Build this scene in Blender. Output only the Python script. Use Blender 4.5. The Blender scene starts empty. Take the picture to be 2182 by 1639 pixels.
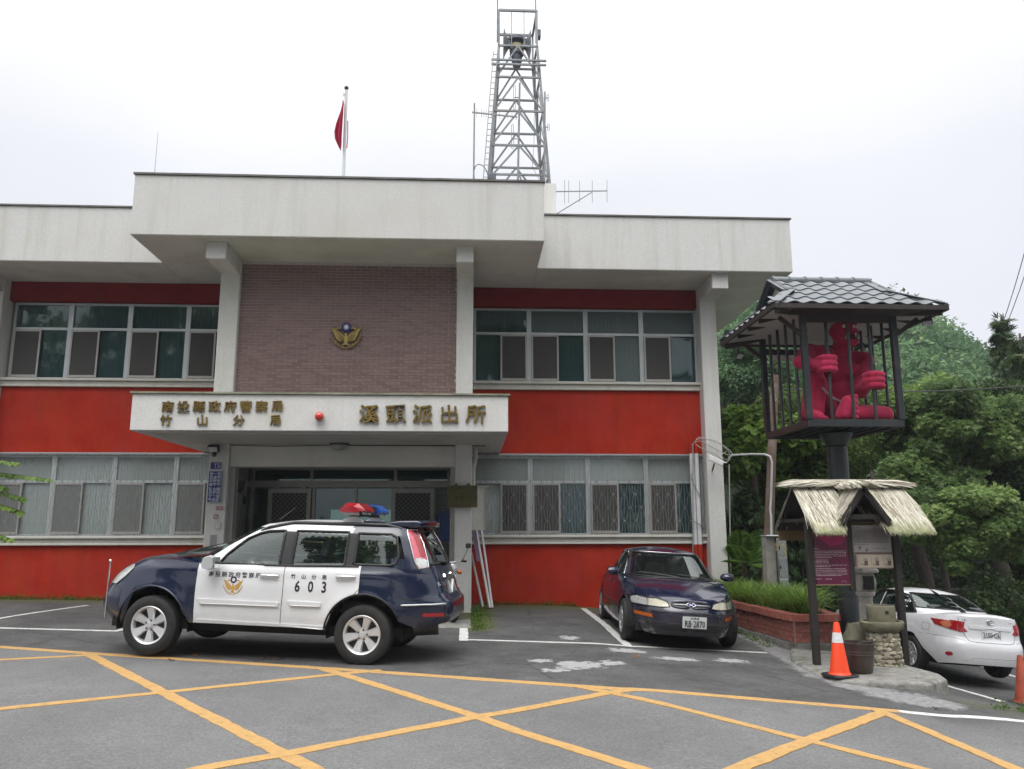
import bpy, bmesh, math, random
import numpy as np
from mathutils import Vector, Matrix
from mathutils.bvhtree import BVHTree
random.seed(7); RNG = np.random.default_rng(7)
SC = bpy.context.scene
COL = SC.collection
R_ = math.radians

# ------------------------------------------------------------------ camera
F_PX, PITCH, YAW, ROLL = 1700.0, R_(10.345), R_(-2.93), R_(-0.11)
CX, CY = 1091.0, 819.5
CAM = np.array([0.0, -17.0, 1.6])
def _cam_m():
    c, s = math.cos(YAW), math.sin(YAW); rz = np.array([[c, s, 0], [-s, c, 0], [0, 0, 1]])
    c, s = math.cos(PITCH), math.sin(PITCH); rx = np.array([[1, 0, 0], [0, c, s], [0, -s, c]])
    p = np.array([[1, 0, 0], [0, 0, -1], [0, 1, 0]], float)
    c, s = math.cos(ROLL), math.sin(ROLL); ro = np.array([[c, -s, 0], [s, c, 0], [0, 0, 1]])
    return ro @ p @ rx @ rz
CM = _cam_m()
cam = bpy.data.objects.new('camera', bpy.data.cameras.new('camera')); COL.objects.link(cam)
mw = Matrix.Identity(4)
for i in range(3):
    mw[i][0] = CM[0][i]; mw[i][1] = -CM[1][i]; mw[i][2] = -CM[2][i]; mw[i][3] = CAM[i]
cam.matrix_world = mw
cam.data.sensor_width = 36.0; cam.data.lens = 36.0 * F_PX / 2182.0
cam.data.clip_start = 0.1; cam.data.clip_end = 2000
SC.camera = cam

# ------------------------------------------------------------------ sky, sun, exposure
SUN_EL, SUN_AZ = R_(62), R_(200)
world = bpy.data.worlds.new('World'); SC.world = world; world.use_nodes = True
nt = world.node_tree; nt.nodes.clear()
def N_(t, **k):
    n = nt.nodes.new(t)
    for a, b in k.items(): setattr(n, a, b)
    return n
wo = N_('ShaderNodeOutputWorld'); bg1 = N_('ShaderNodeBackground'); bg2 = N_('ShaderNodeBackground'); add = N_('ShaderNodeAddShader')
sky = N_('ShaderNodeTexSky', sky_type='NISHITA', sun_disc=False, sun_elevation=SUN_EL, sun_rotation=SUN_AZ)
sky.dust_density = 4.0; sky.air_density = 1.0
hs = N_('ShaderNodeHueSaturation'); hs.inputs['Saturation'].default_value = 0.12
nt.links.new(sky.outputs[0], hs.inputs['Color']); nt.links.new(hs.outputs[0], bg1.inputs[0]); bg1.inputs[1].default_value = 0.05
# the cloud deck: an even overcast, brighter towards the zenith
tc = N_('ShaderNodeTexCoord'); sx = N_('ShaderNodeSeparateXYZ'); nt.links.new(tc.outputs['Generated'], sx.inputs[0])
cr = N_('ShaderNodeValToRGB'); nt.links.new(sx.outputs['Z'], cr.inputs[0])
els = cr.color_ramp.elements
els[0].position = 0.0; els[0].color = (0.43, 0.44, 0.485, 1)
els[1].position = 1.0; els[1].color = (2.3, 2.3, 2.3, 1)
e = els.new(0.25); e.color = (0.465, 0.475, 0.525, 1)
e = els.new(0.40); e.color = (0.535, 0.545, 0.585, 1)
e = els.new(0.55); e.color = (0.74, 0.75, 0.765, 1)
nz = N_('ShaderNodeTexNoise'); nz.inputs['Scale'].default_value = 2.2; nz.inputs['Detail'].default_value = 3
nt.links.new(tc.outputs['Generated'], nz.inputs['Vector'])
mr = N_('ShaderNodeMapRange'); mr.inputs[1].default_value = .3; mr.inputs[2].default_value = .7; mr.inputs[3].default_value = .92; mr.inputs[4].default_value = 1.07
nt.links.new(nz.outputs[0], mr.inputs[0])
mx = N_('ShaderNodeVectorMath', operation='SCALE'); nt.links.new(cr.outputs[0], mx.inputs[0]); nt.links.new(mr.outputs[0], mx.inputs['Scale'])
nt.links.new(mx.outputs[0], bg2.inputs[0]); bg2.inputs[1].default_value = 0.95
nt.links.new(bg1.outputs[0], add.inputs[0]); nt.links.new(bg2.outputs[0], add.inputs[1]); nt.links.new(add.outputs[0], wo.inputs[0])
sl = bpy.data.lights.new('sun', 'SUN'); sl.energy = 0.9; sl.angle = R_(40); sl.color = (1, .97, .93)
so = bpy.data.objects.new('sun', sl); COL.objects.link(so)
so.rotation_euler = (math.pi / 2 - SUN_EL, 0, math.pi - SUN_AZ + math.pi)
_d = Vector((math.sin(SUN_AZ) * math.cos(SUN_EL), math.cos(SUN_AZ) * math.cos(SUN_EL), math.sin(SUN_EL)))
so.rotation_euler = _d.to_track_quat('Z', 'Y').to_euler()
SC.view_settings.view_transform = 'Standard'; SC.view_settings.look = 'None'
SC.view_settings.exposure = 0.45; SC.view_settings.gamma = 1.0; SC.view_settings.use_curve_mapping = False
SC.cycles.use_denoising = True
SC.cycles.max_bounces = 7; SC.cycles.transparent_max_bounces = 16; SC.cycles.glossy_bounces = 3; SC.cycles.diffuse_bounces = 4
SC.cycles.transmission_bounces = 6; SC.cycles.caustics_reflective = False; SC.cycles.caustics_refractive = False

# ------------------------------------------------------------------ turning measured picture points into places
def ray(px, py): return CM.T @ np.array([(px - CX) / F_PX, (py - CY) / F_PX, 1.0])
def PY(px, py, y): d = ray(px, py); return Vector(CAM + d * (y - CAM[1]) / d[1])
def PZ(px, py, z): d = ray(px, py); return Vector(CAM + d * (z - CAM[2]) / d[2])
def PX(px, py, x): d = ray(px, py); return Vector(CAM + d * (x - CAM[0]) / d[0])
def PD(px, py, dep): return Vector(CAM + ray(px, py) * dep)
def sst(a, b, x): t = min(1, max(0, (x - a) / (b - a))); return t * t * (3 - 2 * t)
def gh(x, y):
    """height of the ground: a gentle fall to the right, then a dip to the lower lot"""
    xx = max(-14, min(4.6, x))
    h = 0.1 - 0.018 * xx - .05 * max(0.0, xx - 1.8)
    h -= .055 * sst(2.5, 5.5, -y)
    u = max(0.0, x - 4.9)
    lot = .31 * min(u, 2.6) * sst(0, .4, u) + .08 * min(max(0, u - 2.6), 8)
    w = sst(-9.8, -5.2, y)
    return h - (lot * w + 0.05 * min(u, 6) * (1 - w))
def PG(px, py):
    """where the line of sight first meets the ground"""
    d = ray(px, py); a = 2.0
    while a < 60:
        p = CAM + d * a
        if p[2] < gh(p[0], p[1]): break
        a += .05
    lo, hi = a - .05, a
    for _ in range(18):
        m = (lo + hi) / 2; p = CAM + d * m
        if p[2] < gh(p[0], p[1]): hi = m
        else: lo = m
    p = CAM + d * hi
    return Vector((p[0], p[1], gh(p[0], p[1])))

# ------------------------------------------------------------------ objects
ORG = {}
def tag(o, label=None, cat=None, group=None, kind=None):
    if label: o['label'] = label
    if cat: o['category'] = cat
    if group: o['group'] = group
    if kind: o['kind'] = kind
    return o
def thing(name, label, cat, loc=(0, 0, 0), rz=0.0, group=None):
    o = bpy.data.objects.new(name, None); COL.objects.link(o)
    o.empty_display_size = .2
    o.location = loc; o.rotation_euler = (0, 0, rz)
    ORG[o.name] = Vector(loc)
    return tag(o, label, cat, group)
def root_of(o):
    while o.parent: o = o.parent
    return o
def copy_tree(o, parent=None):
    c = o.copy(); COL.objects.link(c)
    if parent: c.parent = parent
    for ch in list(o.children): copy_tree(ch, c)
    return c
def link(name, me, parent=None, kind=None, label=None):
    o = bpy.data.objects.new(name, me); COL.objects.link(o)
    if parent is not None: o.parent = parent
    return tag(o, label=label, kind=kind)

class MB:
    """collects shapes and links them as ONE mesh object"""
    def __init__(s): s.v = []; s.f = []; s.m = []
    def add(s, vs, fs, m=0):
        k = len(s.v); s.v += [tuple(p) for p in vs]
        s.f += [tuple(i + k for i in f) for f in fs]; s.m += [m] * len(fs)
        return s
    def box(s, a, b, m=0):
        x0, y0, z0 = (min(p, q) for p, q in zip(a, b)); x1, y1, z1 = (max(p, q) for p, q in zip(a, b))
        return s.add([(x0, y0, z0), (x1, y0, z0), (x1, y1, z0), (x0, y1, z0), (x0, y0, z1), (x1, y0, z1), (x1, y1, z1), (x0, y1, z1)],
                     [(0, 3, 2, 1), (4, 5, 6, 7), (0, 1, 5, 4), (1, 2, 6, 5), (2, 3, 7, 6), (3, 0, 4, 7)], m)
    def obox(s, c, sz, rot=None, m=0):
        rot = rot or Matrix.Identity(3); c = Vector(c)
        vs = [c + rot @ Vector((a * sz[0] / 2, b * sz[1] / 2, d * sz[2] / 2)) for d in (-1, 1) for a, b in ((-1, -1), (1, -1), (1, 1), (-1, 1))]
        return s.add(vs, [(0, 3, 2, 1), (4, 5, 6, 7), (0, 1, 5, 4), (1, 2, 6, 5), (2, 3, 7, 6), (3, 0, 4, 7)], m)
    def bar(s, p0, p1, w, h=None, m=0, up=(0, 0, 1)):
        """square bar between two points"""
        h = h or w; p0 = Vector(p0); p1 = Vector(p1); d = p1 - p0
        z = d.normalized(); u = Vector(up)
        if abs(z.dot(u)) > .98: u = Vector((0, 1, 0))
        x = z.cross(u).normalized(); y = x.cross(z).normalized()
        rot = Matrix((x, z, y)).transposed()
        return s.obox((p0 + p1) / 2, (w, d.length, h), rot, m)
    def ring(s, c, ax, r, n, ref=None):
        ax = Vector(ax).normalized(); u = Vector(ref) if ref else Vector((0, 0, 1))
        if abs(ax.dot(u)) > .95: u = Vector((1, 0, 0))
        x = ax.cross(u).normalized(); y = ax.cross(x)
        return [Vector(c) + x * (r * math.cos(2 * math.pi * i / n)) + y * (r * math.sin(2 * math.pi * i / n)) for i in range(n)]
    def cyl(s, p0, p1, r0, r1=None, n=12, m=0, caps=True):
        r1 = r0 if r1 is None else r1; p0 = Vector(p0); p1 = Vector(p1)
        vs = s.ring(p0, p1 - p0, r0, n) + s.ring(p1, p1 - p0, r1, n)
        fs = [(i, (i + 1) % n, n + (i + 1) % n, n + i) for i in range(n)]
        if caps: fs += [tuple(range(n))[::-1], tuple(range(n, 2 * n))]
        return s.add(vs, fs, m)
    def tube(s, pts, r, n=6, m=0, closed=False, caps=True):
        pts = [Vector(p) for p in pts]; L = len(pts); vs = []; rr = r if hasattr(r, '__len__') else [r] * L
        prev = None
        for i, p in enumerate(pts):
            a = pts[(i - 1) % L] if (closed or i > 0) else p; b = pts[(i + 1) % L] if (closed or i < L - 1) else p
            t = (b - a).normalized()
            if prev is None:
                u = Vector((0, 0, 1)) if abs(t.z) < .9 else Vector((1, 0, 0))
                x = t.cross(u).normalized()
            else:
                x = (prev - t * prev.dot(t)).normalized()
            prev = x; y = t.cross(x)
            vs += [p + x * (rr[i] * math.cos(2 * math.pi * k / n)) + y * (rr[i] * math.sin(2 * math.pi * k / n)) for k in range(n)]
        fs = []
        for i in range(L if closed else L - 1):
            j = (i + 1) % L
            fs += [(i * n + k, i * n + (k + 1) % n, j * n + (k + 1) % n, j * n + k) for k in range(n)]
        if caps and not closed: fs += [tuple(range(n))[::-1], tuple(range((L - 1) * n, L * n))]
        return s.add(vs, fs, m)
    def loft(s, rings, m=0, closed=True, caps=(True, True)):
        n = len(rings[0]); vs = [p for r in rings for p in r]; fs = []
        for i in range(len(rings) - 1):
            for k in range(n if closed else n - 1):
                fs.append((i * n + k, i * n + (k + 1) % n, (i + 1) * n + (k + 1) % n, (i + 1) * n + k))
        if caps[0]: fs.append(tuple(range(n))[::-1])
        if caps[1]: fs.append(tuple(range((len(rings) - 1) * n, len(rings) * n)))
        return s.add(vs, fs, m)
    def lathe(s, prof, c=(0, 0, 0), n=24, m=0, ax='z', caps=None):
        """prof: (radius, height) pairs"""
        c = Vector(c); rings = []
        for r, h in prof:
            q = []
            for i in range(n):
                a = 2 * math.pi * i / n; x, y = r * math.cos(a), r * math.sin(a)
                q.append(c + (Vector((x, y, h)) if ax == 'z' else Vector((x, h, y)) if ax == 'y' else Vector((h, x, y))))
            rings.append(q)
        return s.loft(rings, m, caps=caps or (True, True))
    def prism(s, poly, fn, m=0):
        """poly: 2-D points; fn(u, v, w) -> 3-D with w in 0..1"""
        n = len(poly); vs = [fn(u, v, 0) for u, v in poly] + [fn(u, v, 1) for u, v in poly]
        return s.add(vs, [tuple(range(n))[::-1], tuple(range(n, 2 * n))] + [(i, (i + 1) % n, n + (i + 1) % n, n + i) for i in range(n)], m)
    def ball(s, c, r, nu=12, nv=8, m=0, sc=(1, 1, 1)):
        c = Vector(c); rings = []
        for j in range(1, nv):
            t = math.pi * j / nv
            rings.append([c + Vector((r * sc[0] * math.sin(t) * math.cos(2 * math.pi * i / nu), r * sc[1] * math.sin(t) * math.sin(2 * math.pi * i / nu), -r * sc[2] * math.cos(t))) for i in range(nu)])
        return s.loft(rings, m)
    def mesh(s, name, mats, off=None, smooth=None):
        me = bpy.data.meshes.new(name)
        vs = s.v if off is None else [(p[0] - off.x, p[1] - off.y, p[2] - off.z) for p in s.v]
        me.from_pydata(vs, [], s.f); me.update()
        for mm in (mats if isinstance(mats, (list, tuple)) else [mats]): me.materials.append(mm)
        if any(s.m): me.polygons.foreach_set('material_index', s.m)
        bm = bmesh.new(); bm.from_mesh(me); bmesh.ops.recalc_face_normals(bm, faces=bm.faces); bm.to_mesh(me); bm.free()
        if smooth is not None:
            me.shade_smooth()
            if smooth < 180: me.set_sharp_from_angle(angle=R_(smooth))
        return me
    def build(s, name, mats, parent=None, local=False, smooth=None, bevel=0, seg=1, kind=None, label=None):
        off = None
        if parent is not None and not local:
            off = ORG[root_of(parent).name]
        o = link(name, s.mesh(name, mats, off, smooth), parent, kind, label)
        if bevel:
            b = o.modifiers.new('bevel', 'BEVEL'); b.width = bevel; b.segments = seg; b.limit_method = 'ANGLE'; b.angle_limit = R_(40)
        return o
    def top(s, name, mats, label, cat, group=None, kind=None, smooth=None, bevel=0, seg=1):
        """a thing that is one mesh, its origin at its base"""
        a = np.array(s.v); c = Vector(((a[:, 0].min() + a[:, 0].max()) / 2, (a[:, 1].min() + a[:, 1].max()) / 2, a[:, 2].min()))
        o = link(name, s.mesh(name, mats, c, smooth)); o.location = c
        if bevel:
            b = o.modifiers.new('bevel', 'BEVEL'); b.width = bevel; b.segments = seg; b.limit_method = 'ANGLE'; b.angle_limit = R_(40)
        return tag(o, label, cat, group, kind)

def np_mesh(name, v, quads, mats, mi=None, smooth=False):
    """fast mesh from numpy arrays of 3- or 4-sided faces"""
    me = bpy.data.meshes.new(name); nv, nf, k = len(v), len(quads), quads.shape[1]
    me.vertices.add(nv); me.vertices.foreach_set('co', np.ascontiguousarray(v, np.float32).ravel())
    me.loops.add(nf * k); me.loops.foreach_set('vertex_index', np.ascontiguousarray(quads, np.int32).ravel())
    me.polygons.add(nf); me.polygons.foreach_set('loop_start', np.arange(0, nf * k, k, dtype=np.int32))
    me.polygons.foreach_set('loop_total', np.full(nf, k, np.int32))
    for mm in (mats if isinstance(mats, (list, tuple)) else [mats]): me.materials.append(mm)
    if mi is not None: me.polygons.foreach_set('material_index', np.ascontiguousarray(mi, np.int32))
    me.update(calc_edges=True); me.validate()
    if smooth: me.shade_smooth()
    return me

# ------------------------------------------------------------------ materials
def srgb(r, g, b):
    f = lambda c: (c / 255 / 12.92) if c <= 10 else ((c / 255 + .055) / 1.055) ** 2.4
    return (f(r), f(g), f(b))
MATS = {}
class NT:
    def __init__(s, name):
        s.m = bpy.data.materials.new(name); s.m.use_nodes = True; s.t = s.m.node_tree; s.t.nodes.clear()
        s.out = s.n('ShaderNodeOutputMaterial'); s.b = s.n('ShaderNodeBsdfPrincipled'); s.l(s.b.outputs[0], s.out.inputs[0])
        s.tc = s.n('ShaderNodeTexCoord'); MATS[name] = s.m
    def n(s, t, **k):
        q = s.t.nodes.new(t)
        for a, b in k.items(): setattr(q, a, b)
        return q
    def l(s, a, b): s.t.links.new(a, b)
    def noise(s, scale, detail=4, rough=.55, stretch=None, dist=0):
        q = s.n('ShaderNodeTexNoise'); q.inputs['Scale'].default_value = scale; q.inputs['Detail'].default_value = detail
        q.inputs['Roughness'].default_value = rough; q.inputs['Distortion'].default_value = dist
        v = s.tc.outputs['Object']
        if stretch:
            mp = s.n('ShaderNodeMapping'); mp.inputs['Scale'].default_value = stretch; s.l(v, mp.inputs[0]); v = mp.outputs[0]
        s.l(v, q.inputs['Vector']); return q.outputs[0]
    def voro(s, scale, feature='F1', out='Distance', stretch=None):
        q = s.n('ShaderNodeTexVoronoi', feature=feature); q.inputs['Scale'].default_value = scale
        v = s.tc.outputs['Object']
        if stretch:
            mp = s.n('ShaderNodeMapping'); mp.inputs['Scale'].default_value = stretch; s.l(v, mp.inputs[0]); v = mp.outputs[0]
        s.l(v, q.inputs['Vector']); return q.outputs[out]
    def ramp(s, x, *stops):
        q = s.n('ShaderNodeValToRGB'); s.l(x, q.inputs[0]); e = q.color_ramp.elements
        for i, (p, c) in enumerate(stops):
            c = (c, c, c) if not hasattr(c, '__len__') else c
            el = e[i] if i < 2 else e.new(p)
            el.position = p; el.color = (*c[:3], 1)
        return q.outputs[0]
    def mix(s, a, b, fac, mode='MIX'):
        q = s.n('ShaderNodeMix', data_type='RGBA', blend_type=mode)
        for val, k in ((fac, 0), (a, 6), (b, 7)):
            inp = q.inputs[k]
            if hasattr(val, 'is_output'): s.l(val, inp)
            elif hasattr(val, '__len__'): inp.default_value = (*val[:3], 1)
            else: inp.default_value = val if k == 0 else (val, val, val, 1)
        return q.outputs[2]
    def math(s, op, a, b=None):
        q = s.n('ShaderNodeMath', operation=op)
        for val, inp in ((a, q.inputs[0]), (b, q.inputs[1])):
            if val is None: continue
            if hasattr(val, 'is_output'): s.l(val, inp)
            else: inp.default_value = val
        return q.outputs[0]
    def attr(s, name):
        q = s.n('ShaderNodeAttribute', attribute_name=name); return q
    def rnd(s): return s.n('ShaderNodeObjectInfo').outputs['Random']
    def bump(s, h, strength, dist=.01):
        q = s.n('ShaderNodeBump'); q.inputs['Strength'].default_value = strength; q.inputs['Distance'].default_value = dist
        s.l(h, q.inputs['Height']); s.l(q.outputs[0], s.b.inputs['Normal']); return q
    def set(s, **k):
        nm = {'col': 'Base Color', 'rough': 'Roughness', 'metal': 'Metallic', 'spec': 'Specular IOR Level', 'coat': 'Coat Weight', 'coatr': 'Coat Roughness', 'trans': 'Transmission Weight', 'alpha': 'Alpha', 'ior': 'IOR', 'sub': 'Subsurface Weight'}
        for a, v in k.items():
            i = s.b.inputs[nm[a]]
            if hasattr(v, 'is_output'): s.l(v, i)
            elif hasattr(v, '__len__'): i.default_value = (*v[:3], 1)
            else: i.default_value = v
        return s
def pm(name, col, rough=.6, metal=0, var=.12, vs=4.0, bump=0, bs=60, spec=.5, coat=0, per=0, dirt=None, dscale=1.5, stretch=None):
    """plain material with noise variation; per = brightness change from object to object"""
    t = NT(name)
    lo = tuple(c * (1 - var) for c in col); hi = tuple(min(1, c * (1 + var)) for c in col)
    c = t.ramp(t.noise(vs, 5, .6, stretch), (.3, lo), (.7, hi))
    if dirt: c = t.mix(c, dirt, t.ramp(t.noise(dscale, 6, .65), (.52, 0), (.75, .8)))
    if per:
        c = t.mix(c, t.ramp(t.rnd(), (0, 1 - per), (1, 1 + per)), 1.0, 'MULTIPLY')
    t.set(col=c, rough=rough, metal=metal, spec=spec, coat=coat)
    if bump: t.bump(t.noise(bs, 3), bump)
    return t.m
# ================================================================== SETTING: ground, paint, pad
def seg_d(p, a, b):
    ax, ay = a; bx, by = b; dx, dy = bx - ax, by - ay
    t = max(0, min(1, ((p[0] - ax) * dx + (p[1] - ay) * dy) / (dx * dx + dy * dy + 1e-9)))
    return math.hypot(p[0] - ax - t * dx, p[1] - ay - t * dy)
EDGE_PX = [(-700, 1331), (0, 1379), (190, 1392.5), (730, 1427), (1320, 1468.5), (1895, 1514.5)]
EDGE = [PG(*p) for p in EDGE_PX]
def edge_y(x):
    for a, b in zip(EDGE, EDGE[1:]):
        if x <= b.x or b is EDGE[-1]: return a.y + (b.y - a.y) * (x - a.x) / (b.x - a.x)
CEM = [PG(*p) for p in [(1592, 1356), (1650, 1384), (1700, 1410), (1760, 1442), (1830, 1463), (1900, 1482), (1990, 1498)]]
BLOT = [(PG(x, y), rx, ry) for x, y, rx, ry in [(1235, 1417, .42, .42), (1302, 1412, .26, .26), (1212, 1359, .24, .30), (1335, 1386, .42, .28), (1440, 1404, .45, .22), (1150, 1408, .25, .2), (1185, 1428, .25, .2), (1560, 1408, .35, .25)]]
def ground_masks(x, y):
    lot = sst(-.05, .12, y - edge_y(x))
    if x > 4.5: lot = max(lot, sst(-9.6, -9.1, y))
    cem = 0
    for i, (a, b) in enumerate(zip(CEM, CEM[1:])):
        cem = max(cem, 1 - sst(.0, .36 + .05 * i, seg_d((x, y), a.xy, b.xy)))
    moss = 0
    if -12 < x < 5.2:
        moss = .9 * (1 - sst(.1, 1.5, -y)) if (x > .1 or x < -5) else 0
        moss = max(moss, (1 - sst(.1, .55, seg_d((x, y), (.12, -3.9), (.12, -.5)))))
        moss = max(moss, .6 * (1 - sst(.1, .9, seg_d((x, y), (.2, -.9), (2.6, -.6)))))
    if x > 4.4: moss = max(moss, .55 * (1 - sst(.2, 1.0, seg_d((x, y), (5.5, -8.4), (6.6, -9.4)))))
    bl = 0
    for c, rx, ry in BLOT:
        bl = max(bl, 1 - sst(.35, 1.15, math.hypot((x - c.x) / rx, (y - c.y) / ry)))
    return lot, cem, moss, bl
def axis(lo, a, b, hi, st):
    near = list(np.arange(a, b + 1e-6, st)); out = []
    d, x = st, a
    while x > lo: d *= 1.35; x -= d; out.append(x)
    out = out[::-1] + near; d, x = st, b
    while x < hi: d *= 1.35; x += d; out.append(x)
    return np.array(out)
gx = axis(-320, -13, 11, 320, .14); gy = axis(-160, -16, 4, 320, .14)
VX, VY = np.meshgrid(gx, gy); nx_, ny_ = len(gx), len(gy)
gz = np.array([[gh(x, y) for x in gx] for y in gy])
gv = np.stack([VX, VY, gz], -1).reshape(-1, 3)
ii = np.arange(nx_ * ny_).reshape(ny_, nx_)
gq = np.stack([ii[:-1, :-1], ii[:-1, 1:], ii[1:, 1:], ii[1:, :-1]], -1).reshape(-1, 4)
t = NT('asphalt'); mk = t.attr('mask'); sp = t.n('ShaderNodeSeparateColor'); t.l(mk.outputs['Color'], sp.inputs[0])
n_f = t.noise(90, 4, .7); n_m = t.noise(3.5, 6, .65); n_l = t.noise(.5, 4)
road = t.ramp(n_f, (.28, .10), (.72, .20))
lotc = t.ramp(t.noise(70, 5, .75), (.3, .036), (.75, .135))
col = t.mix(road, lotc, sp.outputs[0])
col = t.mix(col, t.ramp(t.noise(38, 3, .8), (.32, .72), (.68, 1.22)), 1.0, 'MULTIPLY')
col = t.mix(col, t.ramp(n_m, (.3, .90), (.7, 1.08)), 1.0, 'MULTIPLY')
col = t.mix(col, t.mix((1, 1, 1), t.ramp(t.noise(1.4, 7, .72), (.3, .62), (.7, 1.35)), sp.outputs[0]), 1.0, 'MULTIPLY')
col = t.mix(col, t.ramp(n_l, (.35, .86), (.65, 1.1)), 1.0, 'MULTIPLY')
fl = t.voro(42); col = t.mix(col, (.42, .41, .40), t.ramp(t.math('ADD', fl, t.math('MULTIPLY', t.noise(9, 2), .35)), (.20, .7), (.27, 0)))
# old cracks in the lot
ck = t.voro(.55, 'DISTANCE_TO_EDGE'); ckn = t.math('ADD', ck, t.math('MULTIPLY', t.math('SUBTRACT', t.noise(4, 5), .5), .06))
col = t.mix(col, (.03, .03, .028), t.math('MULTIPLY', t.ramp(ckn, (.0, .55), (.012, 0)), sp.outputs[0]))
# oil-dark stains
col = t.mix(col, (.045, .044, .043), t.ramp(t.noise(.85, 5, .6), (.66, 0), (.8, .45)))
cemf = t.ramp(t.math('ADD', sp.outputs[1], t.math('MULTIPLY', t.math('SUBTRACT', t.noise(5, 9, .78), .5), 1.9)), (.42, 0), (.66, .9))
col = t.mix(col, t.ramp(t.noise(16, 7, .75), (.25, .09), (.7, .34)), cemf)
blf = t.ramp(t.math('ADD', mk.outputs['Alpha'], t.math('MULTIPLY', t.math('SUBTRACT', t.noise(8, 9, .8), .5), 3.2)), (.62, 0), (.72, .85))
blf = t.math('MULTIPLY', blf, t.ramp(mk.outputs['Alpha'], (.02, 0), (.3, 1)))
col = t.mix(col, t.ramp(n_f, (.3, .22), (.7, .5)), blf)
mof = t.ramp(t.math('ADD', sp.outputs[2], t.math('MULTIPLY', t.math('SUBTRACT', t.noise(5, 8, .75), .5), 1.2)), (.38, 0), (.85, .9))
col = t.mix(col, t.ramp(n_f, (.3, (.045, .052, .018)), (.75, (.12, .135, .045))), mof)
t.set(col=col, rough=t.ramp(n_m, (.3, .74), (.7, .95)), spec=.35)
bh = t.math('ADD', t.math('MULTIPLY', n_f, .6), t.math('MULTIPLY', fl, .6)); t.bump(bh, .55, .012)
ground = link('ground', np_mesh('ground', gv, gq, MATS['asphalt'], smooth=True), kind='structure')
ca = ground.data.color_attributes.new('mask', 'FLOAT_COLOR', 'POINT')
mk_ = np.zeros((ny_, nx_, 4), np.float32)
for j, y in enumerate(gy):
    for i, x in enumerate(gx):
        if -16 < y < 6 and -14 < x < 12: mk_[j, i] = ground_masks(x, y)
        else: mk_[j, i] = (1 if y > -8 else 0, 0, 0, 0)
ca.data.foreach_set('color', mk_.ravel())

def paint_mat(name, col, wear):
    t = NT(name); n = t.noise(14, 7, .7); n2 = t.noise(120, 3, .7)
    c = t.mix(col, tuple(k * .72 for k in col), t.ramp(n, (.3, .0), (.75, .8)))
    c = t.mix(c, (.09, .088, .085), t.ramp(t.math('ADD', t.math('MULTIPLY', n, .5), t.math('MULTIPLY', n2, .5)), (wear, 0), (wear + .07, .85)))
    t.set(col=c, rough=.75, spec=.3); t.bump(n2, .35, .006); return t.m
paint_mat('yellow_paint', (.50, .305, .115), .565); paint_mat('white_paint', (.62, .62, .60), .545)
def strip(name, pts, w, mat, lift=.004, ragged=.008):
    """a painted line laid on the ground along points (x, y)"""
    P = [Vector((p[0], p[1])) for p in pts]; q = []
    for a, b in zip(P, P[1:]):
        n = max(1, int((b - a).length / .12)); q += [a + (b - a) * k / n for k in range(n)]
    q.append(P[-1]); mb = MB(); vs = []
    for i, p in enumerate(q):
        d = (q[min(i + 1, len(q) - 1)] - q[max(i - 1, 0)]).normalized(); nn = Vector((-d.y, d.x))
        for s in (-1, 1):
            r = p + nn * s * (w / 2 + random.uniform(-ragged, ragged)); g_ = gh(r.x, r.y); e_ = [(r.x, r.y, g_ - .004), (r.x, r.y, g_ + lift)]; vs += e_ if s < 0 else e_[::-1]
    mb.add(vs, [(4 * i + k, 4 * i + k + 1, 4 * i + k + 5, 4 * i + k + 4) for i in range(len(q) - 1) for k in range(3)])
    o = mb.build(name, mat, kind='structure'); return o
def gl(*px): return [PG(*p) for p in px]
yp, wp = MATS['yellow_paint'], MATS['white_paint']
lines_y = [((0, 1379), (190, 1392.5), (730, 1427), (1320, 1468.5), (1917, 1516)),
           ((186, 1393), (348, 1476), (605, 1608), (700, 1657)),
           ((-60, 1410), (0, 1406.5), (200, 1396)),
           ((-60, 1516), (0, 1511), (348, 1476), (726, 1436.6), (812, 1429)),
           ((685, 1425), (726, 1436.6), (1018, 1528), (1100, 1558), (1390, 1648)),
           ((380, 1652), (428, 1639), (605, 1608), (1018, 1528), (1100, 1515), (1299, 1476.5), (1345, 1471)),
           ((1228, 1463), (1299, 1476.5), (1722, 1579), (2010, 1651)),
           ((1545, 1652), (1571, 1639), (1722, 1579), (1885, 1518)),
           ((1868, 1514), (1895, 1524), (2150, 1634), (2200, 1656))]
wd = [.15, .13, .125, .125, .125, .13, .12, .13, .13]
for k, (px, w) in enumerate(zip(lines_y, wd)):
    pts = gl(*px)
    if k == 0: a, b = pts[0], pts[1]; pts = [a + (a - b).normalized() * 5] + pts
    strip('yellow_line', [p.xy for p in pts], w, yp, .0030 + .0006 * k)
lines_w = [(((1915, 1516), (2182, 1537.5), (2300, 1547)), .13), (((-300, 1330), (-60, 1336.5), (0, 1338.5), (247, 1345), (300, 1333)), .09),
           (((-120, 1338), (0, 1318), (187, 1290)), .08), (((988, 1339), (988, 1366)), .13), (((988, 1363.5), (1344, 1377.5), (1634, 1391.5)), .085),
           (((1243, 1297), (1342, 1379)), .12), (((1990, 1450), (2024.5, 1464), (2137, 1496)), .1), (((2085, 1419), (2175, 1446)), .1)]
for k, (px, w) in enumerate(lines_w): strip('white_line', [p.xy for p in gl(*px)], w, wp, .0030 + .0006 * k)

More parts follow.
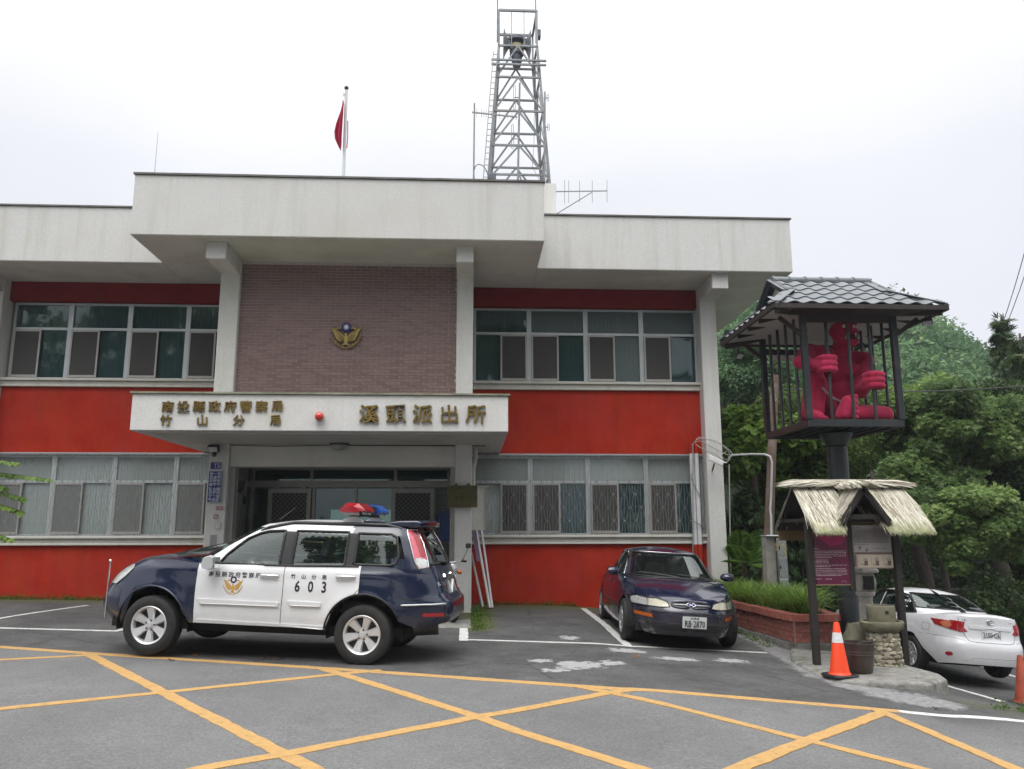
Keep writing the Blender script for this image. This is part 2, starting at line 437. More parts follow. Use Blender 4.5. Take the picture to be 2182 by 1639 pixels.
# the raised concrete pad under the kiosk and the fountain
t = NT('old_concrete'); n1 = t.noise(9, 8, .72); n2 = t.noise(1.7, 5)
c = t.ramp(n1, (.25, (.10, .10, .09)), (.7, (.32, .315, .295)))
c = t.mix(c, (.05, .055, .03), t.ramp(t.noise(3.3, 7, .7), (.5, 0), (.68, .85)))
c = t.mix(c, (.16, .085, .03), t.ramp(n2, (.6, 0), (.75, .6)))
t.set(col=c, rough=.9, spec=.25); t.bump(t.noise(30, 6, .7), .5, .015)
PADZ = -0.12
pad_o = [PZ(*p, PADZ).xy for p in ((1782, 1447), (1893, 1456), (1985, 1458), (2018, 1448), (2004, 1438), (1941, 1421))] + [Vector(p) for p in ((5.52, -5.6), (4.7, -5.0), (4.35, -5.9), (4.22, -6.9))]
mb = MB(); n = len(pad_o)
def padz(p): return PADZ if p.x > 4.6 else PADZ + (gh(p.x, p.y) + .012 - PADZ) * sst(0, .45, 4.65 - p.x)
ctr = sum((p for p in pad_o), Vector((0, 0))) / n
top_ = [(p.x, p.y, padz(p)) for p in pad_o]; inn = [((p.x - ctr.x) * .955 + ctr.x, (p.y - ctr.y) * .955 + ctr.y, padz(p) + .012) for p in pad_o]
bot_ = [(p.x + (p.x - ctr.x) * .03, p.y + (p.y - ctr.y) * .03, min(gh(p.x, p.y), PADZ) - .12) for p in pad_o]
mb.loft([[Vector(q) for q in bot_], [Vector(q) for q in top_], [Vector(q) for q in inn]], caps=(False, True))
mb.build('concrete_pad', MATS['old_concrete'], kind='structure', bevel=.02, seg=2)

# ================================================================== THE POLICE STATION
def wall_mat(name, base, speck, scale=70, dirty=.6):
    t = NT(name); n = t.noise(scale, 4, .75)
    c = t.mix(base, speck, t.ramp(n, (.56, 0), (.68, .75)))
    c = t.mix(c, tuple(k * .8 for k in base), t.ramp(t.noise(scale * .45, 5, .7), (.35, .6), (.6, 0)))
    st = t.noise(1.6, 6, .65, (2.2, 2.2, .16))                # rain streaks
    c = t.mix(c, tuple(k * q for k, q in zip(base, (.62, .62, .56))), t.math('MULTIPLY', t.ramp(st, (.5, 0), (.78, 1)), dirty))
    c = t.mix(c, tuple(k * q for k, q in zip(base, (.83, .81, .68))), t.ramp(t.noise(.9, 5, .6), (.5, 0), (.75, .5)))
    t.set(col=c, rough=.9, spec=.25); t.bump(n, .35, .008); return t.m
W_ = wall_mat('pebble_dash', (.66, .655, .635), (.42, .41, .39))
CANW = wall_mat('canopy_render', (.70, .695, .675), (.5, .5, .47), 55, .3)
SOF = pm('soffit_paint', (.60, .59, .54), .9, var=.10, vs=1.1, dirt=(.42, .40, .33), dscale=.8)
t = NT('red_paint'); n = t.noise(2.2, 7, .7)
c = t.ramp(n, (.3, (.31, .018, .008)), (.7, (.44, .034, .015)))
c = t.mix(c, (.37, .042, .038), t.ramp(t.noise(.8, 6, .7), (.45, 0), (.7, .55)))
c = t.mix(c, (.37, .055, .016), t.ramp(t.noise(1.3, 6, .7, (1, 1, .5)), (.5, 0), (.75, .6)))
c = t.mix(c, (.20, .022, .014), t.math('MULTIPLY', t.ramp(t.noise(2.4, 6, .7, (2.5, 2.5, .12)), (.50, 0), (.78, 1)), .55))
c = t.mix(c, (.42, .17, .12), t.ramp(t.noise(7, 8, .8, (1, 1, .3)), (.66, 0), (.8, .4)))
t.set(col=c, rough=.85, spec=.1); t.bump(t.noise(28, 5), .25, .006)
RED = t.m
RED_SHADED = pm('red_paint_shaded', (.20, .015, .017), .8, var=.14, vs=2, spec=.15)  # the wall red again, with the shade under the eaves put into its colour
ALU = pm('window_aluminium', (.50, .53, .54), .42, .55, var=.08, vs=6, bump=.03)
SILL = wall_mat('sill_render', (.58, .57, .52), (.44, .43, .39), 60, .6)
CAPM = pm('parapet_cap', (.14, .135, .125), .55, .4, var=.3, vs=3)
def glass_mat(name, tint, rough, clear, bump=0, bs=40, body=(.10, .14, .14), ior=1.6):
    """window glass: a mirror skin over partly see-through tint"""
    t = NT(name); t.t.nodes.remove(t.b)
    gl_ = t.n('ShaderNodeBsdfGlossy'); gl_.inputs['Roughness'].default_value = rough; gl_.inputs[0].default_value = (.9, .97, .95, 1)
    tr = t.n('ShaderNodeBsdfTransparent'); tr.inputs[0].default_value = (*tint, 1)
    df = t.n('ShaderNodeBsdfDiffuse'); df.inputs[0].default_value = (*body, 1)
    mA = t.n('ShaderNodeMixShader'); mA.inputs[0].default_value = 1 - clear; t.l(tr.outputs[0], mA.inputs[1]); t.l(df.outputs[0], mA.inputs[2])
    fr = t.n('ShaderNodeFresnel'); fr.inputs[0].default_value = ior
    mB = t.n('ShaderNodeMixShader'); t.l(fr.outputs[0], mB.inputs[0]); t.l(mA.outputs[0], mB.inputs[1]); t.l(gl_.outputs[0], mB.inputs[2])
    if bump:
        b = t.n('ShaderNodeBump'); b.inputs['Strength'].default_value = bump; b.inputs['Distance'].default_value = .01
        t.l(t.voro(bs) if bs > 30 else t.noise(bs, 2), b.inputs['Height']); t.l(b.outputs[0], gl_.inputs['Normal']); t.l(b.outputs[0], fr.inputs['Normal'])
    t.l(mB.outputs[0], t.out.inputs[0]); return t.m
GLASS = glass_mat('window_glass', (.50, .66, .66), .03, .62, .05, 3, (.075, .135, .145))
GPAT = glass_mat('patterned_glass', (.42, .60, .58), .16, .5, .6, 55, (.11, .155, .15))
GLOW = glass_mat('lower_window_glass', (.74, .80, .78), .05, .42, .05, 3, (.46, .53, .51))
DGL = glass_mat('door_glass', (.62, .74, .72), .02, .93)
t = NT('insect_screen'); t.t.nodes.remove(t.b)
tr = t.n('ShaderNodeBsdfTransparent'); tr.inputs[0].default_value = (.75, .75, .75, 1); df = t.n('ShaderNodeBsdfDiffuse'); df.inputs[0].default_value = (.105, .103, .10, 1)
mA = t.n('ShaderNodeMixShader'); mA.inputs[0].default_value = .72; t.l(tr.outputs[0], mA.inputs[1]); t.l(df.outputs[0], mA.inputs[2]); t.l(mA.outputs[0], t.out.inputs[0])
SCREEN = t.m
t = NT('pale_insect_screen'); t.t.nodes.remove(t.b)
tr = t.n('ShaderNodeBsdfTransparent'); tr.inputs[0].default_value = (.8, .8, .8, 1); df = t.n('ShaderNodeBsdfDiffuse'); df.inputs[0].default_value = (.27, .285, .275, 1)
mA = t.n('ShaderNodeMixShader'); mA.inputs[0].default_value = .6; t.l(tr.outputs[0], mA.inputs[1]); t.l(df.outputs[0], mA.inputs[2]); t.l(mA.outputs[0], t.out.inputs[0])
SCREENP = t.m
CURT = pm('curtain_cloth', (.42, .53, .53), .9, var=.12, vs=1.0)
CURT2 = pm('pale_curtain_cloth', (.74, .79, .765), .9, var=.1, vs=.8)
DARKIN = pm('room_inside', (.20, .22, .21), .9, var=.1)
GOLD = pm('brass', (.40, .27, .085), .30, 1.0, var=.35, vs=30, bump=.1, bs=90)
BLACK = pm('black_plastic', (.02, .02, .021), .45, var=.2)
GREYM = pm('galvanised_steel', (.36, .375, .385), .45, .7, var=.22, vs=7, dirt=(.22, .2, .18), dscale=3)

ps = thing('police_station', 'two-storey red and cream police station with stepped parapet roof and porch canopy', 'building', (-1.6, 1.5, 0))
ZS, ZT = 6.875, 8.03                                             # roof soffit, parapet top
YB = 6.0
YP, YW = -1.72, -0.30                                            # pillar fronts of the porch bay and the wings
def part(mb, name, mat, **k): return mb.build(name, mat, ps, **k)
# red walls of the wings
SZ0, SZ1 = 1.31, 1.50                                            # lower sill
UZ0, UZ1 = 4.585, 4.765                                          # upper sill
LW1, UW1 = 3.205, 6.43                                           # window heads
for x0, x1 in ((-16, -4.95), (.02, 5.0)):
    part(MB().box((x0, 0, -.3), (x1, .28, SZ0 - .002)), 'lower_wall', RED)
    part(MB().box((x0, 0, LW1 + .002), (x1, .28, UZ0 - .002)), 'upper_wall', RED)
    part(MB().box((x0, -.06, UW1 + .01), (x1, .2, ZS - .002)), 'lintel', RED_SHADED, bevel=.02)
    for z0, z1 in ((SZ0, SZ1), (UZ0, UZ1)):
        m = MB().box((x0, -.10, z1 - .055), (x1, .3, z1)).box((x0, -.045, z0 + .05), (x1, .28, z1 - .057)).box((x0, -.075, z0), (x1, .27, z0 + .048))
        part(m, 'window_sill', SILL, bevel=.008)
    part(MB().box((x0, -.02, LW1 - .05), (x1, .05, LW1)), 'window_head_strip', ALU)
# pillars with their brackets
pw = MB()
def pillar(x0, x1, yf, yb, bx=.0):
    m = MB().box((x0, yf, -.1 if yf > -1 else .0), (x1, yb, ZS - .003))
    part(m, 'pillar', W_, bevel=.012)
    zb = ZS - .33
    part(MB().box((x0 + .003, yf - .95, zb), (x1 - .003, yf - .001, ZS - .002)), 'roof_bracket', W_, bevel=.012)
PIL = [(-4.93, -4.56, YP, -1.0), (-.31, .018, YP, -1.0), (4.985, 5.335, YW, .6), (-10.2, -9.86, YW, .6)]
for a in PIL: pillar(*a)
# porch-bay return walls and the inside shell
part(MB().box((-4.9, -1.0, -.1), (-4.82, .3, ZS - .002)), 'return_wall', W_)
part(MB().box((-.12, -1.0, -.1), (.01, .3, ZS - .002)), 'return_wall', W_)
part(MB().box((5.0, .3, -.3), (5.33, YB, ZS - .002)), 'end_wall', W_)
part(MB().box((-16, YB, -.3), (5.33, YB + .2, ZS - .002)), 'rear_wall', W_)
part(MB().box((-16.2, 0, -.3), (-16, YB, ZS - .002)), 'end_wall', W_)
part(MB().box((-16, .285, LW1 + .1), (-4.9, YB, LW1 + .3)).box((.0, .285, LW1 + .1), (5.0, YB, LW1 + .3)).box((-4.82, .305, 2.95), (-.12, YB, 3.1)), 'floor_slab', DARKIN)
# roof slabs: the porch block stands forward of the wings
MX0, MX1 = -6.195, 1.325
part(MB().box((MX0, -2.97, ZS), (MX1, YB + .6, ZT)), 'parapet', W_, bevel=.01)
part(MB().box((MX1 + .001, -1.40, ZS), (6.66, 3.87, ZT - .004)), 'parapet', W_, bevel=.01)
part(MB().box((-16.5, -1.40, ZS), (MX0 - .001, YB + .6, ZT - .004)), 'parapet', W_, bevel=.01)
part(MB().box((MX0 - .02, -3.0, ZT), (MX1 + .02, -2.75, ZT + .035)).box((MX0 - .02, -2.749, ZT), (MX0 + .1, 3, ZT + .035)).box((MX1 - .1, -2.749, ZT), (MX1 + .02, 3, ZT + .035)), 'parapet_cap', CAPM)
part(MB().box((MX1 + .021, -1.43, ZT - .004), (6.69, -1.2, ZT + .028)).box((6.55, -1.199, ZT - .004), (6.69, 3.9, ZT + .028)), 'parapet_cap', CAPM)
part(MB().box((-16.5, -1.43, ZT - .004), (MX0 - .021, -1.2, ZT + .028)), 'parapet_cap', CAPM)
# painted soffits just below the slabs
part(MB().box((MX0 + .012, -2.958, ZS - .006), (MX1 - .012, -1.0, ZS - .001)), 'soffit', SOF)
part(MB().box((MX1 + .012, -1.388, ZS - .006), (6.648, 3.86, ZS - .001)), 'soffit', SOF)
part(MB().box((-16.4, -1.388, ZS - .006), (MX0 - .012, 0.3, ZS - .001)), 'soffit', SOF)

# windows
def win_unit(x0, x1, z0, zt, z1, swap, upper, glass, curtain):
    """one bay: transom light over a sliding pair, one half with an insect screen"""
    y = .10; fw = .05
    m = MB()
    m.box((x0, y - .04, z0), (x0 + fw, y + .05, z1)).box((x1 - fw, y - .04, z0), (x1, y + .05, z1))
    m.box((x0 + fw, y - .035, z1 - .045), (x1 - fw, y + .05, z1)).box((x0 + fw, y - .045, z0), (x1 - fw, y + .05, z0 + .035)).box((x0 + fw, y - .045, zt - .03), (x1 - fw, y + .05, zt + .025))
    w = part(m, 'window', ALU)
    xm = (x0 + x1) / 2
    s = MB(); d = .035
    xa, xb = (x0 + fw, xm + .02) if not swap else (xm - .02, x1 - fw)
    for (p, q) in (((xa, y - .075, z0 + .035), (xa + d, y - .046, zt - .03)), ((xb - d, y - .075, z0 + .035), (xb, y - .046, zt - .03)), ((xa + d, y - .074, z0 + .035), (xb - d, y - .047, z0 + .085)), ((xa + d, y - .074, zt - .07), (xb - d, y - .047, zt - .03))):
        s.box(p, q)
    s.build('screen_frame', ALU2, w)
    MB().box((xa + d, y - .063, z0 + .085), (xb - d, y - .058, zt - .07)).build('insect_screen', SCREENP if (not upper and x0 < -4) else SCREEN, w)
    MB().box((x0 + fw, y, zt + .025), (x1 - fw, y + .006, z1 - .045)).build('pane', glass[0], w)
    MB().box((x0 + fw, y + .012, z0 + .035), (xm, y + .018, zt - .03)).build('pane', glass[1], w)
    MB().box((xm, y, z0 + .035), (x1 - fw, y + .006, zt - .03)).build('pane', glass[1], w)
    if curtain:
        cm = MB(); n = 44; rows = []
        for zz in (z0 + .02, z1 - .03):
            rows.append([Vector((x0 + (x1 - x0) * i / n, y + .16 + .025 * math.sin(i * 1.9 + x0 * 7) + .012 * math.sin(i * .7), zz)) for i in range(n + 1)])
        cm.loft(rows, closed=False, caps=(False, False)); cm.build('curtain', curtain, w, smooth=180)
    return w
ALU2 = pm('screen_aluminium', (.40, .385, .36), .5, .35, var=.1, vs=6)
uR = [.035, 1.251, 2.503, 3.745, 4.985]; uL = [-9.795, -8.605, -7.36, -6.13, -4.94]
lR = [.03, 1.257, 2.497, 3.756, 4.985]; lL = [-9.86, -8.646, -7.418, -6.161, -4.94]
for k in range(4):
    gg = ((GLASS, GLASS), (GPAT, GLASS), (GPAT, GPAT), (GPAT, GLASS))[k]
    win_unit(uR[k], uR[k + 1], UZ1, 5.86, UW1, k == 0, True, gg, CURT)
    win_unit(uL[k], uL[k + 1], UZ1, 5.86, UW1, False, True, (GLASS, GLASS), CURT)
    win_unit(lR[k], lR[k + 1], SZ1, 2.61, LW1 - .05, k == 0, False, (GLOW, GLASS if k else GLOW), CURT2)
    win_unit(lL[k], lL[k + 1], SZ1, 2.61, LW1 - .05, False, False, (GLOW, GLOW), CURT2)
for x0 in (-11.1, -12.35): win_unit(x0, x0 + 1.22, UZ1, 5.86, UW1, False, True, (GLASS, GLASS), CURT); win_unit(x0, x0 + 1.22, SZ1, 2.61, LW1 - .05, False, False, (GLOW, GLOW), CURT2)
# security grilles of waved wire over the lower windows
GRL = pm('grille_steel', (.29, .30, .30), .55, .4, var=.2, vs=9, dirt=(.2, .15, .1), dscale=5)
def grille(x0, x1):
    y = -.045; z0, z1 = SZ1 + .02, LW1 - .045; rows = 6; per = .235; m = MB(); h = (z1 - z0) / rows
    x = x0 + .03; k = 0
    while x < x1: m.cyl((x, y + .006, z0 - .01), (x, y + .006, z1 + .01), .0042, n=4, caps=False); x += per / 2
    for r in range(rows):
        ph = (r % 2) * per / 2; pts = []; za = z1 - (r + 1) * h; zb = z1 - r * h; nn = int((x1 - x0) / per * 16)
        for i in range(nn + 1):
            xx = x0 + (x1 - x0) * i / nn; u = ((xx - x0 - .03 + ph) / per) * 2 * math.pi
            c = math.cos(u); sv = math.copysign(abs(c) ** .42, c)
            pts.append((xx, y - .004 * (r % 2), (za + zb) / 2 + sv * h / 2))
        m.tube(pts, .0040, 4, caps=False)
    m.box((x0, y - .008, z1 + .008), (x1, y + .012, z1 + .026)).box((x0, y - .008, z0 - .022), (x1, y + .012, z0 - .006))
    part(m, 'window_grille', GRL)
grille(.05, 4.97); grille(-9.85, -4.96)

# the tiled wall over the canopy: long thin tiles in running bond
TX0, TX1, TY = -4.56, -.31, -1.60
tw = part(MB().box((TX0, TY, 3.7), (TX1, TY + .3, ZS - .003)), 'tiled_wall', pm('tile_grout', (.46, .43, .42), .9, var=.15, vs=20))
TILE = pm('wall_tile', (.205, .130, .120), .32, var=.16, vs=8, per=.16, spec=.5)
tl, th = .235, .062
tm = MB().box((-tl / 2 + .005, -.007, -th / 2 + .0045), (tl / 2 - .005, .004, th / 2 - .0045)).mesh('tile', TILE)
spots = []; zz = 3.86; r = 0
while zz < ZS - .04:
    x = TX0 - (r % 2) * tl / 2 - (r * .013 % .03)
    while x < TX1 - .02:
        a, b = max(x, TX0 + .002), min(x + tl, TX1 - .002)
        if b - a > .03: spots.append((a, b, zz))
        x += tl
    zz += th; r += 1
spots.sort(key=lambda s: (s[1] - s[0] < tl - .001, s[2]))
rest = MB(); nt_ = 0
for a, b, z in spots:
    if nt_ < 300 and b - a > tl - .001:
        o = link('tile', tm, tw); o.location = Vector(((a + b) / 2, TY - .001, z)) - ORG[ps.name]; nt_ += 1
    else: rest.box((a + .005, TY - .007, z - th / 2 + .0045), (b - .005, TY + .002, z + th / 2 - .0045))
t = NT('wall_tile_field'); bk = t.noise(3, 2); TF = t
v2 = t.n('ShaderNodeNewGeometry'); c = t.mix((.205, .130, .120), t.ramp(v2.outputs['Random Per Island'], (0, .84), (1, 1.16)), 1.0, 'MULTIPLY'); t.set(col=c, rough=.32)
rest.build('tile_field', t.m, tw, kind='stuff')

# canopy over the porch
CZ0, CZ1 = 3.22, 3.835
CNX0, CNX1, CNY = -5.60, .615, -3.70
can = part(MB().box((CNX0, CNY, CZ0), (CNX1, -.001, CZ1)), 'canopy', CANW, bevel=.012)
MB().box((CNX0 + .25, CNY + .25, CZ0 - .012), (CNX1 - .25, -.3, CZ0 - .001)).build('canopy_soffit', SOF, can)
MB().box((CNX0 - .03, CNY - .035, CZ1 + .001), (CNX1 + .03, -.3, CZ1 + .032)).build('canopy_cap', pm('mossy_flashing', (.22, .22, .16), .8, var=.4, vs=3, dirt=(.10, .12, .03), dscale=4), can)

# raised lettering
def glyphs(txt, size, extrude, offset=.0, res=2):
    cu = bpy.data.curves.new('glyph', 'FONT'); cu.body = txt; cu.size = size; cu.extrude = extrude; cu.offset = offset
    cu.align_x = 'CENTER'; cu.align_y = 'CENTER'; cu.resolution_u = res
    o = bpy.data.objects.new('glyph', cu); COL.objects.link(o)
    dg = bpy.context.evaluated_depsgraph_get(); me = bpy.data.meshes.new_from_object(o.evaluated_get(dg))
    bpy.data.objects.remove(o); bpy.data.curves.remove(cu)
    return me
def text_on(name, txt, size, mat, parent, loc, ex=.0015, off=0., rot=(math.pi / 2, 0, 0), local=False, sx=1.0):
    me = glyphs(txt, size, ex, off)
    if not len(me.vertices): return None
    a = np.zeros(len(me.vertices) * 3); me.vertices.foreach_get('co', a); a = a.reshape(-1, 3)
    c = (a.max(0) + a.min(0)) / 2; a[:, :2] -= c[:2]; a[:, 0] *= sx; me.vertices.foreach_set('co', a.ravel()); me.update()
    me.name = name; me.materials.clear(); me.materials.append(mat)
    o = link(name, me, parent)
    o.location = Vector(loc) - (ORG[root_of(parent).name] if parent is not None and not local else Vector()); o.rotation_euler = rot
    return o
def char_row(chars, px0, px1, py, size, y, par, mat, ex=.016, off=.0022):
    for i, ch in enumerate(chars):
        f = i / max(1, len(chars) - 1); p = PY(px0 + (px1 - px0) * f, py[0] + (py[1] - py[0]) * f, y)
        text_on('letter', ch, size, mat, par, (p.x, y - ex, p.z), ex, off, rot=(math.pi / 2, R_(-4) if i % 2 else R_(2), 0), sx=1.04)
char_row('南投縣政府警察局', 358, 591, (867, 866), .20, CNY - .002, can, GOLD)
char_row('竹山分局', 354, 587, (896, 896), .19, CNY - .002, can, GOLD)
char_row('溪頭派出所', 787, 1014, (883, 883), .33, CNY - .002, can, GOLD, .022, .0045)

# shutter box, entrance wall and doors
part(MB().box((-4.56, -1.66, 2.79), (-.31, -1.30, CZ0 - .014)), 'shutter_box', SOF, bevel=.01)
part(MB().box((-4.56, -1.55, .12), (-4.47, -1.45, 2.788)), 'shutter_rail', ALU2)
part(MB().box((-.40, -1.55, .12), (-.31, -1.45, 2.788)), 'shutter_rail', ALU2)
DY = .20
pw = pm('porch_wall', (.36, .37, .36), .8, var=.1, vs=2, dirt=(.14, .13, .12), dscale=1.4)
part(MB().box((-4.815, -1.45, .1), (-4.70, DY - .05, 2.95)), 'porch_wall', pw)
part(MB().box((-.36, -1.0, .1), (-.125, DY - .05, 2.95)), 'porch_wall', pw)
part(MB().box((-4.7, -1.29, 2.95), (-.36, DY + .1, 3.19)), 'porch_ceiling', SOF)
dx = lambda px: PY(px, 1060, DY).x
dz = lambda py: PY(720, py, DY).z
ZB, ZH = dz(1039), dz(1025)
FR = pm('door_aluminium', (.30, .29, .265), .45, .4, var=.1, vs=5)
m = MB().box((-4.7, DY - .06, ZB), (-.36, DY + .06, ZH)).box((-4.7, DY - .05, 2.86), (-.36, DY + .05, 2.95))
for px in (538, 663, 842, 955): m.box((dx(px) - .03, DY - .05, ZH), (dx(px) + .03, DY + .05, 2.86))
for px in (538, 669, 758, 838, 926): m.box((dx(px) - .03, DY - .04, .12), (dx(px) + .03, DY + .05, ZB))
ef = part(m, 'entrance_frame', FR)
for a, b in ((538, 663), (663, 842), (842, 955)): MB().box((dx(a) + .03, DY, ZH), (dx(b) - .03, DY + .008, 2.86)).build('pane', DGL, ef)
for a, b in ((538, 669), (669, 758), (758, 838), (838, 926)): MB().box((dx(a) + .03, DY + .02, .14), (dx(b) - .03, DY + .028, ZB - .02)).build('pane', DGL, ef)
MESHW = pm('screen_wire', (.34, .34, .32), .5, .5, var=.1)
for a, b in ((574, 665), (835, 926)):
    xa, xb = dx(a), dx(b); y = DY - .10; m = MB(); w = .085
    m.box((xa, y - .02, .14), (xa + w, y + .02, ZB - .03)).box((xb - w, y - .02, .14), (xb, y + .02, ZB - .03)).box((xa + w, y - .019, ZB - .12), (xb - w, y + .019, ZB - .03)).box((xa + w, y - .019, .14), (xb - w, y + .019, .3)).box((xa + w, y - .019, 1.15), (xb - w, y + .019, 1.24))
    sd = part(m, 'sliding_screen_door', FR); g = MB(); st = .075; z0, z1 = .3, ZB - .12; W2, H2 = xb - xa - 2 * w, z1 - z0
    k = -H2
    while k < W2:
        for s in (0, 1):
            p = (max(0, k), max(0, -k)); e = min(W2 - p[0], H2 - p[1])
            if e > 0:
                x_, x2_ = (p[0], p[0] + e) if not s else (W2 - p[0], W2 - p[0] - e)
                g.bar((xa + w + x_, y + .004 * s, z0 + p[1]), (xa + w + x2_, y + .004 * s, z0 + p[1] + e), .004)
        k += st * 1.3
    g.build('diamond_mesh', MESHW, sd)
    MB().box((xa + w, y + .012, z0), (xb - w, y + .014, z1)).build('insect_screen', SCREEN, sd)
    for f in (.22, .82): MB().box((xa + (xb - xa) * f - .05, y - .03, ZB - .028), (xa + (xb - xa) * f + .05, y + .03, ZB + .03)).build('door_roller', FR, sd)
# what shows through the doors: a lobby with a counter, blinds and pale panels
LOB = pm('lobby_wall', (.42, .47, .46), .8, var=.1)
part(MB().box((-4.8, 3.4, .1), (-.1, 3.5, 2.95)), 'lobby_wall', LOB)
part(MB().box((-4.81, .3, .05), (-.1, 3.4, .12)), 'lobby_floor', LOB)
PALE = pm('glowing_pale_blind', (.50, .60, .58), .8, var=.06)
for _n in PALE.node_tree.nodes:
    if _n.type == 'BSDF_PRINCIPLED': _n.inputs['Emission Color'].default_value = (.55, .72, .68, 1); _n.inputs['Emission Strength'].default_value = .24   # glow added in place of daylight; no back windows are built
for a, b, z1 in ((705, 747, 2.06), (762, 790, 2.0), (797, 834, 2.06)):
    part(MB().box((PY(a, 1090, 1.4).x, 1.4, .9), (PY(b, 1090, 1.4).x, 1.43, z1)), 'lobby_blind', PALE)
m = MB()
for k in range(22): m.obox((dx(943), DY + .1, .5 + k * .095), (.30, .004, .085), Matrix.Rotation(.5, 3, 'X'))
part(m, 'venetian_blind', pm('blind_slat', (.38, .40, .39), .5, var=.06))
part(MB().box((dx(541), DY + .06, .5), (dx(556), DY + .08, 1.95)), 'yellow_notice_board', pm('yellow_board', (.45, .35, .03), .6))
part(MB().box((dx(557), DY + .06, 1.55), (dx(573), DY + .065, 2.2)), 'door_notice', pm('paper', (.55, .55, .52), .8))
# porch floor slab
part(MB().box((-4.95, -3.88, -.1), (.02, -1.73, .10)).box((-4.8, -1.725, -.1), (-.12, .3, .10)), 'porch_slab', MATS['old_concrete'], bevel=.02)
# roof-top shaft with the conduits rising beside the parapet
shx0, shx1 = PY(1166, 420, 1.0).x, PY(1184, 420, 1.0).x
part(MB().box((MX1 + .03, .9, ZT), (shx1, 1.5, PY(1170, 391, .9).z)), 'roof_shaft', W_)
m = MB()
for k in range(5):
    x = MX1 + .06 + k * .047; z1 = PY(1172, 389 + 2 * (k % 2), .85).z
    m.tube([(x, .86, ZT + .02), (x, .86, z1 - .08), (x - .02, .90, z1 - .01), (x - .09, .98, z1 + .03)], .017, 6)
part(m, 'roof_conduit', GREYM)
# ================================================================== VEHICLES
def paint(name, col, rough=.16, flake=.0, dirt=.0):
    t = NT(name); c = col
    n = t.noise(1.3, 4)
    c = t.ramp(n, (.3, tuple(k * .93 for k in col)), (.7, tuple(min(1, k * 1.05) for k in col)))
    if dirt:
        sep = t.n('ShaderNodeSeparateXYZ'); t.l(t.tc.outputs['Object'], sep.inputs[0])
        d = t.math('ADD', sep.outputs['Z'], t.math('MULTIPLY', t.math('SUBTRACT', t.noise(6, 6, .7), .5), .5))
        c = t.mix(c, (.16, .13, .10), t.math('MULTIPLY', t.ramp(d, (.28, 1), (.62, 0)), dirt))
    t.set(col=c, rough=rough, coat=.6, coatr=.04, spec=.5)
    t.bump(t.noise(2.0, 2), .012, .02)
    return t.m
NAVY = paint('navy_car_paint', (.006, .0115, .036), .2, dirt=.25)
FNAVY = paint('indigo_car_paint', (.007, .0095, .034), .17, dirt=.25)
CWHITE = paint('white_car_paint', (.74, .745, .755), .25, dirt=.18)
PEARL = paint('pearl_white_car_paint', (.70, .705, .73), .22, dirt=.15)
RUB = pm('rubber_trim', (.013, .013, .014), .5, var=.2)
TYRE = pm('tyre_rubber', (.016, .016, .0165), .72, var=.35, vs=12, bump=.2, bs=60, dirt=(.045, .04, .035), dscale=4)
RIM = pm('alloy_wheel', (.66, .66, .67), .34, .45, var=.1, vs=9)
DISC = pm('brake_steel', (.10, .095, .09), .5, .6, var=.3)
CHROME = pm('chrome_trim', (.75, .75, .76), .1, 1.0, var=.05)
SILV = pm('silver_plastic', (.60, .61, .62), .35, .4, var=.08)
REDL = pm('red_lens', (.32, .008, .014), .12, coat=.6, var=.25, vs=40)
PINKL = pm('pale_red_lens', (.55, .10, .14), .15, coat=.6, var=.2, vs=30)
CLEARL = pm('clear_lens', (.50, .51, .50), .12, .25, coat=.8, var=.3, vs=25)
YELL = pm('aged_headlamp_lens', (.50, .47, .36), .15, .05, coat=.8, var=.2, vs=18)
ORNL = pm('amber_lens', (.48, .10, .01), .2, coat=.5, var=.2, vs=30)
BLUEL = pm('blue_lens', (.008, .10, .48), .12, coat=.7, var=.2, vs=20)
PLATE = pm('plate_white', (.62, .64, .62), .45, var=.06)
INK = pm('black_ink', (.012, .012, .014), .5, var=.1)
GREYI = pm('cabin_trim', (.055, .058, .06), .8, var=.2)
SEATC = pm('seat_cloth', (.09, .095, .10), .9, var=.2)
COVER = pm('white_headrest_cover', (.60, .66, .66), .85, var=.1)
CARG = glass_mat('car_glass', (.36, .44, .43), .012, .95, ior=1.95)
CARGD = glass_mat('dark_car_glass', (.20, .25, .25), .012, .95, ior=1.95)
WELL = pm('wheel_well', (.012, .012, .012), .95, var=.2)

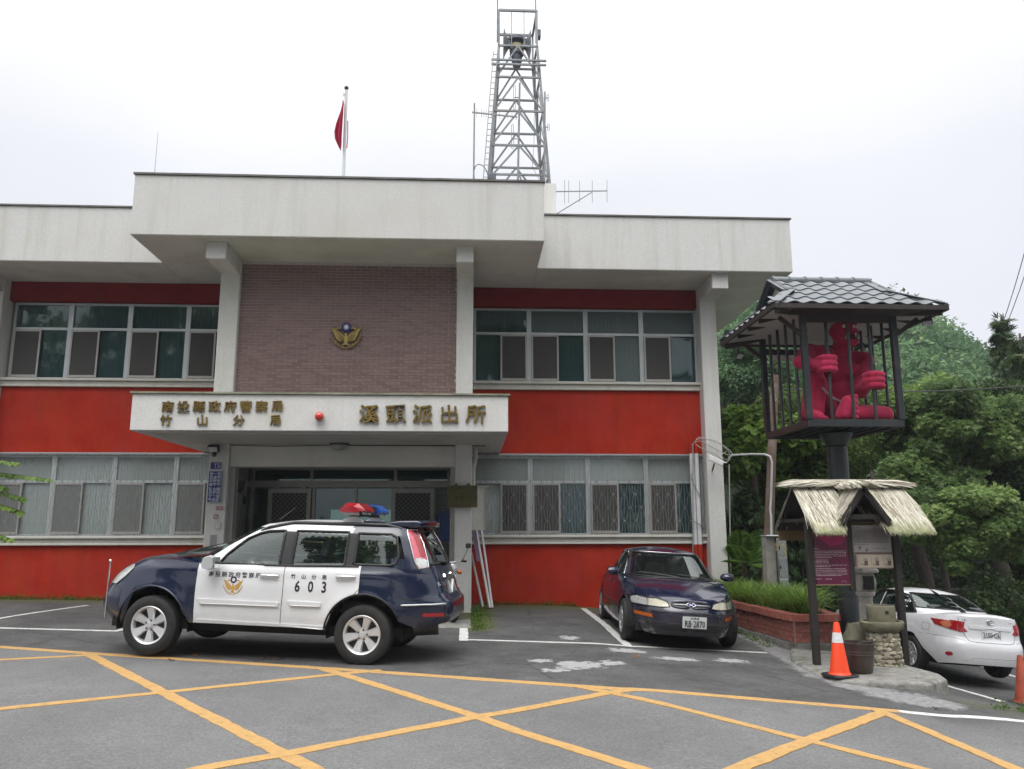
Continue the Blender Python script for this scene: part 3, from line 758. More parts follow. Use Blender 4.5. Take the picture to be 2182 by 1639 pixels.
def sm(x, xs, ys, r=.06):
    return float(np.mean(np.interp(x + np.linspace(-r, r, 7), xs, ys)))
def in_poly(x, y, P):
    c = False; n = len(P)
    for i in range(n):
        x1, y1 = P[i]; x2, y2 = P[(i + 1) % n]
        if (y1 > y) != (y2 > y) and x < (x2 - x1) * (y - y1) / (y2 - y1) + x1: c = not c
    return c
class Car:
    """a body wrapped round a plan outline: tub, decks, greenhouse with window openings, roof"""
    def __init__(s, root, d):
        s.r = root; s.d = d; s.V = []; s.F = []
        s.build()
    def xe(s, z): d = s.d; return sm(z, *d['xr'], r=.03), sm(z, *d['xf'], r=.03)
    def half(s, x, z, xr, xf, nf, nr):
        xm = (s.d['wb'] or 2.6) * .5
        if x >= xm: q = min(1, (x - xm) / max(.01, xf - xm)); n = nf
        else: q = min(1, (xm - x) / max(.01, xm - xr)); n = nr
        return max(0.0, 1 - q ** n) ** (1 / n)
    def arch(s, x):
        d = s.d; zb = sm(x, *d['zbot'])
        for xc in (0, d['wb']):
            if abs(x - xc) < d['ra']: zb = max(zb, d['rw'] + math.sqrt(d['ra'] ** 2 - (x - xc) ** 2) * d.get('asq', 1.0))
        return zb
    def columns(s, xr, xf, nf, nr, crit, step=.07):
        xm = s.d['wb'] * .5; xs = set()
        ps = (0, .12, .25, .38, .5, .62, .72, .81, .88, .93, .965)
        for p in ps:
            xs.add(round(xm + (xf - xm) * (1 - p ** nf) ** (1 / nf), 4)); xs.add(round(xm - (xm - xr) * (1 - p ** nr) ** (1 / nr), 4))
        a = xm - (xm - xr) * (1 - .965 ** nr) ** (1 / nr); b = xm + (xf - xm) * (1 - .965 ** nf) ** (1 / nf)
        for x in np.arange(a + step, b - step * .4, step): xs.add(round(float(x), 4))
        xs = sorted(xs)
        for c in crit:
            k = min(range(len(xs)), key=lambda i: abs(xs[i] - c))
            if 0 < k < len(xs) - 1: xs[k] = c
        return sorted(xs)
    def build(s):
        d = s.d; xr0, xf0 = d['xref']; ra = d['ra']; wb = d['wb']
        crit = list(d['crit'])
        for xc in (0, wb): crit += [xc - ra, xc - ra * .93, xc + ra * .93, xc + ra]
        cols = s.columns(xr0, xf0, d['nf'], d['nr'], crit)
        NR = 16; faces = {}
        def shift(x, xr, xf):
            xa = wb + ra + .03; xb = -ra - .03
            if x > xa: return xa + (x - xa) * (xf - xa) / (xf0 - xa)
            if x < xb: return xb + (x - xb) * (xr - xb) / (xr0 - xb)
            return x
        s.tub = {}
        for sd in (1, -1):
            grid = []
            for X in cols:
                zb = s.arch(X); zt = sm(X, *d['ztop']); colp = []
                for k in range(NR + 1):
                    tt = k / NR; z = zb + (zt - zb) * tt
                    xr, xf = s.xe(z); x = shift(X, xr, xf)
                    w = sm(z, *d['w'], r=.02) * s.half(x, z, xr, xf, d['nf'], d['nr'])
                    for xc in (0, wb):                                      # flared arches
                        rr = math.hypot(x - xc, (z - d['rw']) * 1.0); w += d['flare'] * math.exp(-((rr - ra) / .09) ** 2) * (1 if z > .3 else .5)
                    if d.get('crease'):
                        zc, amt = d['crease']; w += amt * math.exp(-((z - zc) / .03) ** 2) * sst(0, .4, x + .6)
                    s.V.append((x, sd * w, z)); colp.append(len(s.V) - 1)
                grid.append(colp)
            for i in range(len(cols) - 1):
                for k in range(NR):
                    f = (grid[i][k], grid[i + 1][k], grid[i + 1][k + 1], grid[i][k + 1])
                    c = np.mean([s.V[q] for q in f], 0)
                    s.put(d['zone'](c[0], c[1], c[2], 'tub'), f)
            s.tub[sd] = grid
        # decks: hood and boot lid spring from the shoulder line
        for name, x0, x1, crown in d['decks']:
            xs = [x for x in cols if x0 <= x <= x1]
            idx = [cols.index(x) for x in xs]; M = 14; rows = []
            for i in idx:
                a = s.V[s.tub[1][i][-1]]; row = []
                for j in range(M + 1):
                    q = -1 + 2 * j / M; y = a[1] * q
                    if j == 0: row.append(s.tub[-1][i][-1]); continue
                    if j == M: row.append(s.tub[1][i][-1]); continue
                    cr = crown * (1 - abs(q) ** 2.4) * min(1, a[1] / .55)
                    s.V.append((a[0], y, a[2] + cr)); row.append(len(s.V) - 1)
                rows.append(row)
            for i in range(len(rows) - 1):
                for j in range(M):
                    f = (rows[i][j], rows[i + 1][j], rows[i + 1][j + 1], rows[i][j + 1]); c = np.mean([s.V[q] for q in f], 0)
                    s.put(d['zone'](c[0], c[1], c[2], name), f)
        # greenhouse
        G = d['G']; nf, nr = G['nf'], G['nr']
        def ends(z): return sm(z, *G['xr'], r=.02), sm(z, *G['xf'], r=.02)
        zlo, zhi = G['z0'], G['z1']; NR = 26
        xrA, xfA = ends((zlo + zhi) / 2); cols = s.columns(xrA, xfA, nf, nr, [], .045)
        q = [((x - (xfA + xrA) / 2) / ((xfA - xrA) / 2)) for x in cols]
        top = []
        for sd in (1, -1):
            grid = []
            for u in q:
                colp = []
                for k in range(NR + 1):
                    z = zlo + (zhi - zlo) * k / NR; xr, xf = ends(z); x = (xr + xf) / 2 + u * (xf - xr) / 2
                    n = nf if u > 0 else nr; w = sm(z, *G['w'], r=.02) * max(0, 1 - abs(u) ** n) ** (1 / n)
                    w *= 1 - G.get('taper', .06) * max(0, -u) ** 2
                    s.V.append((x, sd * w, z)); colp.append(len(s.V) - 1)
                grid.append(colp)
            for i in range(len(q) - 1):
                for k in range(NR):
                    f = (grid[i][k], grid[i + 1][k], grid[i + 1][k + 1], grid[i][k + 1]); P = np.array([s.V[a] for a in f]); c = P.mean(0)
                    nrm = np.cross(P[2] - P[0], P[3] - P[1]); nn = nrm / (np.linalg.norm(nrm) + 1e-9)
                    side = abs(nn[1]) > .62; zone = d['zone'](c[0], c[1], c[2], 'green'); hole = False
                    for w_ in d['wins']:
                        if w_['face'] == 'side' and side and in_poly(c[0], c[2], w_['poly']): hole = True
                        if w_['face'] == 'front' and not side and c[0] > 1 and in_poly(c[1], c[2], w_['poly']): hole = True
                        if w_['face'] == 'rear' and not side and c[0] < 1 and in_poly(c[1], c[2], w_['poly']): hole = True
                    s.put('_hole' if hole else zone, f)
            top.append([g[-1] for g in grid])
        rings = [top[0], top[1]]; K = 8; prev = top
        zr = G['crown']
        for kk in range(1, K + 1):
            a = 1 - kk / K; new = [[], []]
            for sd in (0, 1):
                for i, idx in enumerate(top[sd]):
                    p = s.V[idx]; xr, xf = ends(zhi); xm = (xr + xf) / 2; hx = (xf - xr) / 2
                    x = xm + (p[0] - xm) * (a * .5 + .5 if a > 0 else .5); y = p[1] * a
                    e = ((x - xm) / hx) ** 2
                    s.V.append((x, y, p[2] + zr * (1 - a ** 2) * (1 - .35 * e))); new[sd].append(len(s.V) - 1)
                for i in range(len(q) - 1):
                    f = (prev[sd][i], prev[sd][i + 1], new[sd][i + 1], new[sd][i]); c = np.mean([s.V[a_] for a_ in f], 0)
                    s.put(d['zone'](c[0], c[1], c[2], 'roof'), f)
            prev = new
        # triangles for projecting details on
        polys = [f for z, fs in s.zones.items() for f in fs]
        s.bvh = BVHTree.FromPolygons([Vector(v) for v in s.V], polys)
        polys2 = [f for z, fs in s.zones.items() for f in fs]
        for z, fs in s.zones.items():
            if z == '_hole': continue
            nm, mat = d['parts'][z.replace('_l', '').replace('_r', '')]; s.mesh_part(nm, mat, fs)
    zones = None
    def put(s, z, f):
        if s.zones is None: s.zones = {}
        if z in ('fender', 'fdoor', 'rdoor', 'quarter', 'wpill', 'npill', 'bpill', 'nose', 'tail'):
            z = z + ('_l' if np.mean([s.V[i][1] for i in f]) > 0 else '_r')
        s.zones.setdefault(z, []).append(f)
    def mesh_part(s, nm, mat, fs):
        used = sorted({i for f in fs for i in f}); mp = {a: b for b, a in enumerate(used)}
        mb = MB(); mb.v = [s.V[i] for i in used]; mb.f = [tuple(mp[i] for i in f) for f in fs]; mb.m = [0] * len(fs)
        mb.f = [tuple(dict.fromkeys(f)) for f in mb.f]
        me = bpy.data.meshes.new(nm); me.from_pydata(mb.v, [], mb.f); me.materials.append(mat)
        bm = bmesh.new(); bm.from_mesh(me); bmesh.ops.remove_doubles(bm, verts=bm.verts, dist=.0008); bmesh.ops.recalc_face_normals(bm, faces=bm.faces); bm.to_mesh(me); bm.free()
        me.shade_smooth()
        return link(nm, me, s.r)
    DIR = {'left': ((0, 1, 0),), 'right': ((0, -1, 0),), 'front': ((1, 0, 0),), 'rear': ((-1, 0, 0),), 'top': ((0, 0, 1),)}
    def to3(s, face, u, v):
        return {'left': Vector((u, 3, v)), 'right': Vector((u, -3, v)), 'front': Vector((6, u, v)), 'rear': Vector((-4, u, v)), 'top': Vector((u, v, 4))}[face]
    def hit(s, face, u, v, off):
        dr = Vector(s.DIR[face][0]); o = s.to3(face, u, v)
        h = s.bvh.ray_cast(o, -dr)
        if h[0] is None: return None
        n = h[1]
        if n.dot(dr) < 0: n = -n
        return h[0] + n * off
    def patch(s, face, poly, off, name, mat, parent=None, res=.05, thick=0):
        bm = bmesh.new(); vs = [bm.verts.new((p[0], p[1], 0)) for p in poly]; bm.faces.new(vs)
        bmesh.ops.triangulate(bm, faces=bm.faces)
        for _ in range(7):
            lg = [e for e in bm.edges if e.calc_length() > res]
            if not lg: break
            bmesh.ops.subdivide_edges(bm, edges=lg, cuts=1); bmesh.ops.triangulate(bm, faces=bm.faces)
        last = None
        for v in bm.verts:
            h = s.hit(face, v.co.x, v.co.y, off)
            if h is None: h = last or s.to3(face, v.co.x, v.co.y)
            else: last = h
            v.co = h
        dr = Vector(s.DIR[face][0])
        if thick:
            r = bmesh.ops.extrude_face_region(bm, geom=list(bm.faces))
            for v in [g for g in r['geom'] if isinstance(g, bmesh.types.BMVert)]: v.co -= dr * thick
        bmesh.ops.recalc_face_normals(bm, faces=bm.faces)
        if not thick and len(bm.faces):
            if sum((f.normal.dot(dr) * f.calc_area() for f in bm.faces)) < 0: bmesh.ops.reverse_faces(bm, faces=bm.faces)
        me = bpy.data.meshes.new(name); bm.to_mesh(me); bm.free(); me.materials.append(mat); me.shade_smooth()
        if thick: me.set_sharp_from_angle(angle=R_(50))
        return link(name, me, parent or s.r)
    def line(s, face, pts, r, name, mat, off=0.0, parent=None, closed=False, n=5):
        P = [Vector((p[0], p[1])) for p in pts]; q = []
        if closed: P = P + [P[0]]
        for a, b in zip(P, P[1:]):
            m = max(1, int((b - a).length / .04)); q += [a + (b - a) * k / m for k in range(m)]
        if not closed: q.append(P[-1])
        h = [s.hit(face, p.x, p.y, off) for p in q]; h = [p for p in h if p is not None]
        if len(h) < 2: return None
        return MB().tube(h, r, n, closed=closed).build(name, mat, parent or s.r, local=True, smooth=180)
    def text(s, face, txt, u, v, size, mat, off=.003, bold=0., flip=False, parent=None, sx=1.0, name='lettering', slant=0):
        me = glyphs(txt, size, 0, bold)
        bm = bmesh.new(); bm.from_mesh(me)
        for v_ in bm.verts:
            x = v_.co.x * sx * (-1 if flip else 1) + slant * v_.co.y
            h = s.hit(face, u + x, v + v_.co.y, off); v_.co = h if h is not None else s.to3(face, u, v)
        bmesh.ops.recalc_face_normals(bm, faces=bm.faces)
        bm.to_mesh(me); bm.free(); me.name = name; me.materials.clear(); me.materials.append(mat)
        return link(name, me, parent or s.r)
def wheel(root, c, r, wdt, side, spokes, rim_r, style, mat=None, turn=0.0):
    """side = +1: the outer face looks to +y"""
    mat = mat or RIM; c = Vector(c)
    L = lambda prof, m: [(pr, side * h) for pr, h in prof]
    hub = MB().lathe([(.05, side * (wdt * .02)), (.15, side * wdt * .02), (.15, -side * wdt * .1), (.05, -side * wdt * .1)], c, 24, ax='y')
    w = hub.build('wheel', DISC, root, local=True, smooth=40)
    h = wdt / 2
    prof = [(rim_r, -h * .9), (rim_r + .02, -h), (r - .045, -h * .98), (r - .012, -h * .82), (r, -h * .55), (r, h * .55), (r - .012, h * .82), (r - .045, h * .98), (rim_r + .02, h), (rim_r, h * .9)]
    m = MB().lathe([(a, side * b) for a, b in prof], c, 48, ax='y', caps=(False, False))
    for k in range(3): m.lathe([(r + .002, side * (-h * .4 + k * h * .4 - .006)), (r - .006, side * (-h * .4 + k * h * .4)), (r + .002, side * (-h * .4 + k * h * .4 + .006))], c, 48, ax='y')
    m.build('tyre', TYRE, w, local=True, smooth=35)
    m = MB().lathe([(rim_r + .004, side * h * .93), (rim_r - .004, side * h * 1.0), (rim_r - .022, side * h * .9), (rim_r - .035, side * h * .3), (rim_r - .03, -side * h * .7)], c, 48, ax='y', caps=(False, False))
    n = spokes
    for k in range(n):
        a = 2 * math.pi * (k + .25) / n + turn
        def pt(rr, da, y): return c + Vector((math.cos(a + da) * rr, side * y, math.sin(a + da) * rr))
        r0, r1 = .05, rim_r - .008
        if style == 'suv': w0, w1 = .042, .062
        elif style == 'thin': w0, w1 = .026, .036
        else: w0, w1 = .03, .05
        ringA = [pt(r0, w0 / r0 * .9, h * .42), pt(r0, w0 / r0 * .6, h * .62), pt(r0, -w0 / r0 * .6, h * .62), pt(r0, -w0 / r0 * .9, h * .42)]
        ringM = [pt(r1 * .6, w0 * 1.1 / (r1 * .6), h * .5), pt(r1 * .6, w0 * .75 / (r1 * .6), h * .76), pt(r1 * .6, -w0 * .75 / (r1 * .6), h * .76), pt(r1 * .6, -w0 * 1.1 / (r1 * .6), h * .5)]
        ringB = [pt(r1, w1 / r1, h * .6), pt(r1, w1 * .8 / r1, h * .9), pt(r1, -w1 * .8 / r1, h * .9), pt(r1, -w1 / r1, h * .6)]
        m.loft([ringA, ringM, ringB])
    m.lathe([(.0, side * h * .80), (.03, side * h * .80), (.034, side * h * .70), (.07, side * h * .62), (.075, side * h * .4)], c, 20, ax='y')
    rm = m.build('rim', mat, w, local=True, smooth=38)
    m = MB()
    for k in range(5):
        a = 2 * math.pi * k / 5 + .5; p = c + Vector((math.cos(a) * .055, side * h * .60, math.sin(a) * .055))
        m.cyl(p, p + Vector((0, side * .018, 0)), .011, n=6)
    m.build('wheel_nut', DISC, w, local=True)
    return w
def emblem_shapes():
    """the winged police badge as tapered strokes; x -1.15..1.15, y -.9..1.1"""
    S = []
    def stroke(p0, p1, p2, w0, w1, n=7):
        L, Rr = [], []
        for i in range(n + 1):
            t_ = i / n; p = ((1 - t_) ** 2 * p0[0] + 2 * t_ * (1 - t_) * p1[0] + t_ * t_ * p2[0], (1 - t_) ** 2 * p0[1] + 2 * t_ * (1 - t_) * p1[1] + t_ * t_ * p2[1])
            q = (2 * (1 - t_) * (p1[0] - p0[0]) + 2 * t_ * (p2[0] - p1[0]), 2 * (1 - t_) * (p1[1] - p0[1]) + 2 * t_ * (p2[1] - p1[1])); l = math.hypot(*q) + 1e-9
            w = w0 + (w1 - w0) * t_; L.append((p[0] - q[1] / l * w, p[1] + q[0] / l * w)); Rr.append((p[0] + q[1] / l * w, p[1] - q[0] / l * w))
        S.append(L + Rr[::-1])
    for m in (1, -1):
        f = lambda *pts: [(m * x, y) for x, y in pts]
        for k in range(5):                                                     # wing feathers
            t_ = k / 4
            stroke(*f((.17, .06 - .085 * k), (.50, .12 - .12 * k), (1.10 - .38 * t_, .74 - .20 * k)), .022, .045)
        stroke(*f((.15, .0), (.40, .35), (1.08, .74)), .05, .02)
        stroke(*f((.05, -.80), (.75, -.72), (1.14, .22)), .035, .02)            # wreath
        for k, t_ in enumerate((.2, .36, .52, .68, .84)):
            bx = 2 * t_ * (1 - t_) * .75 + t_ * t_ * 1.14 + (1 - t_) ** 2 * .05; by = (1 - t_) ** 2 * -.80 + 2 * t_ * (1 - t_) * -.72 + t_ * t_ * .22
            stroke(*f((bx, by), (bx + .06, by + .12), (bx - .10 + .05 * k, by + .22)), .035, .006); stroke(*f((bx, by), (bx + .12, by + .0), (bx + .17, by + .14)), .03, .006)
        stroke(*f((.36, .66), (.55, .78), (.78, .60)), .05, .02); stroke(*f((.42, .74), (.55, .70), (.70, .58)), .04, .02)
    body = []
    for i in range(20):
        a = 2 * math.pi * i / 20; body.append((.15 * math.cos(a) * (1 - .25 * math.sin(a)), -.14 + .33 * math.sin(a)))
    S.append(body); S.append([(.09 * math.cos(2 * math.pi * i / 12), .25 + .09 * math.sin(2 * math.pi * i / 12)) for i in range(12)])
    for k in (-1, 0, 1): stroke((.03 * k, -.40), (.1 * k, -.5), (.20 * k, -.62), .05, .06)
    disc = [(.36 * math.cos(2 * math.pi * i / 32), .77 + .36 * math.sin(2 * math.pi * i / 32)) for i in range(32)]
    sun = [(.13 * math.cos(2 * math.pi * i / 24), .77 + .13 * math.sin(2 * math.pi * i / 24)) for i in range(24)]
    rays = []
    for k in range(12):
        a = 2 * math.pi * k / 12; rays.append([(.15 * math.cos(a - .17), .77 + .15 * math.sin(a - .17)), (.26 * math.cos(a), .77 + .26 * math.sin(a)), (.15 * math.cos(a + .17), .77 + .15 * math.sin(a + .17))])
    return S, disc, sun, rays
EMB = emblem_shapes()
def seat(root, x, y, bench=False, cover=True, dz=0.0):
    w = .24 if not bench else .6
    m = MB().obox((x, y, .62 + dz), (.5, w * 2, .16)).obox((x - .3, y, .92 + dz), (.14, w * 2, .58), Matrix.Rotation(R_(-14), 3, 'Y'))
    o = m.build('seat', SEATC, root, local=True, bevel=.05, seg=3)
    for yy in ((y,) if not bench else (-.38, .38)):
        MB().obox((x - .39, yy, 1.30 + dz), (.10, .27, .20), Matrix.Rotation(R_(-10), 3, 'Y')).build('headrest', COVER if cover else SEATC, o, local=True, bevel=.04, seg=3)
    return o
def cabin(root, xd, yw, cover=True, drv=1, dz=0.0, bench=1.95):
    m = MB().obox((xd - .18, 0, .90 + dz * .6), (.52, 2 * yw - .12, .26), Matrix.Rotation(R_(-8), 3, 'Y'))
    m.build('dashboard', GREYI, root, local=True, bevel=.06, seg=3)
    c = Vector((xd - .52, drv * .36, .99 + dz * .6)); ax = Vector((-.86, 0, .5)); mb = MB(); ring = mb.ring(c, ax, .185, 28); mb.tube(ring, .016, 8, closed=True)
    for k in (0, 9, 19): mb.bar(ring[k], c, .02)
    mb.ball(c, .05); mb.build('steering_wheel', BLACK, root, local=True, smooth=60)
    for y in (.37, -.37): seat(root, xd - 1.02, y, cover=cover, dz=dz)
    seat(root, xd - bench, 0, True, cover, dz)

# ------------------------------------------------------------------ the police off-roader
def suv_zone(x, y, z, k):
    if k == 'hood': return 'hood'
    if k == 'tub':
        if x > 2.08: return 'nose' if x > 3.12 else 'fender'
        if x > .99: return 'fdoor'
        if x > .068: return 'rdoor'
        return 'tail' if x < -.62 else 'quarter'
    if k == 'roof': return 'wroof' if x > .235 else 'nroof'
    if k == 'green':
        if z < 1.512 and (.90 < x < 1.12 or .10 < x < .34): return 'bpill'
        return 'wpill' if x > .235 else 'npill'
SUV = dict(wb=2.625, ra=.455, rw=.345, asq=1.0, nf=4.2, nr=5.5, xref=(-.93, 3.47), flare=.022, crease=(1.02, .008), crit=(2.08, .99, .068, -.62, 3.12),
    xf=([.30, .38, .50, .68, .80, .90, 1.0, 1.06, 1.2], [3.30, 3.42, 3.52, 3.50, 3.44, 3.36, 3.24, 3.12, 3.0]),
    xr=([.30, .42, .55, .74, .80, .95, 1.1, 1.2], [-.82, -.92, -.99, -.985, -.90, -.86, -.80, -.77]),
    w=([.28, .38, .50, .70, .85, 1.0, 1.06, 1.12, 1.2], [.80, .845, .868, .878, .876, .862, .848, .825, .80]),
    zbot=([-1.2, -.95, -.6, .3, .5, 2.0, 2.2, 3.0, 3.35, 3.6], [.56, .50, .43, .36, .395, .405, .39, .33, .34, .40]),
    ztop=([-1.2, .2, 1.0, 2.0, 2.2, 2.45, 2.8, 3.05, 3.2, 3.4, 3.55], [1.135, 1.125, 1.10, 1.085, 1.10, 1.125, 1.105, 1.085, 1.055, .985, .86]),
    decks=[('hood', 2.0, 3.6, .055)],
    G=dict(nf=3.6, nr=6.5, z0=1.06, z1=1.585, taper=.05, crown=.075,
        xf=([1.05, 1.10, 1.158, 1.319, 1.486, 1.578, 1.62], [2.42, 2.36, 2.29, 2.03, 1.71, 1.50, 1.36]),
        xr=([1.05, 1.1, 1.27, 1.45, 1.58], [-.80, -.785, -.71, -.60, -.50]),
        w=([1.05, 1.10, 1.3, 1.5, 1.585], [.838, .826, .765, .70, .645])),
    wins=[dict(face='side', poly=[(1.86, 1.10), (1.78, 1.21), (1.57, 1.40), (1.42, 1.468), (1.30, 1.497), (1.08, 1.51), (1.08, 1.10)]),
          dict(face='side', poly=[(.93, 1.10), (.93, 1.512), (.28, 1.515), (.28, 1.12)]),
          dict(face='side', poly=[(.16, 1.14), (.16, 1.505), (-.24, 1.505), (-.31, 1.47), (-.36, 1.25), (-.33, 1.16), (-.25, 1.14)]),
          dict(face='front', poly=[(-.66, 1.14), (.66, 1.14), (.56, 1.54), (-.56, 1.54)]),
          dict(face='rear', poly=[(-.60, 1.16), (.60, 1.16), (.52, 1.53), (-.52, 1.53)])],
    zone=suv_zone,
    parts=dict(hood=('hood', NAVY), nose=('front_bumper', NAVY), fender=('front_fender', NAVY), fdoor=('front_door', CWHITE), rdoor=('rear_door', CWHITE),
               quarter=('rear_quarter', NAVY), tail=('tailgate', NAVY), wroof=('roof', CWHITE), nroof=('rear_roof', NAVY), wpill=('cabin_frame', CWHITE), npill=('window_pillar', NAVY), bpill=('door_pillar', RUB)))
cf = np.array(PD(316, 1332, 9.6)); cr_ = np.array(PD(772, 1353, 9.31)); xl = (cf - cr_) / np.linalg.norm(cf - cr_)
up = np.array([0, 0, 1.0]); up -= xl * (up @ xl); up /= np.linalg.norm(up); yl = np.cross(up, xl); Oc = cr_ - .84 * yl - .345 * up
suv = thing('police_car', 'white and navy police off-road car number 603 with red and blue roof light bar', 'police car', Oc)
suv.rotation_euler = Matrix((xl, yl, up)).transposed().to_euler()
sc_ = Car(suv, SUV)
for sd, face in ((1, 'left'), (-1, 'right')):
    for wn in SUV['wins'][:3]:
        P = wn['poly']; cx_ = sum(p[0] for p in P) / len(P); cz_ = sum(p[1] for p in P) / len(P)
        big = [(cx_ + (p[0] - cx_) * 1.03, cz_ + (p[1] - cz_) * 1.04) for p in P]
        g = sc_.patch(face, big, -.006, 'side_window', CARG, res=.08)
        sc_.line(face, P, .017, 'window_seal', RUB, .0, closed=True)
    sc_.line(face, [(1.88, 1.092), (1.0, 1.098), (.1, 1.118)], .013, 'belt_moulding', RUB, .002)
    sc_.line(face, [(.995, 1.09), (.99, .8), (1.0, .42)], .0045, 'door_seam', RUB, -.001)
    sc_.line(face, [(.066, 1.11), (.066, .86), (.12, .80)], .0045, 'door_seam', RUB, -.001)
    sc_.line(face, [(2.08, 1.08), (2.085, .8), (2.08, .43)], .0045, 'door_seam', RUB, -.001)
    sc_.patch(face, [(2.03, .405), (.46, .39), (.46, .43), (2.04, .445)], .018, 'sill_strip', CWHITE, res=.1, thick=.03)
    for a, b in ((2.04, 1.03), (.92, .515)):
        pz = .655 if a > 1 else .672
        sc_.patch(face, [(a - .04, pz - .028), (b + .0, pz - .028), (b - .008, pz + .02), (a, pz + .028)], .018, 'side_moulding', CWHITE, res=.1, thick=.03)
        sc_.line(face, [(a - .04, pz - .026), (b + .01, pz - .024)], .007, 'moulding_silver_line', SILV, .018)  # silver strip along the lower edge of the moulding
    for hx in (1.17, .235):
        hz = .972 if hx > 1 else .990
        o = sc_.patch(face, [(hx - .16, hz - .045), (hx + .13, hz - .045), (hx + .145, hz), (hx + .13, hz + .045), (hx - .14, hz + .045), (hx - .165, hz + .02)], .003, 'handle_plate', CWHITE, res=.06, thick=.012)
        h0, h1 = sc_.hit(face, hx - .1, hz + .008, .028), sc_.hit(face, hx + .1, hz + .008, .028); hA, hB = sc_.hit(face, hx - .115, hz + .005, .0), sc_.hit(face, hx + .115, hz + .005, .0)
        MB().tube([hA, h0, h1, hB], [.012, .016, .016, .012], 8).build('door_handle', CHROME, o, local=True, smooth=60)
    # mirror
    b = Vector((1.86, sd * .87, 1.10)); m = MB()
    m.loft([[b + Vector((dx_ * k_, sd * (yy * 1.0), zz * k2)) for dx_, zz in ((.09, -.06), (.11, .0), (.08, .075), (0, .10), (-.06, .085), (-.075, 0), (-.06, -.06), (.02, -.075))] for yy, k_, k2 in ((0, .4, .45), (.05, .85, .85), (.13, 1, 1), (.19, .8, .85))])
    mo = m.build('door_mirror', SILV, suv, local=True, smooth=45)
    MB().loft([[b + Vector((-.066, sd * (.10 + yy), .005 + zz)) for yy, zz in ((-.06, -.055), (.07, -.05), (.075, .07), (-.06, .075))], [b + Vector((-.078, sd * (.10 + yy), .005 + zz)) for yy, zz in ((-.06, -.055), (.07, -.05), (.075, .07), (-.06, .075))]]).build('mirror_glass', CHROME, mo, local=True)
    # lamps
    hp = [(3.31, .80), (3.26, .925), (3.13, 1.03), (3.02, 1.045), (2.98, 1.0), (3.06, .9), (3.19, .80)]
    sc_.patch(face, hp, .006, 'headlamp', CLEARL, res=.05, thick=.03)
    sc_.line(face, hp, .006, 'headlamp_seal', RUB, .004, closed=True)
    tlp = [(-.40, 1.565), (-.50, 1.56), (-.60, 1.40), (-.675, 1.22), (-.70, 1.13), (-.60, 1.11), (-.545, 1.2), (-.47, 1.40)]
    sc_.patch(face, tlp, .010, 'tail_lamp', PINKL, res=.05, thick=.03)
    sc_.patch(face, [(-.61, 1.235), (-.685, 1.20), (-.70, 1.14), (-.61, 1.12), (-.56, 1.18), (-.55, 1.23)], .013, 'reversing_lamp', CLEARL, res=.04, thick=.02)
    sc_.patch(face, [(-.485, 1.50), (-.53, 1.50), (-.65, 1.25), (-.605, 1.25)], .014, 'brake_lamp', REDL, res=.04)
    sc_.line(face, tlp, .008, 'tail_lamp_trim', CHROME, .008, closed=True)
    sc_.line(face, [(-.44, .695), (-.92, .715)], .011, 'bumper_strip', SILV, .010)
    sc_.line(face, [(-.34, .80), (-.5, .765), (-.93, .775)], .005, 'bumper_seam', RUB, -.001)
    sc_.line(face, [(3.4, .80), (3.1, .76), (2.98, .66)], .0045, 'bumper_seam', RUB, -.001)
    sc_.line(face, [(-.30, 1.06), (-.30, .92), (-.31, .91), (-.46, .91), (-.47, .92), (-.47, 1.05), (-.46, 1.06)], .0035, 'fuel_flap', RUB, -.001, closed=True) if sd == 1 else None
    for xc in (0, 2.625):
        pts = [Vector((xc + math.cos(a) * .455, sd * .80, .345 + math.sin(a) * .455)) for a in np.linspace(-.15, math.pi + .15, 22)]
        m = MB(); m.loft([[p for p in pts], [Vector((p.x, sd * .45, p.z)) for p in pts]], closed=False, caps=(False, False)); m.build('wheel_well', WELL, suv, local=True)
        lp = [sc_.hit(face, xc + math.cos(a) * .462, .345 + math.sin(a) * .462, .0) for a in np.linspace(.12, math.pi - .10, 26)]; lp = [p for p in lp if p]
        MB().tube(lp, .013, 6).build('arch_trim', RUB if xc == 0 else NAVY, suv, local=True, smooth=180)
        wheel(suv, (xc, sd * .765, .345), .345, .225, sd, 6, .222, 'suv', turn=.25 if xc else .55)
# markings
for ch, x in zip('南投縣政府警察局', np.linspace(1.90, 1.31, 8)): sc_.text('left', ch, x, .968, .070, INK, bold=.0006, flip=True)
for ch, x in zip('竹山分局', np.linspace(.875, .495, 4)): sc_.text('left', ch, x, .978, .06, INK, bold=.001, flip=True)
for ch, x in zip('603', (.815, .652, .488)): sc_.text('left', ch, x, .862, .175, INK, bold=.004, flip=True, sx=.78)
eb = None
EGOLD = pm('emblem_print_gold', (.60, .33, .03), .5)
ex0, ez0, es = 1.61, .832, .108
def flat_shapes(car, face, shapes, f, off, name, mat, parent=None):
    m = MB()
    for P in shapes:
        n = len(P) // 2; q = [car.hit(face, *f(p), off) for p in P]
        if any(h is None for h in q): continue
        if len(P) > 14 and n == 8 and False: pass
        m.add(q, [tuple(range(len(q)))])
    me = bpy.data.meshes.new(name); me.from_pydata(m.v, [], m.f); me.materials.append(mat)
    return link(name, me, parent or car.r)
fe = lambda p: (ex0 - p[0] * es, ez0 + p[1] * es)
eb = flat_shapes(sc_, 'left', EMB[0], fe, .003, 'police_emblem', EGOLD)
flat_shapes(sc_, 'left', [EMB[1]], fe, .0034, 'emblem_disc', pm('emblem_blue', (.01, .012, .06), .4), eb)
flat_shapes(sc_, 'left', [[((p[0]) * 1.5, .77 + (p[1] - .77) * 1.5) for p in EMB[2]]], fe, .0038, 'emblem_sun', PLATE, eb)
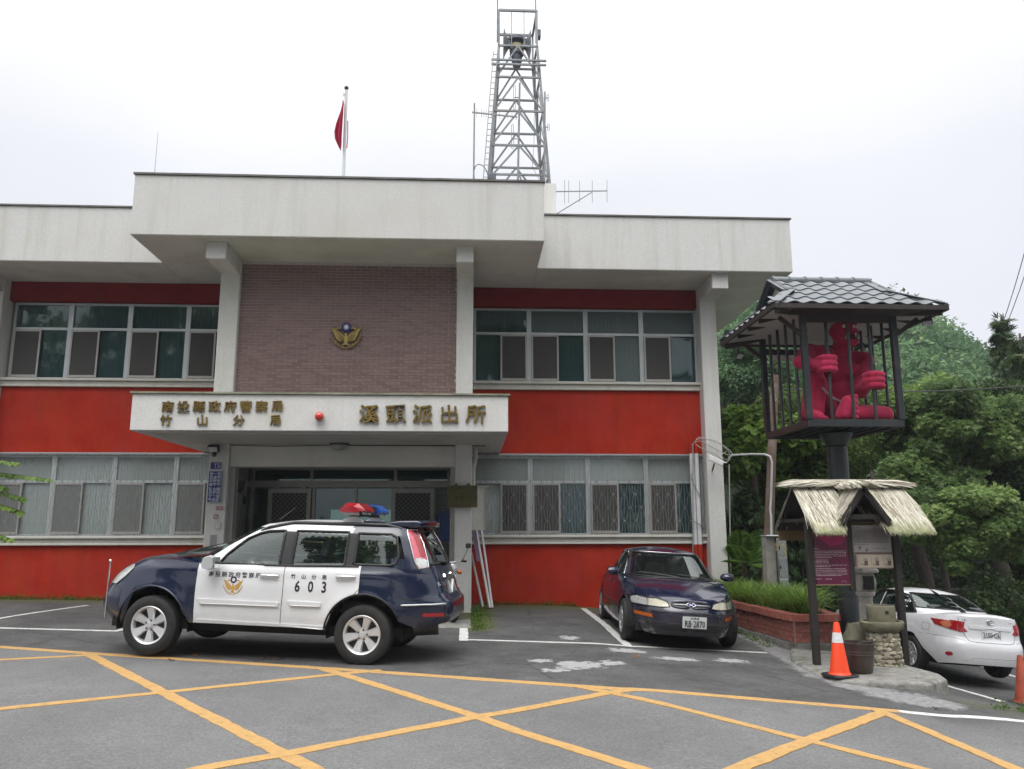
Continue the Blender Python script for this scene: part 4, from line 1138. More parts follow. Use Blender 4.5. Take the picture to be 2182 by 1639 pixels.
# roof rails, spoiler, light bar, marker poles, aerial
for sd in (1, -1):
    rl = [sc_.hit('top', x, sd * y, o) for x, y, o in ((1.43, .60, -.01), (1.32, .605, .012), (1.0, .61, .02), (.3, .61, .022), (-.15, .60, .022), (-.34, .58, -.01))]
    MB().tube([p for p in rl if p], .021, 8).build('roof_rail', BLACK, suv, local=True, smooth=60)
    p = Vector((3.24, sd * .80, .40)); m = MB().tube([p, p + Vector((.01, 0, .66))], .008, 8); m.ball(p + Vector((.01, 0, .68)), .019, 10, 8)
    m.build('marker_pole', CHROME, suv, local=True, smooth=60)
m = MB(); prof = [(-.02, 1.615), (-.30, 1.665), (-.52, 1.672), (-.575, 1.655), (-.56, 1.60), (-.52, 1.585), (-.3, 1.60)]
m.loft([[Vector((x - .06 * (1 - abs(f)), y, z + .02 * (1 - abs(f)))) for x, z in prof] for f, y in ((-1, -.585), (-.9, -.57), (0, 0), (.9, .57), (1, .585))])
m.build('rear_spoiler', NAVY, suv, local=True, smooth=40, bevel=.012, seg=2)
bx = .30; rot = Matrix.Identity(3)
lb = MB().obox((bx, 0, 1.725), (.10, 1.05, .035)).build('light_bar', BLACK, suv, local=True, bevel=.01)
def pod(y0, y1, mat, nm):
    m = MB(); rr = []
    for y, k in ((y0, .55), (y0 + .13 * (1 if y1 > y0 else -1), 1), (y1, 1)):
        rr.append([Vector((bx + a * (.5 + .5 * k), y, 1.745 + (b - 1.745) * k + .02 * (1 - k))) for a, b in ((.165, 1.775), (.155, 1.80), (.07, 1.87), (-.07, 1.87), (-.155, 1.80), (-.165, 1.775), (-.11, 1.745), (.11, 1.745))])
    m.loft(rr); return m.build(nm, mat, lb, local=True)
pod(.70, .16, REDL, 'red_light_pod'); pod(-.70, -.16, BLUEL, 'blue_light_pod')
MB().obox((bx, 0, 1.79), (.22, .30, .115)).build('siren_box', BLACK, lb, local=True, bevel=.015)
m = MB()
for sx_ in (1, -1):
    for y in (.5, .3, -.3, -.5): m.obox((bx + sx_ * .135, y, 1.745), (.02, .12, .028))
for y in (.58,): m.obox((bx, y, 1.735), (.2, .05, .03))
m.build('alley_lamp', CLEARL, lb, local=True)
for sd in (1, -1): MB().loft([[Vector((bx + a * k, sd * .53, z)) for a in (-.13, .13)] + [Vector((bx + a * k, sd * .47, z)) for a in (.13, -.13)] for k, z in ((1.0, 1.60), (.95, 1.665), (.5, 1.70), (.35, 1.71))]).build('light_bar_foot', CWHITE, lb, local=True, bevel=.012, seg=2)
MB().tube([Vector((1.30, .38, 1.64)), Vector((1.10, .38, 1.80))], [.006, .003], 6).build('aerial', BLACK, suv, local=True)
# rear details
sc_.patch('rear', [(-.60, 1.16), (.60, 1.16), (.52, 1.55), (-.52, 1.55)], -.006, 'rear_window', CARGD, res=.1)
sc_.line('rear', [(-.60, 1.16), (.60, 1.16), (.52, 1.54), (-.52, 1.54)], .016, 'rear_window_seal', RUB, .0, closed=True)
sc_.patch('front', [(-.66, 1.14), (.66, 1.14), (.56, 1.55), (-.56, 1.55)], -.006, 'windscreen', CARG, res=.1)
pl = sc_.patch('rear', [(-.16, .80), (.16, .80), (.16, .95), (-.16, .95)], .018, 'number_plate', PLATE, res=.2, thick=.01)
sc_.text('rear', 'X-TRAIL', .48, .93, .06, CHROME, .006, .001, flip=True)
sc_.patch('rear', [(-.3, 1.0), (.3, 1.0), (.28, 1.035), (-.28, 1.035)], .016, 'tailgate_garnish', CHROME, res=.15, thick=.02)
MB().obox((-.91, 0, .55), (.10, 1.2, .10)).build('bumper_guard', BLACK, suv, local=True, bevel=.03, seg=2)
for y in (.70, -.70): sc_.patch('rear', [(y - .07, .57), (y + .07, .57), (y + .07, .61), (y - .07, .61)], .008, 'rear_reflector', REDL, res=.1, thick=.01)
MB().box((-.50, -.70, .30), (3.20, .70, .42)).build('underbody', WELL, suv, local=True)
MB().cyl((-.50, .40, .40), (-.80, .34, .42), .10, n=14).build('exhaust_silencer', DISC, suv, local=True, smooth=40)
cabin(suv, 2.05, .80)
MB().obox((-.25, .1, .95), (.55, .9, .32)).build('cargo_box', pm('cargo_card', (.33, .31, .28), .9), suv, local=True, bevel=.03)
MB().obox((.02, .3, 1.13), (.35, .35, .16), Matrix.Rotation(.3, 3, 'Z')).build('folded_cloth', COVER, suv, local=True, bevel=.05, seg=3)
for y in (-.30, .30): sc_.patch('front', [(y - .22, .80), (y + .22, .80), (y + .18, .93), (y - .2, .93)], .006, 'grille', BLACK, res=.08)
sc_.patch('front', [(-.5, .42), (.5, .42), (.55, .6), (-.55, .6)], .006, 'air_intake', BLACK, res=.1)
# ------------------------------------------------------------------ the two saloons
def seal_windows(car, D, glass, seal, r=.014):
    for sd, face in ((1, 'left'), (-1, 'right')):
        for wn in D['wins']:
            if wn['face'] != 'side': continue
            P = wn['poly']; cx_ = sum(p[0] for p in P) / len(P); cz_ = sum(p[1] for p in P) / len(P)
            car.patch(face, [(cx_ + (p[0] - cx_) * 1.03, cz_ + (p[1] - cz_) * 1.05) for p in P], -.006, 'side_window', glass, res=.08)
            car.line(face, P, r, 'window_seal', seal, .0, closed=True)
    for wn in D['wins']:
        if wn['face'] == 'side': continue
        P = wn['poly']; nm = 'windscreen' if wn['face'] == 'front' else 'rear_window'
        car.patch(wn['face'], [(p[0] * 1.03, 1.2 + (p[1] - 1.2) * 1.04) for p in P], -.006, nm, glass, res=.09)
        car.line(wn['face'], P, r, nm + '_seal', seal, .002, closed=True)
def mirrors(car, x, z, w, mat, s=1.0):
    for sd in (1, -1):
        b = Vector((x, sd * w, z)); m = MB()
        m.loft([[b + Vector((a * k, sd * yy, c_ * k2)) for a, c_ in ((.08, -.05), (.10, .0), (.075, .055), (0, .075), (-.05, .065), (-.06, 0), (-.05, -.05), (.02, -.06))] for yy, k, k2 in ((0, .35, .4), (.05, .85, .85), (.13, 1 * s, 1), (.19, .8, .8))])
        mo = m.build('door_mirror', mat, car.r, local=True, smooth=50)
        MB().loft([[b + Vector((xx, sd * (.10 + yy), .005 + zz)) for yy, zz in ((-.06, -.045), (.07, -.04), (.072, .055), (-.06, .055))] for xx in (-.052, -.064)]).build('mirror_glass', CHROME, mo, local=True)
def arches(car, D, trim=None, spokes=6, style='sedan', rim=None, rr=.2, tr=.0, w=.2):
    yt = D['w'][1][3] - .11
    for sd, face in ((1, 'left'), (-1, 'right')):
        for xc in (0, D['wb']):
            pts = [Vector((xc + math.cos(a) * (D['ra'] + .0), sd * (yt + .06), D['rw'] + math.sin(a) * D['ra'])) for a in np.linspace(-.15, math.pi + .15, 22)]
            MB().loft([pts, [Vector((p.x, sd * .42, p.z)) for p in pts]], closed=False, caps=(False, False)).build('wheel_well', WELL, car.r, local=True)
            wheel(car.r, (xc, sd * yt, D['rw']), D['rw'], w, sd, spokes, rr, style, rim, turn=.3 + xc)
def ford_zone(x, y, z, k):
    if k in ('hood', 'boot'): return k
    if k == 'tub':
        if x > 2.22: return 'nose' if (x > 3.0 and z < .60) or x > 3.36 else 'fender'
        if x > 1.18: return 'fdoor'
        if x > .25: return 'rdoor'
        return 'tail' if x < -.7 else 'quarter'
    if k == 'roof': return 'roof'
    return 'npill'
FORD = dict(wb=2.61, ra=.365, rw=.30, nf=3.0, nr=3.6, xref=(-1.08, 3.52), flare=.012, crease=(.70, .006), crit=(2.22, 1.18, .25, -.7, 3.0),
    xf=([.15, .22, .34, .46, .52, .60, .68, .74, .82, .95], [3.42, 3.50, 3.545, 3.55, 3.55, 3.49, 3.46, 3.40, 3.30, 3.1]),
    xr=([.2, .35, .5, .6, .8, .95, 1.0], [-1.0, -1.09, -1.10, -1.04, -1.0, -.96, -.93]),
    w=([.15, .25, .40, .55, .70, .82, .90, 1.0], [.78, .825, .85, .858, .852, .83, .795, .75]),
    zbot=([-1.2, -.7, .4, 2.2, 3.1, 3.4, 3.6], [.34, .26, .205, .205, .20, .19, .21]),
    ztop=([-1.2, -.9, -.4, .2, 1.2, 2.0, 2.4, 2.8, 3.1, 3.35, 3.5, 3.6], [.90, .92, .93, .92, .905, .89, .875, .82, .765, .705, .665, .64]),
    decks=[('hood', 2.0, 3.7, .06), ('boot', -1.2, .1, .03)],
    G=dict(nf=2.9, nr=3.0, z0=.86, z1=1.30, taper=.05, crown=.075,
        xf=([.85, .90, 1.0, 1.15, 1.25, 1.30, 1.34], [2.60, 2.52, 2.33, 2.03, 1.82, 1.68, 1.55]),
        xr=([.85, .92, 1.0, 1.15, 1.30], [-.40, -.30, -.14, .14, .44]),
        w=([.85, .90, 1.1, 1.25, 1.30], [.79, .775, .68, .60, .565])),
    wins=[dict(face='side', poly=[(2.02, .925), (1.80, 1.08), (1.58, 1.215), (1.30, 1.265), (1.22, 1.265), (1.22, .925)]),
          dict(face='side', poly=[(1.14, .925), (1.14, 1.265), (.72, 1.25), (.50, 1.17), (.30, .95)]),
          dict(face='front', poly=[(-.685, .935), (.685, .935), (.54, 1.275), (-.54, 1.275)]),
          dict(face='rear', poly=[(-.60, .98), (.60, .98), (.48, 1.27), (-.48, 1.27)])],
    zone=ford_zone,
    parts=dict(hood=('hood', FNAVY), boot=('boot_lid', FNAVY), nose=('front_bumper', FNAVY), fender=('front_fender', FNAVY), fdoor=('front_door', FNAVY), rdoor=('rear_door', FNAVY), quarter=('rear_quarter', FNAVY), tail=('rear_bumper', FNAVY), roof=('roof', FNAVY), npill=('window_pillar', FNAVY)))
fz = (gh(2.3, -4.6) + gh(3.8, -4.6)) / 2
ford = thing('parked_car', 'dark indigo saloon parked nose out against the red wall by the brick planter', 'car', (3.19, -2.12, fz))
ford.rotation_euler = (Matrix.Rotation(R_(-92.4), 3, 'Z') @ Matrix.Rotation(R_(-3.6), 3, 'X')).to_euler()
fc = Car(ford, FORD)
fc_gl = CARGD
seal_windows(fc, FORD, CARG, RUB, .012)
for wn in FORD['wins']:
    if wn['face'] == 'front': fc.line('front', [(p[0] * 1.035, 1.1 + (p[1] - 1.1) * 1.09) for p in wn['poly']][2:3] + [(p[0] * 1.035, 1.1 + (p[1] - 1.1) * 1.09) for p in wn['poly']][1:2], .008, 'screen_trim', CHROME, .004); fc.line('front', [(p[0] * 1.035, 1.1 + (p[1] - 1.1) * 1.09) for p in (wn['poly'][0], wn['poly'][3], wn['poly'][2])], .007, 'screen_trim', CHROME, .004)
mirrors(fc, 2.02, .965, .80, FNAVY)
COVR = pm('steel_wheel_cover', (.38, .385, .39), .45, .6, var=.1)
arches(fc, FORD, spokes=9, style='thin', rim=COVR, rr=.19, w=.19)
for s in (1, -1):
    hl = fc.patch('front', [(s * .30, .585), (s * .33, .64), (s * .45, .672), (s * .56, .668), (s * .565, .575), (s * .42, .572)], .008, 'headlamp', YELL, res=.04, thick=.02)
    fc.patch('front', [(s * .572, .575), (s * .570, .668), (s * .68, .678), (s * .735, .655), (s * .745, .61), (s * .73, .575)], .008, 'corner_lamp', CLEARL, res=.04, thick=.02)
    fc.line('front', [(s * .29, .58), (s * .33, .648), (s * .45, .68), (s * .70, .69), (s * .785, .66), (s * .80, .61), (s * .775, .568), (s * .42, .565)], .007, 'headlamp_seal', RUB, .003, closed=True)
    fc.patch('front', [(s * .50, .42), (s * .52, .47), (s * .72, .475), (s * .735, .43)], .006, 'indicator', ORNL, res=.05, thick=.015)
    fc.line('front', [(s * .47, .405), (s * .76, .415), (s * .775, .485), (s * .5, .482)], .006, 'indicator_recess', RUB, .0, closed=True)
    for px_ in (0,): pass
gp = [(.27 * math.copysign(abs(math.cos(a)) ** .75, math.cos(a)), .617 + .043 * math.copysign(abs(math.sin(a)) ** .75, math.sin(a))) for a in np.linspace(0, 2 * math.pi, 29)[:-1]]
g = fc.patch('front', gp, .004, 'grille', BLACK, res=.05)
fc.line('front', gp, .011, 'grille_surround', FNAVY, .008, closed=True, parent=g)
fc.line('front', [(-.25, .617), (.25, .617)], .008, 'grille_bar', SILV, .012, parent=g)
ov = [(.062 * math.cos(a), .617 + .028 * math.sin(a)) for a in np.linspace(0, 2 * math.pi, 21)[:-1]]
fc.patch('front', ov, .022, 'grille_badge', pm('oval_badge', (.02, .03, .16), .3), parent=g, thick=.008, res=.05); fc.line('front', ov, .005, 'badge_rim', CHROME, .02, closed=True, parent=g)
fc.text('front', 'Ford', 0, .617, .024, CHROME, .026, .0005, parent=g, slant=.25)
fc.patch('front', [(-.5, .27), (.5, .27), (.6, .345), (-.6, .345)], .004, 'air_intake', BLACK, res=.08)
fc.line('front', [(-.84, .515), (-.5, .51), (.5, .51), (.84, .515)], .007, 'bumper_line', RUB, .001)
fc.line('front', [(-.80, .37), (-.5, .365), (.5, .365), (.80, .37)], .005, 'bumper_line', RUB, .0)
PX0 = .04
np_ = fc.patch('front', [(PX0 - .165, .325), (PX0 + .165, .325), (PX0 + .165, .475), (PX0 - .165, .475)], .03, 'number_plate', PLATE, res=.3, thick=.012)
fc.text('front', 'RB·2870', PX0, .378, .115, INK, .034, .0015, parent=np_, sx=.72); fc.text('front', '台灣省', PX0, .452, .032, INK, .034, .0005, parent=np_, sx=1.3)
for y0, y1 in ((.62, .05), (.05, -.52)):
    a = fc.hit('top', 2.47 - .12 * abs(y0), y0, .02); b = fc.hit('front', y1, .975, .012)
    if a and b: MB().tube([a, (a + b) / 2 + Vector((.01, 0, .01)), b], .009, 6).build('wiper', BLACK, ford, local=True)
fc.line('front', [(-.66, .905), (0, .93), (.66, .905)], .016, 'scuttle', RUB, .0)
for sd, face in ((1, 'left'), (-1, 'right')):
    for xs in (1.18, .25): fc.line(face, [(xs, .90), (xs, .5), (xs + .02, .24)], .004, 'door_seam', RUB, -.001)
    fc.line(face, [(2.22, .87), (2.2, .5), (2.24, .24)], .004, 'door_seam', RUB, -.001)
    fc.line(face, [(2.95, .47), (2.2, .475), (.4, .48)], .011, 'rub_strip', RUB, .006)
    for hx in (1.30, .36):
        h = [fc.hit(face, hx - .08, .80, .012), fc.hit(face, hx + .08, .80, .012)]
        MB().tube(h, .016, 6).build('door_handle', FNAVY, ford, local=True, smooth=60)
MB().box((-.8, -.68, .20), (3.1, .68, .32)).build('underbody', WELL, ford, local=True)
fc.line('top', [(2.72, .22), (2.76, .0), (2.72, -.22)], .006, 'hood_jet', BLACK, .004) if False else None
for s in (1, -1):
    p = fc.hit('top', 2.86, s * .30, .0)
    MB().ball(p, .018, 8, 6, sc=(1.3, 1, .6)).build('washer_jet', BLACK, ford, local=True)
MB().tube([fc.hit('left', -.6, .85, .0), fc.hit('left', -.6, .9, .0) + Vector((0, 0, .02))], .008).build('aerial_base', BLACK, ford, local=True)
cabin(ford, 2.15, .70, cover=False, dz=-.27, bench=1.72)
MB().obox((1.50, 0, 1.235), (.03, .22, .06)).build('rear_view_mirror', BLACK, ford, local=True, bevel=.01)

# ------------------------------------------------------------------ the white saloon in the lower lot
def cor_zone(x, y, z, k):
    if k in ('hood', 'boot'): return k
    if k == 'tub':
        if x > 2.15: return 'nose' if x > 3.2 else 'fender'
        if x > 1.12: return 'fdoor'
        if x > .18: return 'rdoor'
        return 'tail' if (x < -.60 and z < .72) or x < -.93 else 'quarter'
    if k == 'roof': return 'roof'
    return 'npill'
CORO = dict(wb=2.60, ra=.375, rw=.315, nf=3.4, nr=4.2, xref=(-.985, 3.50), flare=.014, crease=(.80, .006), crit=(2.15, 1.12, .18, -.6),
    xf=([.15, .3, .5, .65, .8, .95], [3.46, 3.55, 3.56, 3.50, 3.38, 3.2]),
    xr=([.15, .24, .34, .50, .60, .66, .72, .80, .95, 1.05, 1.12], [-.93, -.98, -1.01, -1.03, -1.02, -.975, -.955, -.95, -.945, -.95, -.93]),
    w=([.15, .25, .40, .55, .75, .88, .96, 1.05, 1.12], [.81, .85, .872, .878, .872, .852, .825, .775, .74]),
    zbot=([-1.1, -.8, -.45, .4, 2.2, 3.1, 3.6], [.29, .27, .22, .20, .20, .19, .24]),
    ztop=([-1.1, -.9, -.5, -.2, .2, 1.2, 2.0, 2.4, 2.8, 3.2, 3.4, 3.6], [1.035, 1.05, 1.045, 1.01, .985, .965, .94, .93, .89, .82, .76, .70]),
    decks=[('hood', 2.0, 3.7, .06), ('boot', -1.2, .12, .055)],
    G=dict(nf=3.2, nr=3.6, z0=.93, z1=1.385, taper=.05, crown=.075,
        xf=([.9, .98, 1.1, 1.25, 1.36, 1.40], [2.55, 2.42, 2.16, 1.83, 1.58, 1.46]),
        xr=([.9, 1.0, 1.08, 1.2, 1.32, 1.40], [-.62, -.47, -.30, .02, .34, .58]),
        w=([.9, .97, 1.1, 1.3, 1.40], [.82, .80, .74, .64, .575])),
    wins=[dict(face='side', poly=[(2.02, .995), (1.80, 1.13), (1.58, 1.27), (1.38, 1.335), (1.17, 1.35), (1.17, .99)]),
          dict(face='side', poly=[(1.10, .99), (1.10, 1.35), (.72, 1.34), (.42, 1.26), (.40, 1.0)]),
          dict(face='side', poly=[(.36, 1.01), (.37, 1.24), (.18, 1.13), (.06, 1.02)]),
          dict(face='front', poly=[(-.70, 1.0), (.70, 1.0), (.55, 1.36), (-.55, 1.36)]),
          dict(face='rear', poly=[(-.64, 1.115), (.64, 1.115), (.60, 1.20), (.49, 1.36), (-.49, 1.36), (-.60, 1.20)])],
    zone=cor_zone,
    parts=dict(hood=('hood', PEARL), boot=('boot_lid', PEARL), nose=('front_bumper', PEARL), fender=('front_fender', PEARL), fdoor=('front_door', PEARL), rdoor=('rear_door', PEARL), quarter=('rear_quarter', PEARL), tail=('rear_bumper', PEARL), roof=('roof', PEARL), npill=('window_pillar', PEARL)))
coro = thing('parked_car', 'white saloon seen from behind in the lower lot beyond the thatched notice board', 'car', (8.65, -2.53, -.947))
coro.rotation_euler = (Matrix.Rotation(R_(92.6), 3, 'Z') @ Matrix.Rotation(R_(1.4), 3, 'Y') @ Matrix.Rotation(R_(4.7), 3, 'X')).to_euler()
cc = Car(coro, CORO)
seal_windows(cc, CORO, CARG, RUB, .013)
mirrors(cc, 2.0, 1.03, .83, PEARL)
arches(cc, CORO, spokes=8, style='thin', rim=RIM, rr=.205, w=.2)
for s in (1, -1):
    lampo = [(s * .43, .835), (s * .50, .955), (s * .62, .975), (s * .80, .985), (s * .80, .88), (s * .70, .845), (s * .55, .80), (s * .44, .80)]
    face = 'left' if s > 0 else 'right'
    tl = cc.patch('rear', [(s * .40, .80), (s * .50, .93), (s * .64, .955), (s * .735, .962), (s * .735, .87), (s * .66, .83), (s * .50, .785)], .010, 'tail_lamp', REDL, res=.04, thick=.015)
    cc.patch(face, [(-.905, .955), (-.83, .965), (-.77, .968), (-.80, .93), (-.85, .89), (-.905, .87)], .008, 'tail_lamp', REDL, res=.04, thick=.012)
    rnd = lambda cx0, cz0, r: [(cx0 + r * math.cos(a), cz0 + r * math.sin(a)) for a in np.linspace(0, 2 * math.pi, 17)[:-1]]
    cc.patch('rear', rnd(s * .645, .893, .048), .016, 'indicator', ORNL, parent=tl, res=.04)
    if s < 0: cc.patch('rear', rnd(s * .53, .865, .038), .016, 'reversing_lamp', PINKL, parent=tl, res=.04)
    cc.patch('rear', rnd(s * .66, .42, .033), .006, 'rear_reflector', REDL, res=.04, thick=.008)
    cc.line('rear', [(s * .50, 1.06), (s * .515, .95), (s * .47, .79), (s * .40, .66), (s * .30, .64)], .0045, 'boot_seam', RUB, -.001)
cc.line('rear', [(-.30, .64), (.30, .64)], .0045, 'boot_seam', RUB, -.001)
cc.line('rear', [(-.88, .70), (-.62, .69), (-.46, .655)], .0035, 'bumper_seam', RUB, -.001); cc.line('rear', [(.88, .70), (.62, .69), (.46, .655)], .0035, 'bumper_seam', RUB, -.001)
gar = cc.patch('rear', [(-.36, .85), (.36, .85), (.38, .90), (-.38, .90)], .012, 'boot_garnish', PEARL, res=.1, thick=.02)
npl = cc.patch('rear', [(-.165, .695), (.165, .695), (.165, .845), (-.165, .845)], .012, 'number_plate', PLATE, res=.3, thick=.01)
cc.text('rear', '2100·C6', 0, .762, .118, INK, .016, .0015, flip=True, parent=npl, sx=.72)
for a, b in ((.062, .042), (.03, .04), (.052, .02)):
    cc.line('rear', [(a * math.cos(q), .975 + b * math.sin(q) + (.012 if a == .052 else 0)) for q in np.linspace(0, 2 * math.pi, 25)[:-1]], .006, 'boot_badge', CHROME, .006, closed=True)
cc.text('rear', 'ALTIS', -.60, .985, .055, CHROME, .004, .001, flip=True, slant=-.2); cc.text('rear', 'COROLLA', -.40, .982, .03, CHROME, .004, .0, flip=True)
cc.text('rear', '1.8', .44, .985, .045, CHROME, .004, .001, flip=True)
cc.line('rear', [(-.5, .33), (-.38, .40), (.38, .40), (.5, .33)], .005, 'bumper_line', SILV, .0)
for sd, face in ((1, 'left'), (-1, 'right')):
    for xs in (1.12, .18): cc.line(face, [(xs, .96), (xs, .6), (xs + (.02 if xs > 1 else .22), .24)], .004, 'door_seam', RUB, -.001)
    cc.line(face, [(-.30, .88), (-.30, .76), (-.45, .76), (-.46, .87)], .003, 'fuel_flap', RUB, -.001, closed=True) if sd > 0 else None
    cc.line(face, [(2.0, 1.0), (1.75, 1.165), (1.55, 1.30), (1.3, 1.365), (.9, 1.37), (.5, 1.31), (.3, 1.22), (.04, 1.03)], .022, 'window_visor', RUB, .012)
    for hx in (1.24, .30):
        h = [cc.hit(face, hx - .09, .86, .02), cc.hit(face, hx + .09, .865, .02)]
        MB().tube(h, .016, 6).build('door_handle', PEARL, coro, local=True, smooth=60)
MB().box((-.55, -.68, .22), (3.2, .68, .34)).build('underbody', WELL, coro, local=True)
cabin(coro, 2.12, .72, cover=False, dz=-.22, bench=1.72)
# ================================================================== RIGHT OF THE STATION
# ------------------------------------------------------------------ brick planter with its planting
BRICK = pm('red_brick', (.27, .085, .062), .85, var=.25, vs=14, per=.22, bump=.3, bs=70, dirt=(.30, .24, .22), dscale=7)
COPE = pm('coping_brick', (.34, .105, .075), .8, var=.2, vs=10, per=.16, bump=.25, bs=60, dirt=(.33, .26, .24), dscale=6)
MORT = pm('mortar', (.30, .285, .27), .95, var=.2, vs=10, bump=.3, bs=60)
SOIL = pm('soil', (.035, .026, .018), .95, var=.3, bump=.4, bs=30)
PC = [Vector((4.66, -.55)), Vector((4.68, -2.6)), Vector((4.85, -4.82)), Vector((5.50, -4.86)), Vector((6.05, -.55))]
PZ0, PZ1, PZC = -.06, .245, .345
planter = thing('brick_planter', 'red brick planter with projecting coping, filled with long grassy leaves', 'planter', (4.9, -2.7, -.2))
def ring_at(k, z, off): # outline pushed outwards by off
    c = sum(PC, Vector((0, 0))) / 5; out = []
    for i, p in enumerate(PC):
        a = (PC[i] - PC[i - 1]).normalized(); b = (PC[(i + 1) % 5] - PC[i]).normalized(); na = Vector((-a.y, a.x)); nb = Vector((-b.y, b.x))
        if na.dot(p - c) < 0: na = -na
        if nb.dot(p - c) < 0: nb = -nb
        n_ = (na + nb); out.append(Vector((*(p + n_ * off / max(.3, n_.dot(na))), z)))
    return out
MB().loft([ring_at(0, -.9, .001), ring_at(0, PZ1, .001)], caps=(False, False)).loft([ring_at(0, PZ1, -.16), ring_at(0, -.2, -.16)], caps=(False, False)).build('mortar', MORT, planter)
MB().loft([ring_at(0, -.95, .05), ring_at(0, PZ0 - .02, .03)], caps=(False, True)).build('footing', MATS['old_concrete'], planter)
MB().add(ring_at(0, PZC - .09, -.15), [(0, 1, 2, 3, 4)]).build('soil', SOIL, planter)
bl, bh = .215, .075
bm_ = MB().box((-.10, -.010, -.033), (.10, .010, .033)).mesh('brick', BRICK); cm_ = MB().box((-.103, -.13, -.049), (.103, .05, .049)).mesh('coping_brick', COPE)
def brick_run(a, b):
    d = b - a; L = d.length; u = d.normalized(); nrm = Vector((u.y, -u.x)); cc_ = sum(PC, Vector((0, 0))) / 5
    if nrm.dot((a + b) / 2 - cc_) < 0: nrm = -nrm
    ang = math.atan2(u.y, u.x); rows = int((PZ1 - PZ0) / bh + .01)
    if nrm.dot(Vector((-math.sin(ang), math.cos(ang)))) < 0: ang += math.pi
    for r in range(rows):
        off = (r % 2) * bl / 2; x = -off
        while x < L - .03:
            x0, x1 = max(0, x), min(L, x + bl)
            if x1 - x0 > .05:
                p = a + u * ((x0 + x1) / 2) + nrm * random.uniform(-.003, .004)
                o = link('brick', bm_, planter); o.location = Vector((p.x, p.y, PZ0 + bh * (r + .5))) - ORG[planter.name]; o.rotation_euler = (0, 0, ang + random.uniform(-.01, .01)); o.scale = ((x1 - x0 - .014) / .20, 1, 1)
            x += bl
    n = max(1, round(L / .212))
    for k in range(n):
        p = a + u * (L * (k + .5) / n)
        o = link('coping_brick', cm_, planter); o.location = Vector((p.x, p.y, PZC - .05 + random.uniform(-.003, .003))) - ORG[planter.name]; o.rotation_euler = (random.uniform(-.01, .01), 0, ang); o.scale = ((L / n - .008) / .206, 1, 1)
for i in range(5): brick_run(PC[i], PC[(i + 1) % 5])

# ------------------------------------------------------------------ thatched notice board
DARKW = pm('dark_stained_wood', (.022, .019, .017), .7, var=.35, vs=5, stretch=(8, 8, 1), bump=.2, bs=30)
STRAW = NT('straw'); gi = STRAW.n('ShaderNodeNewGeometry')
zc_ = STRAW.attr('tip'); c = STRAW.ramp(gi.outputs['Random Per Island'], (0, (.13, .11, .07)), (.22, (.40, .36, .28)), (.5, (.55, .52, .43)), (1, (.74, .71, .62)))
c = STRAW.mix(c, (.36, .40, .15), STRAW.math('MULTIPLY', zc_.outputs['Fac'], .7)); STRAW.set(col=c, rough=.75, spec=.25)
UNDER = pm('straw_underside', (.16, .11, .05), .9, var=.3, vs=20, stretch=(20, 20, 1))
KL, KR, KY = 4.49, 5.67, -6.40
KZ = PADZ
kx = (KL + KR) / 2
kio = thing('notice_board', 'thatched notice board on dark timber posts with a purple panel and a pale panel', 'notice board', (kx, KY, KZ))
def kp(mb, name, mat=DARKW, **k): return mb.build(name, mat, kio, **k)
zt = lambda py, y=KY: PY(1815, py, y).z
zr = PY(1815, 1030, KY + .36).z; ze = PY(1740, 1128, KY - .28).z          # ridge, eave
for x in (KL, KR): kp(MB().box((x - .042, KY - .042, KZ - .02), (x + .042, KY + .042, zt(1105))), 'post', bevel=.006)
xm_ = PY(1809, 1150, KY).x
kp(MB().box((xm_ - .035, KY - .03, PY(1809, 1260, KY).z), (xm_ + .035, KY + .03, zt(1108))), 'middle_post')
kp(MB().box((KL - .06, KY - .05, zt(1112)), (KR + .06, KY + .05, zt(1103))), 'cross_beam')
kp(MB().box((KL - .06, KY + .72, zt(1112)), (KR + .06, KY + .82, zt(1103))), 'cross_beam')
for x in (KL, KR, xm_): kp(MB().box((x - .04, KY + .056, zt(1112)), (x + .04, KY + .719, zt(1105))), 'tie_beam')
RX0, RX1, RY, RZ = PY(1688, 1060, KY + .36).x, PY(1922, 1060, KY + .36).x, KY + .36, zr - .05
EYF, EYB = KY - .30, KY + 1.02
DX = PY(1835, 1045, KY - .25).x; DH = .295                                   # dormer gable axis and half width
DZ = RZ - .02; DYF = KY - .33
for x in (RX0 + .05, RX1 - .05):
    kp(MB().bar((x, RY, RZ - .03), (x, EYF + .08, ze + .02), .05, .07), 'rafter'); kp(MB().bar((x, RY, RZ - .03), (x, EYB - .08, ze + .02), .05, .07), 'rafter')
for s in (-1, 1): kp(MB().bar((DX, DYF + .04, DZ - .04), (DX + s * (DH + .02), DYF + .04, ze + .09), .06, .075), 'barge_board')
kp(MB().bar((DX - .30, DYF + .08, ze + .16), (DX + .30, DYF + .08, ze + .16), .04, .06), 'gable_tie')
kp(MB().box((DX - DH, KY + .3, ze + .1), (DX + DH, KY + .33, DZ - .1)), 'gable_backing')
kp(MB().box((PY(1812, 1120, KY + .03).x, KY + .02, zt(1117)), (PY(1893, 1120, KY + .03).x, KY + .05, zt(1108))), 'straw_valance', UNDER)
kp(MB().box((RX0 + .02, EYB - .04, ze - .16), (RX1 - .05, EYB - .02, ze + .02)), 'straw_valance', UNDER)
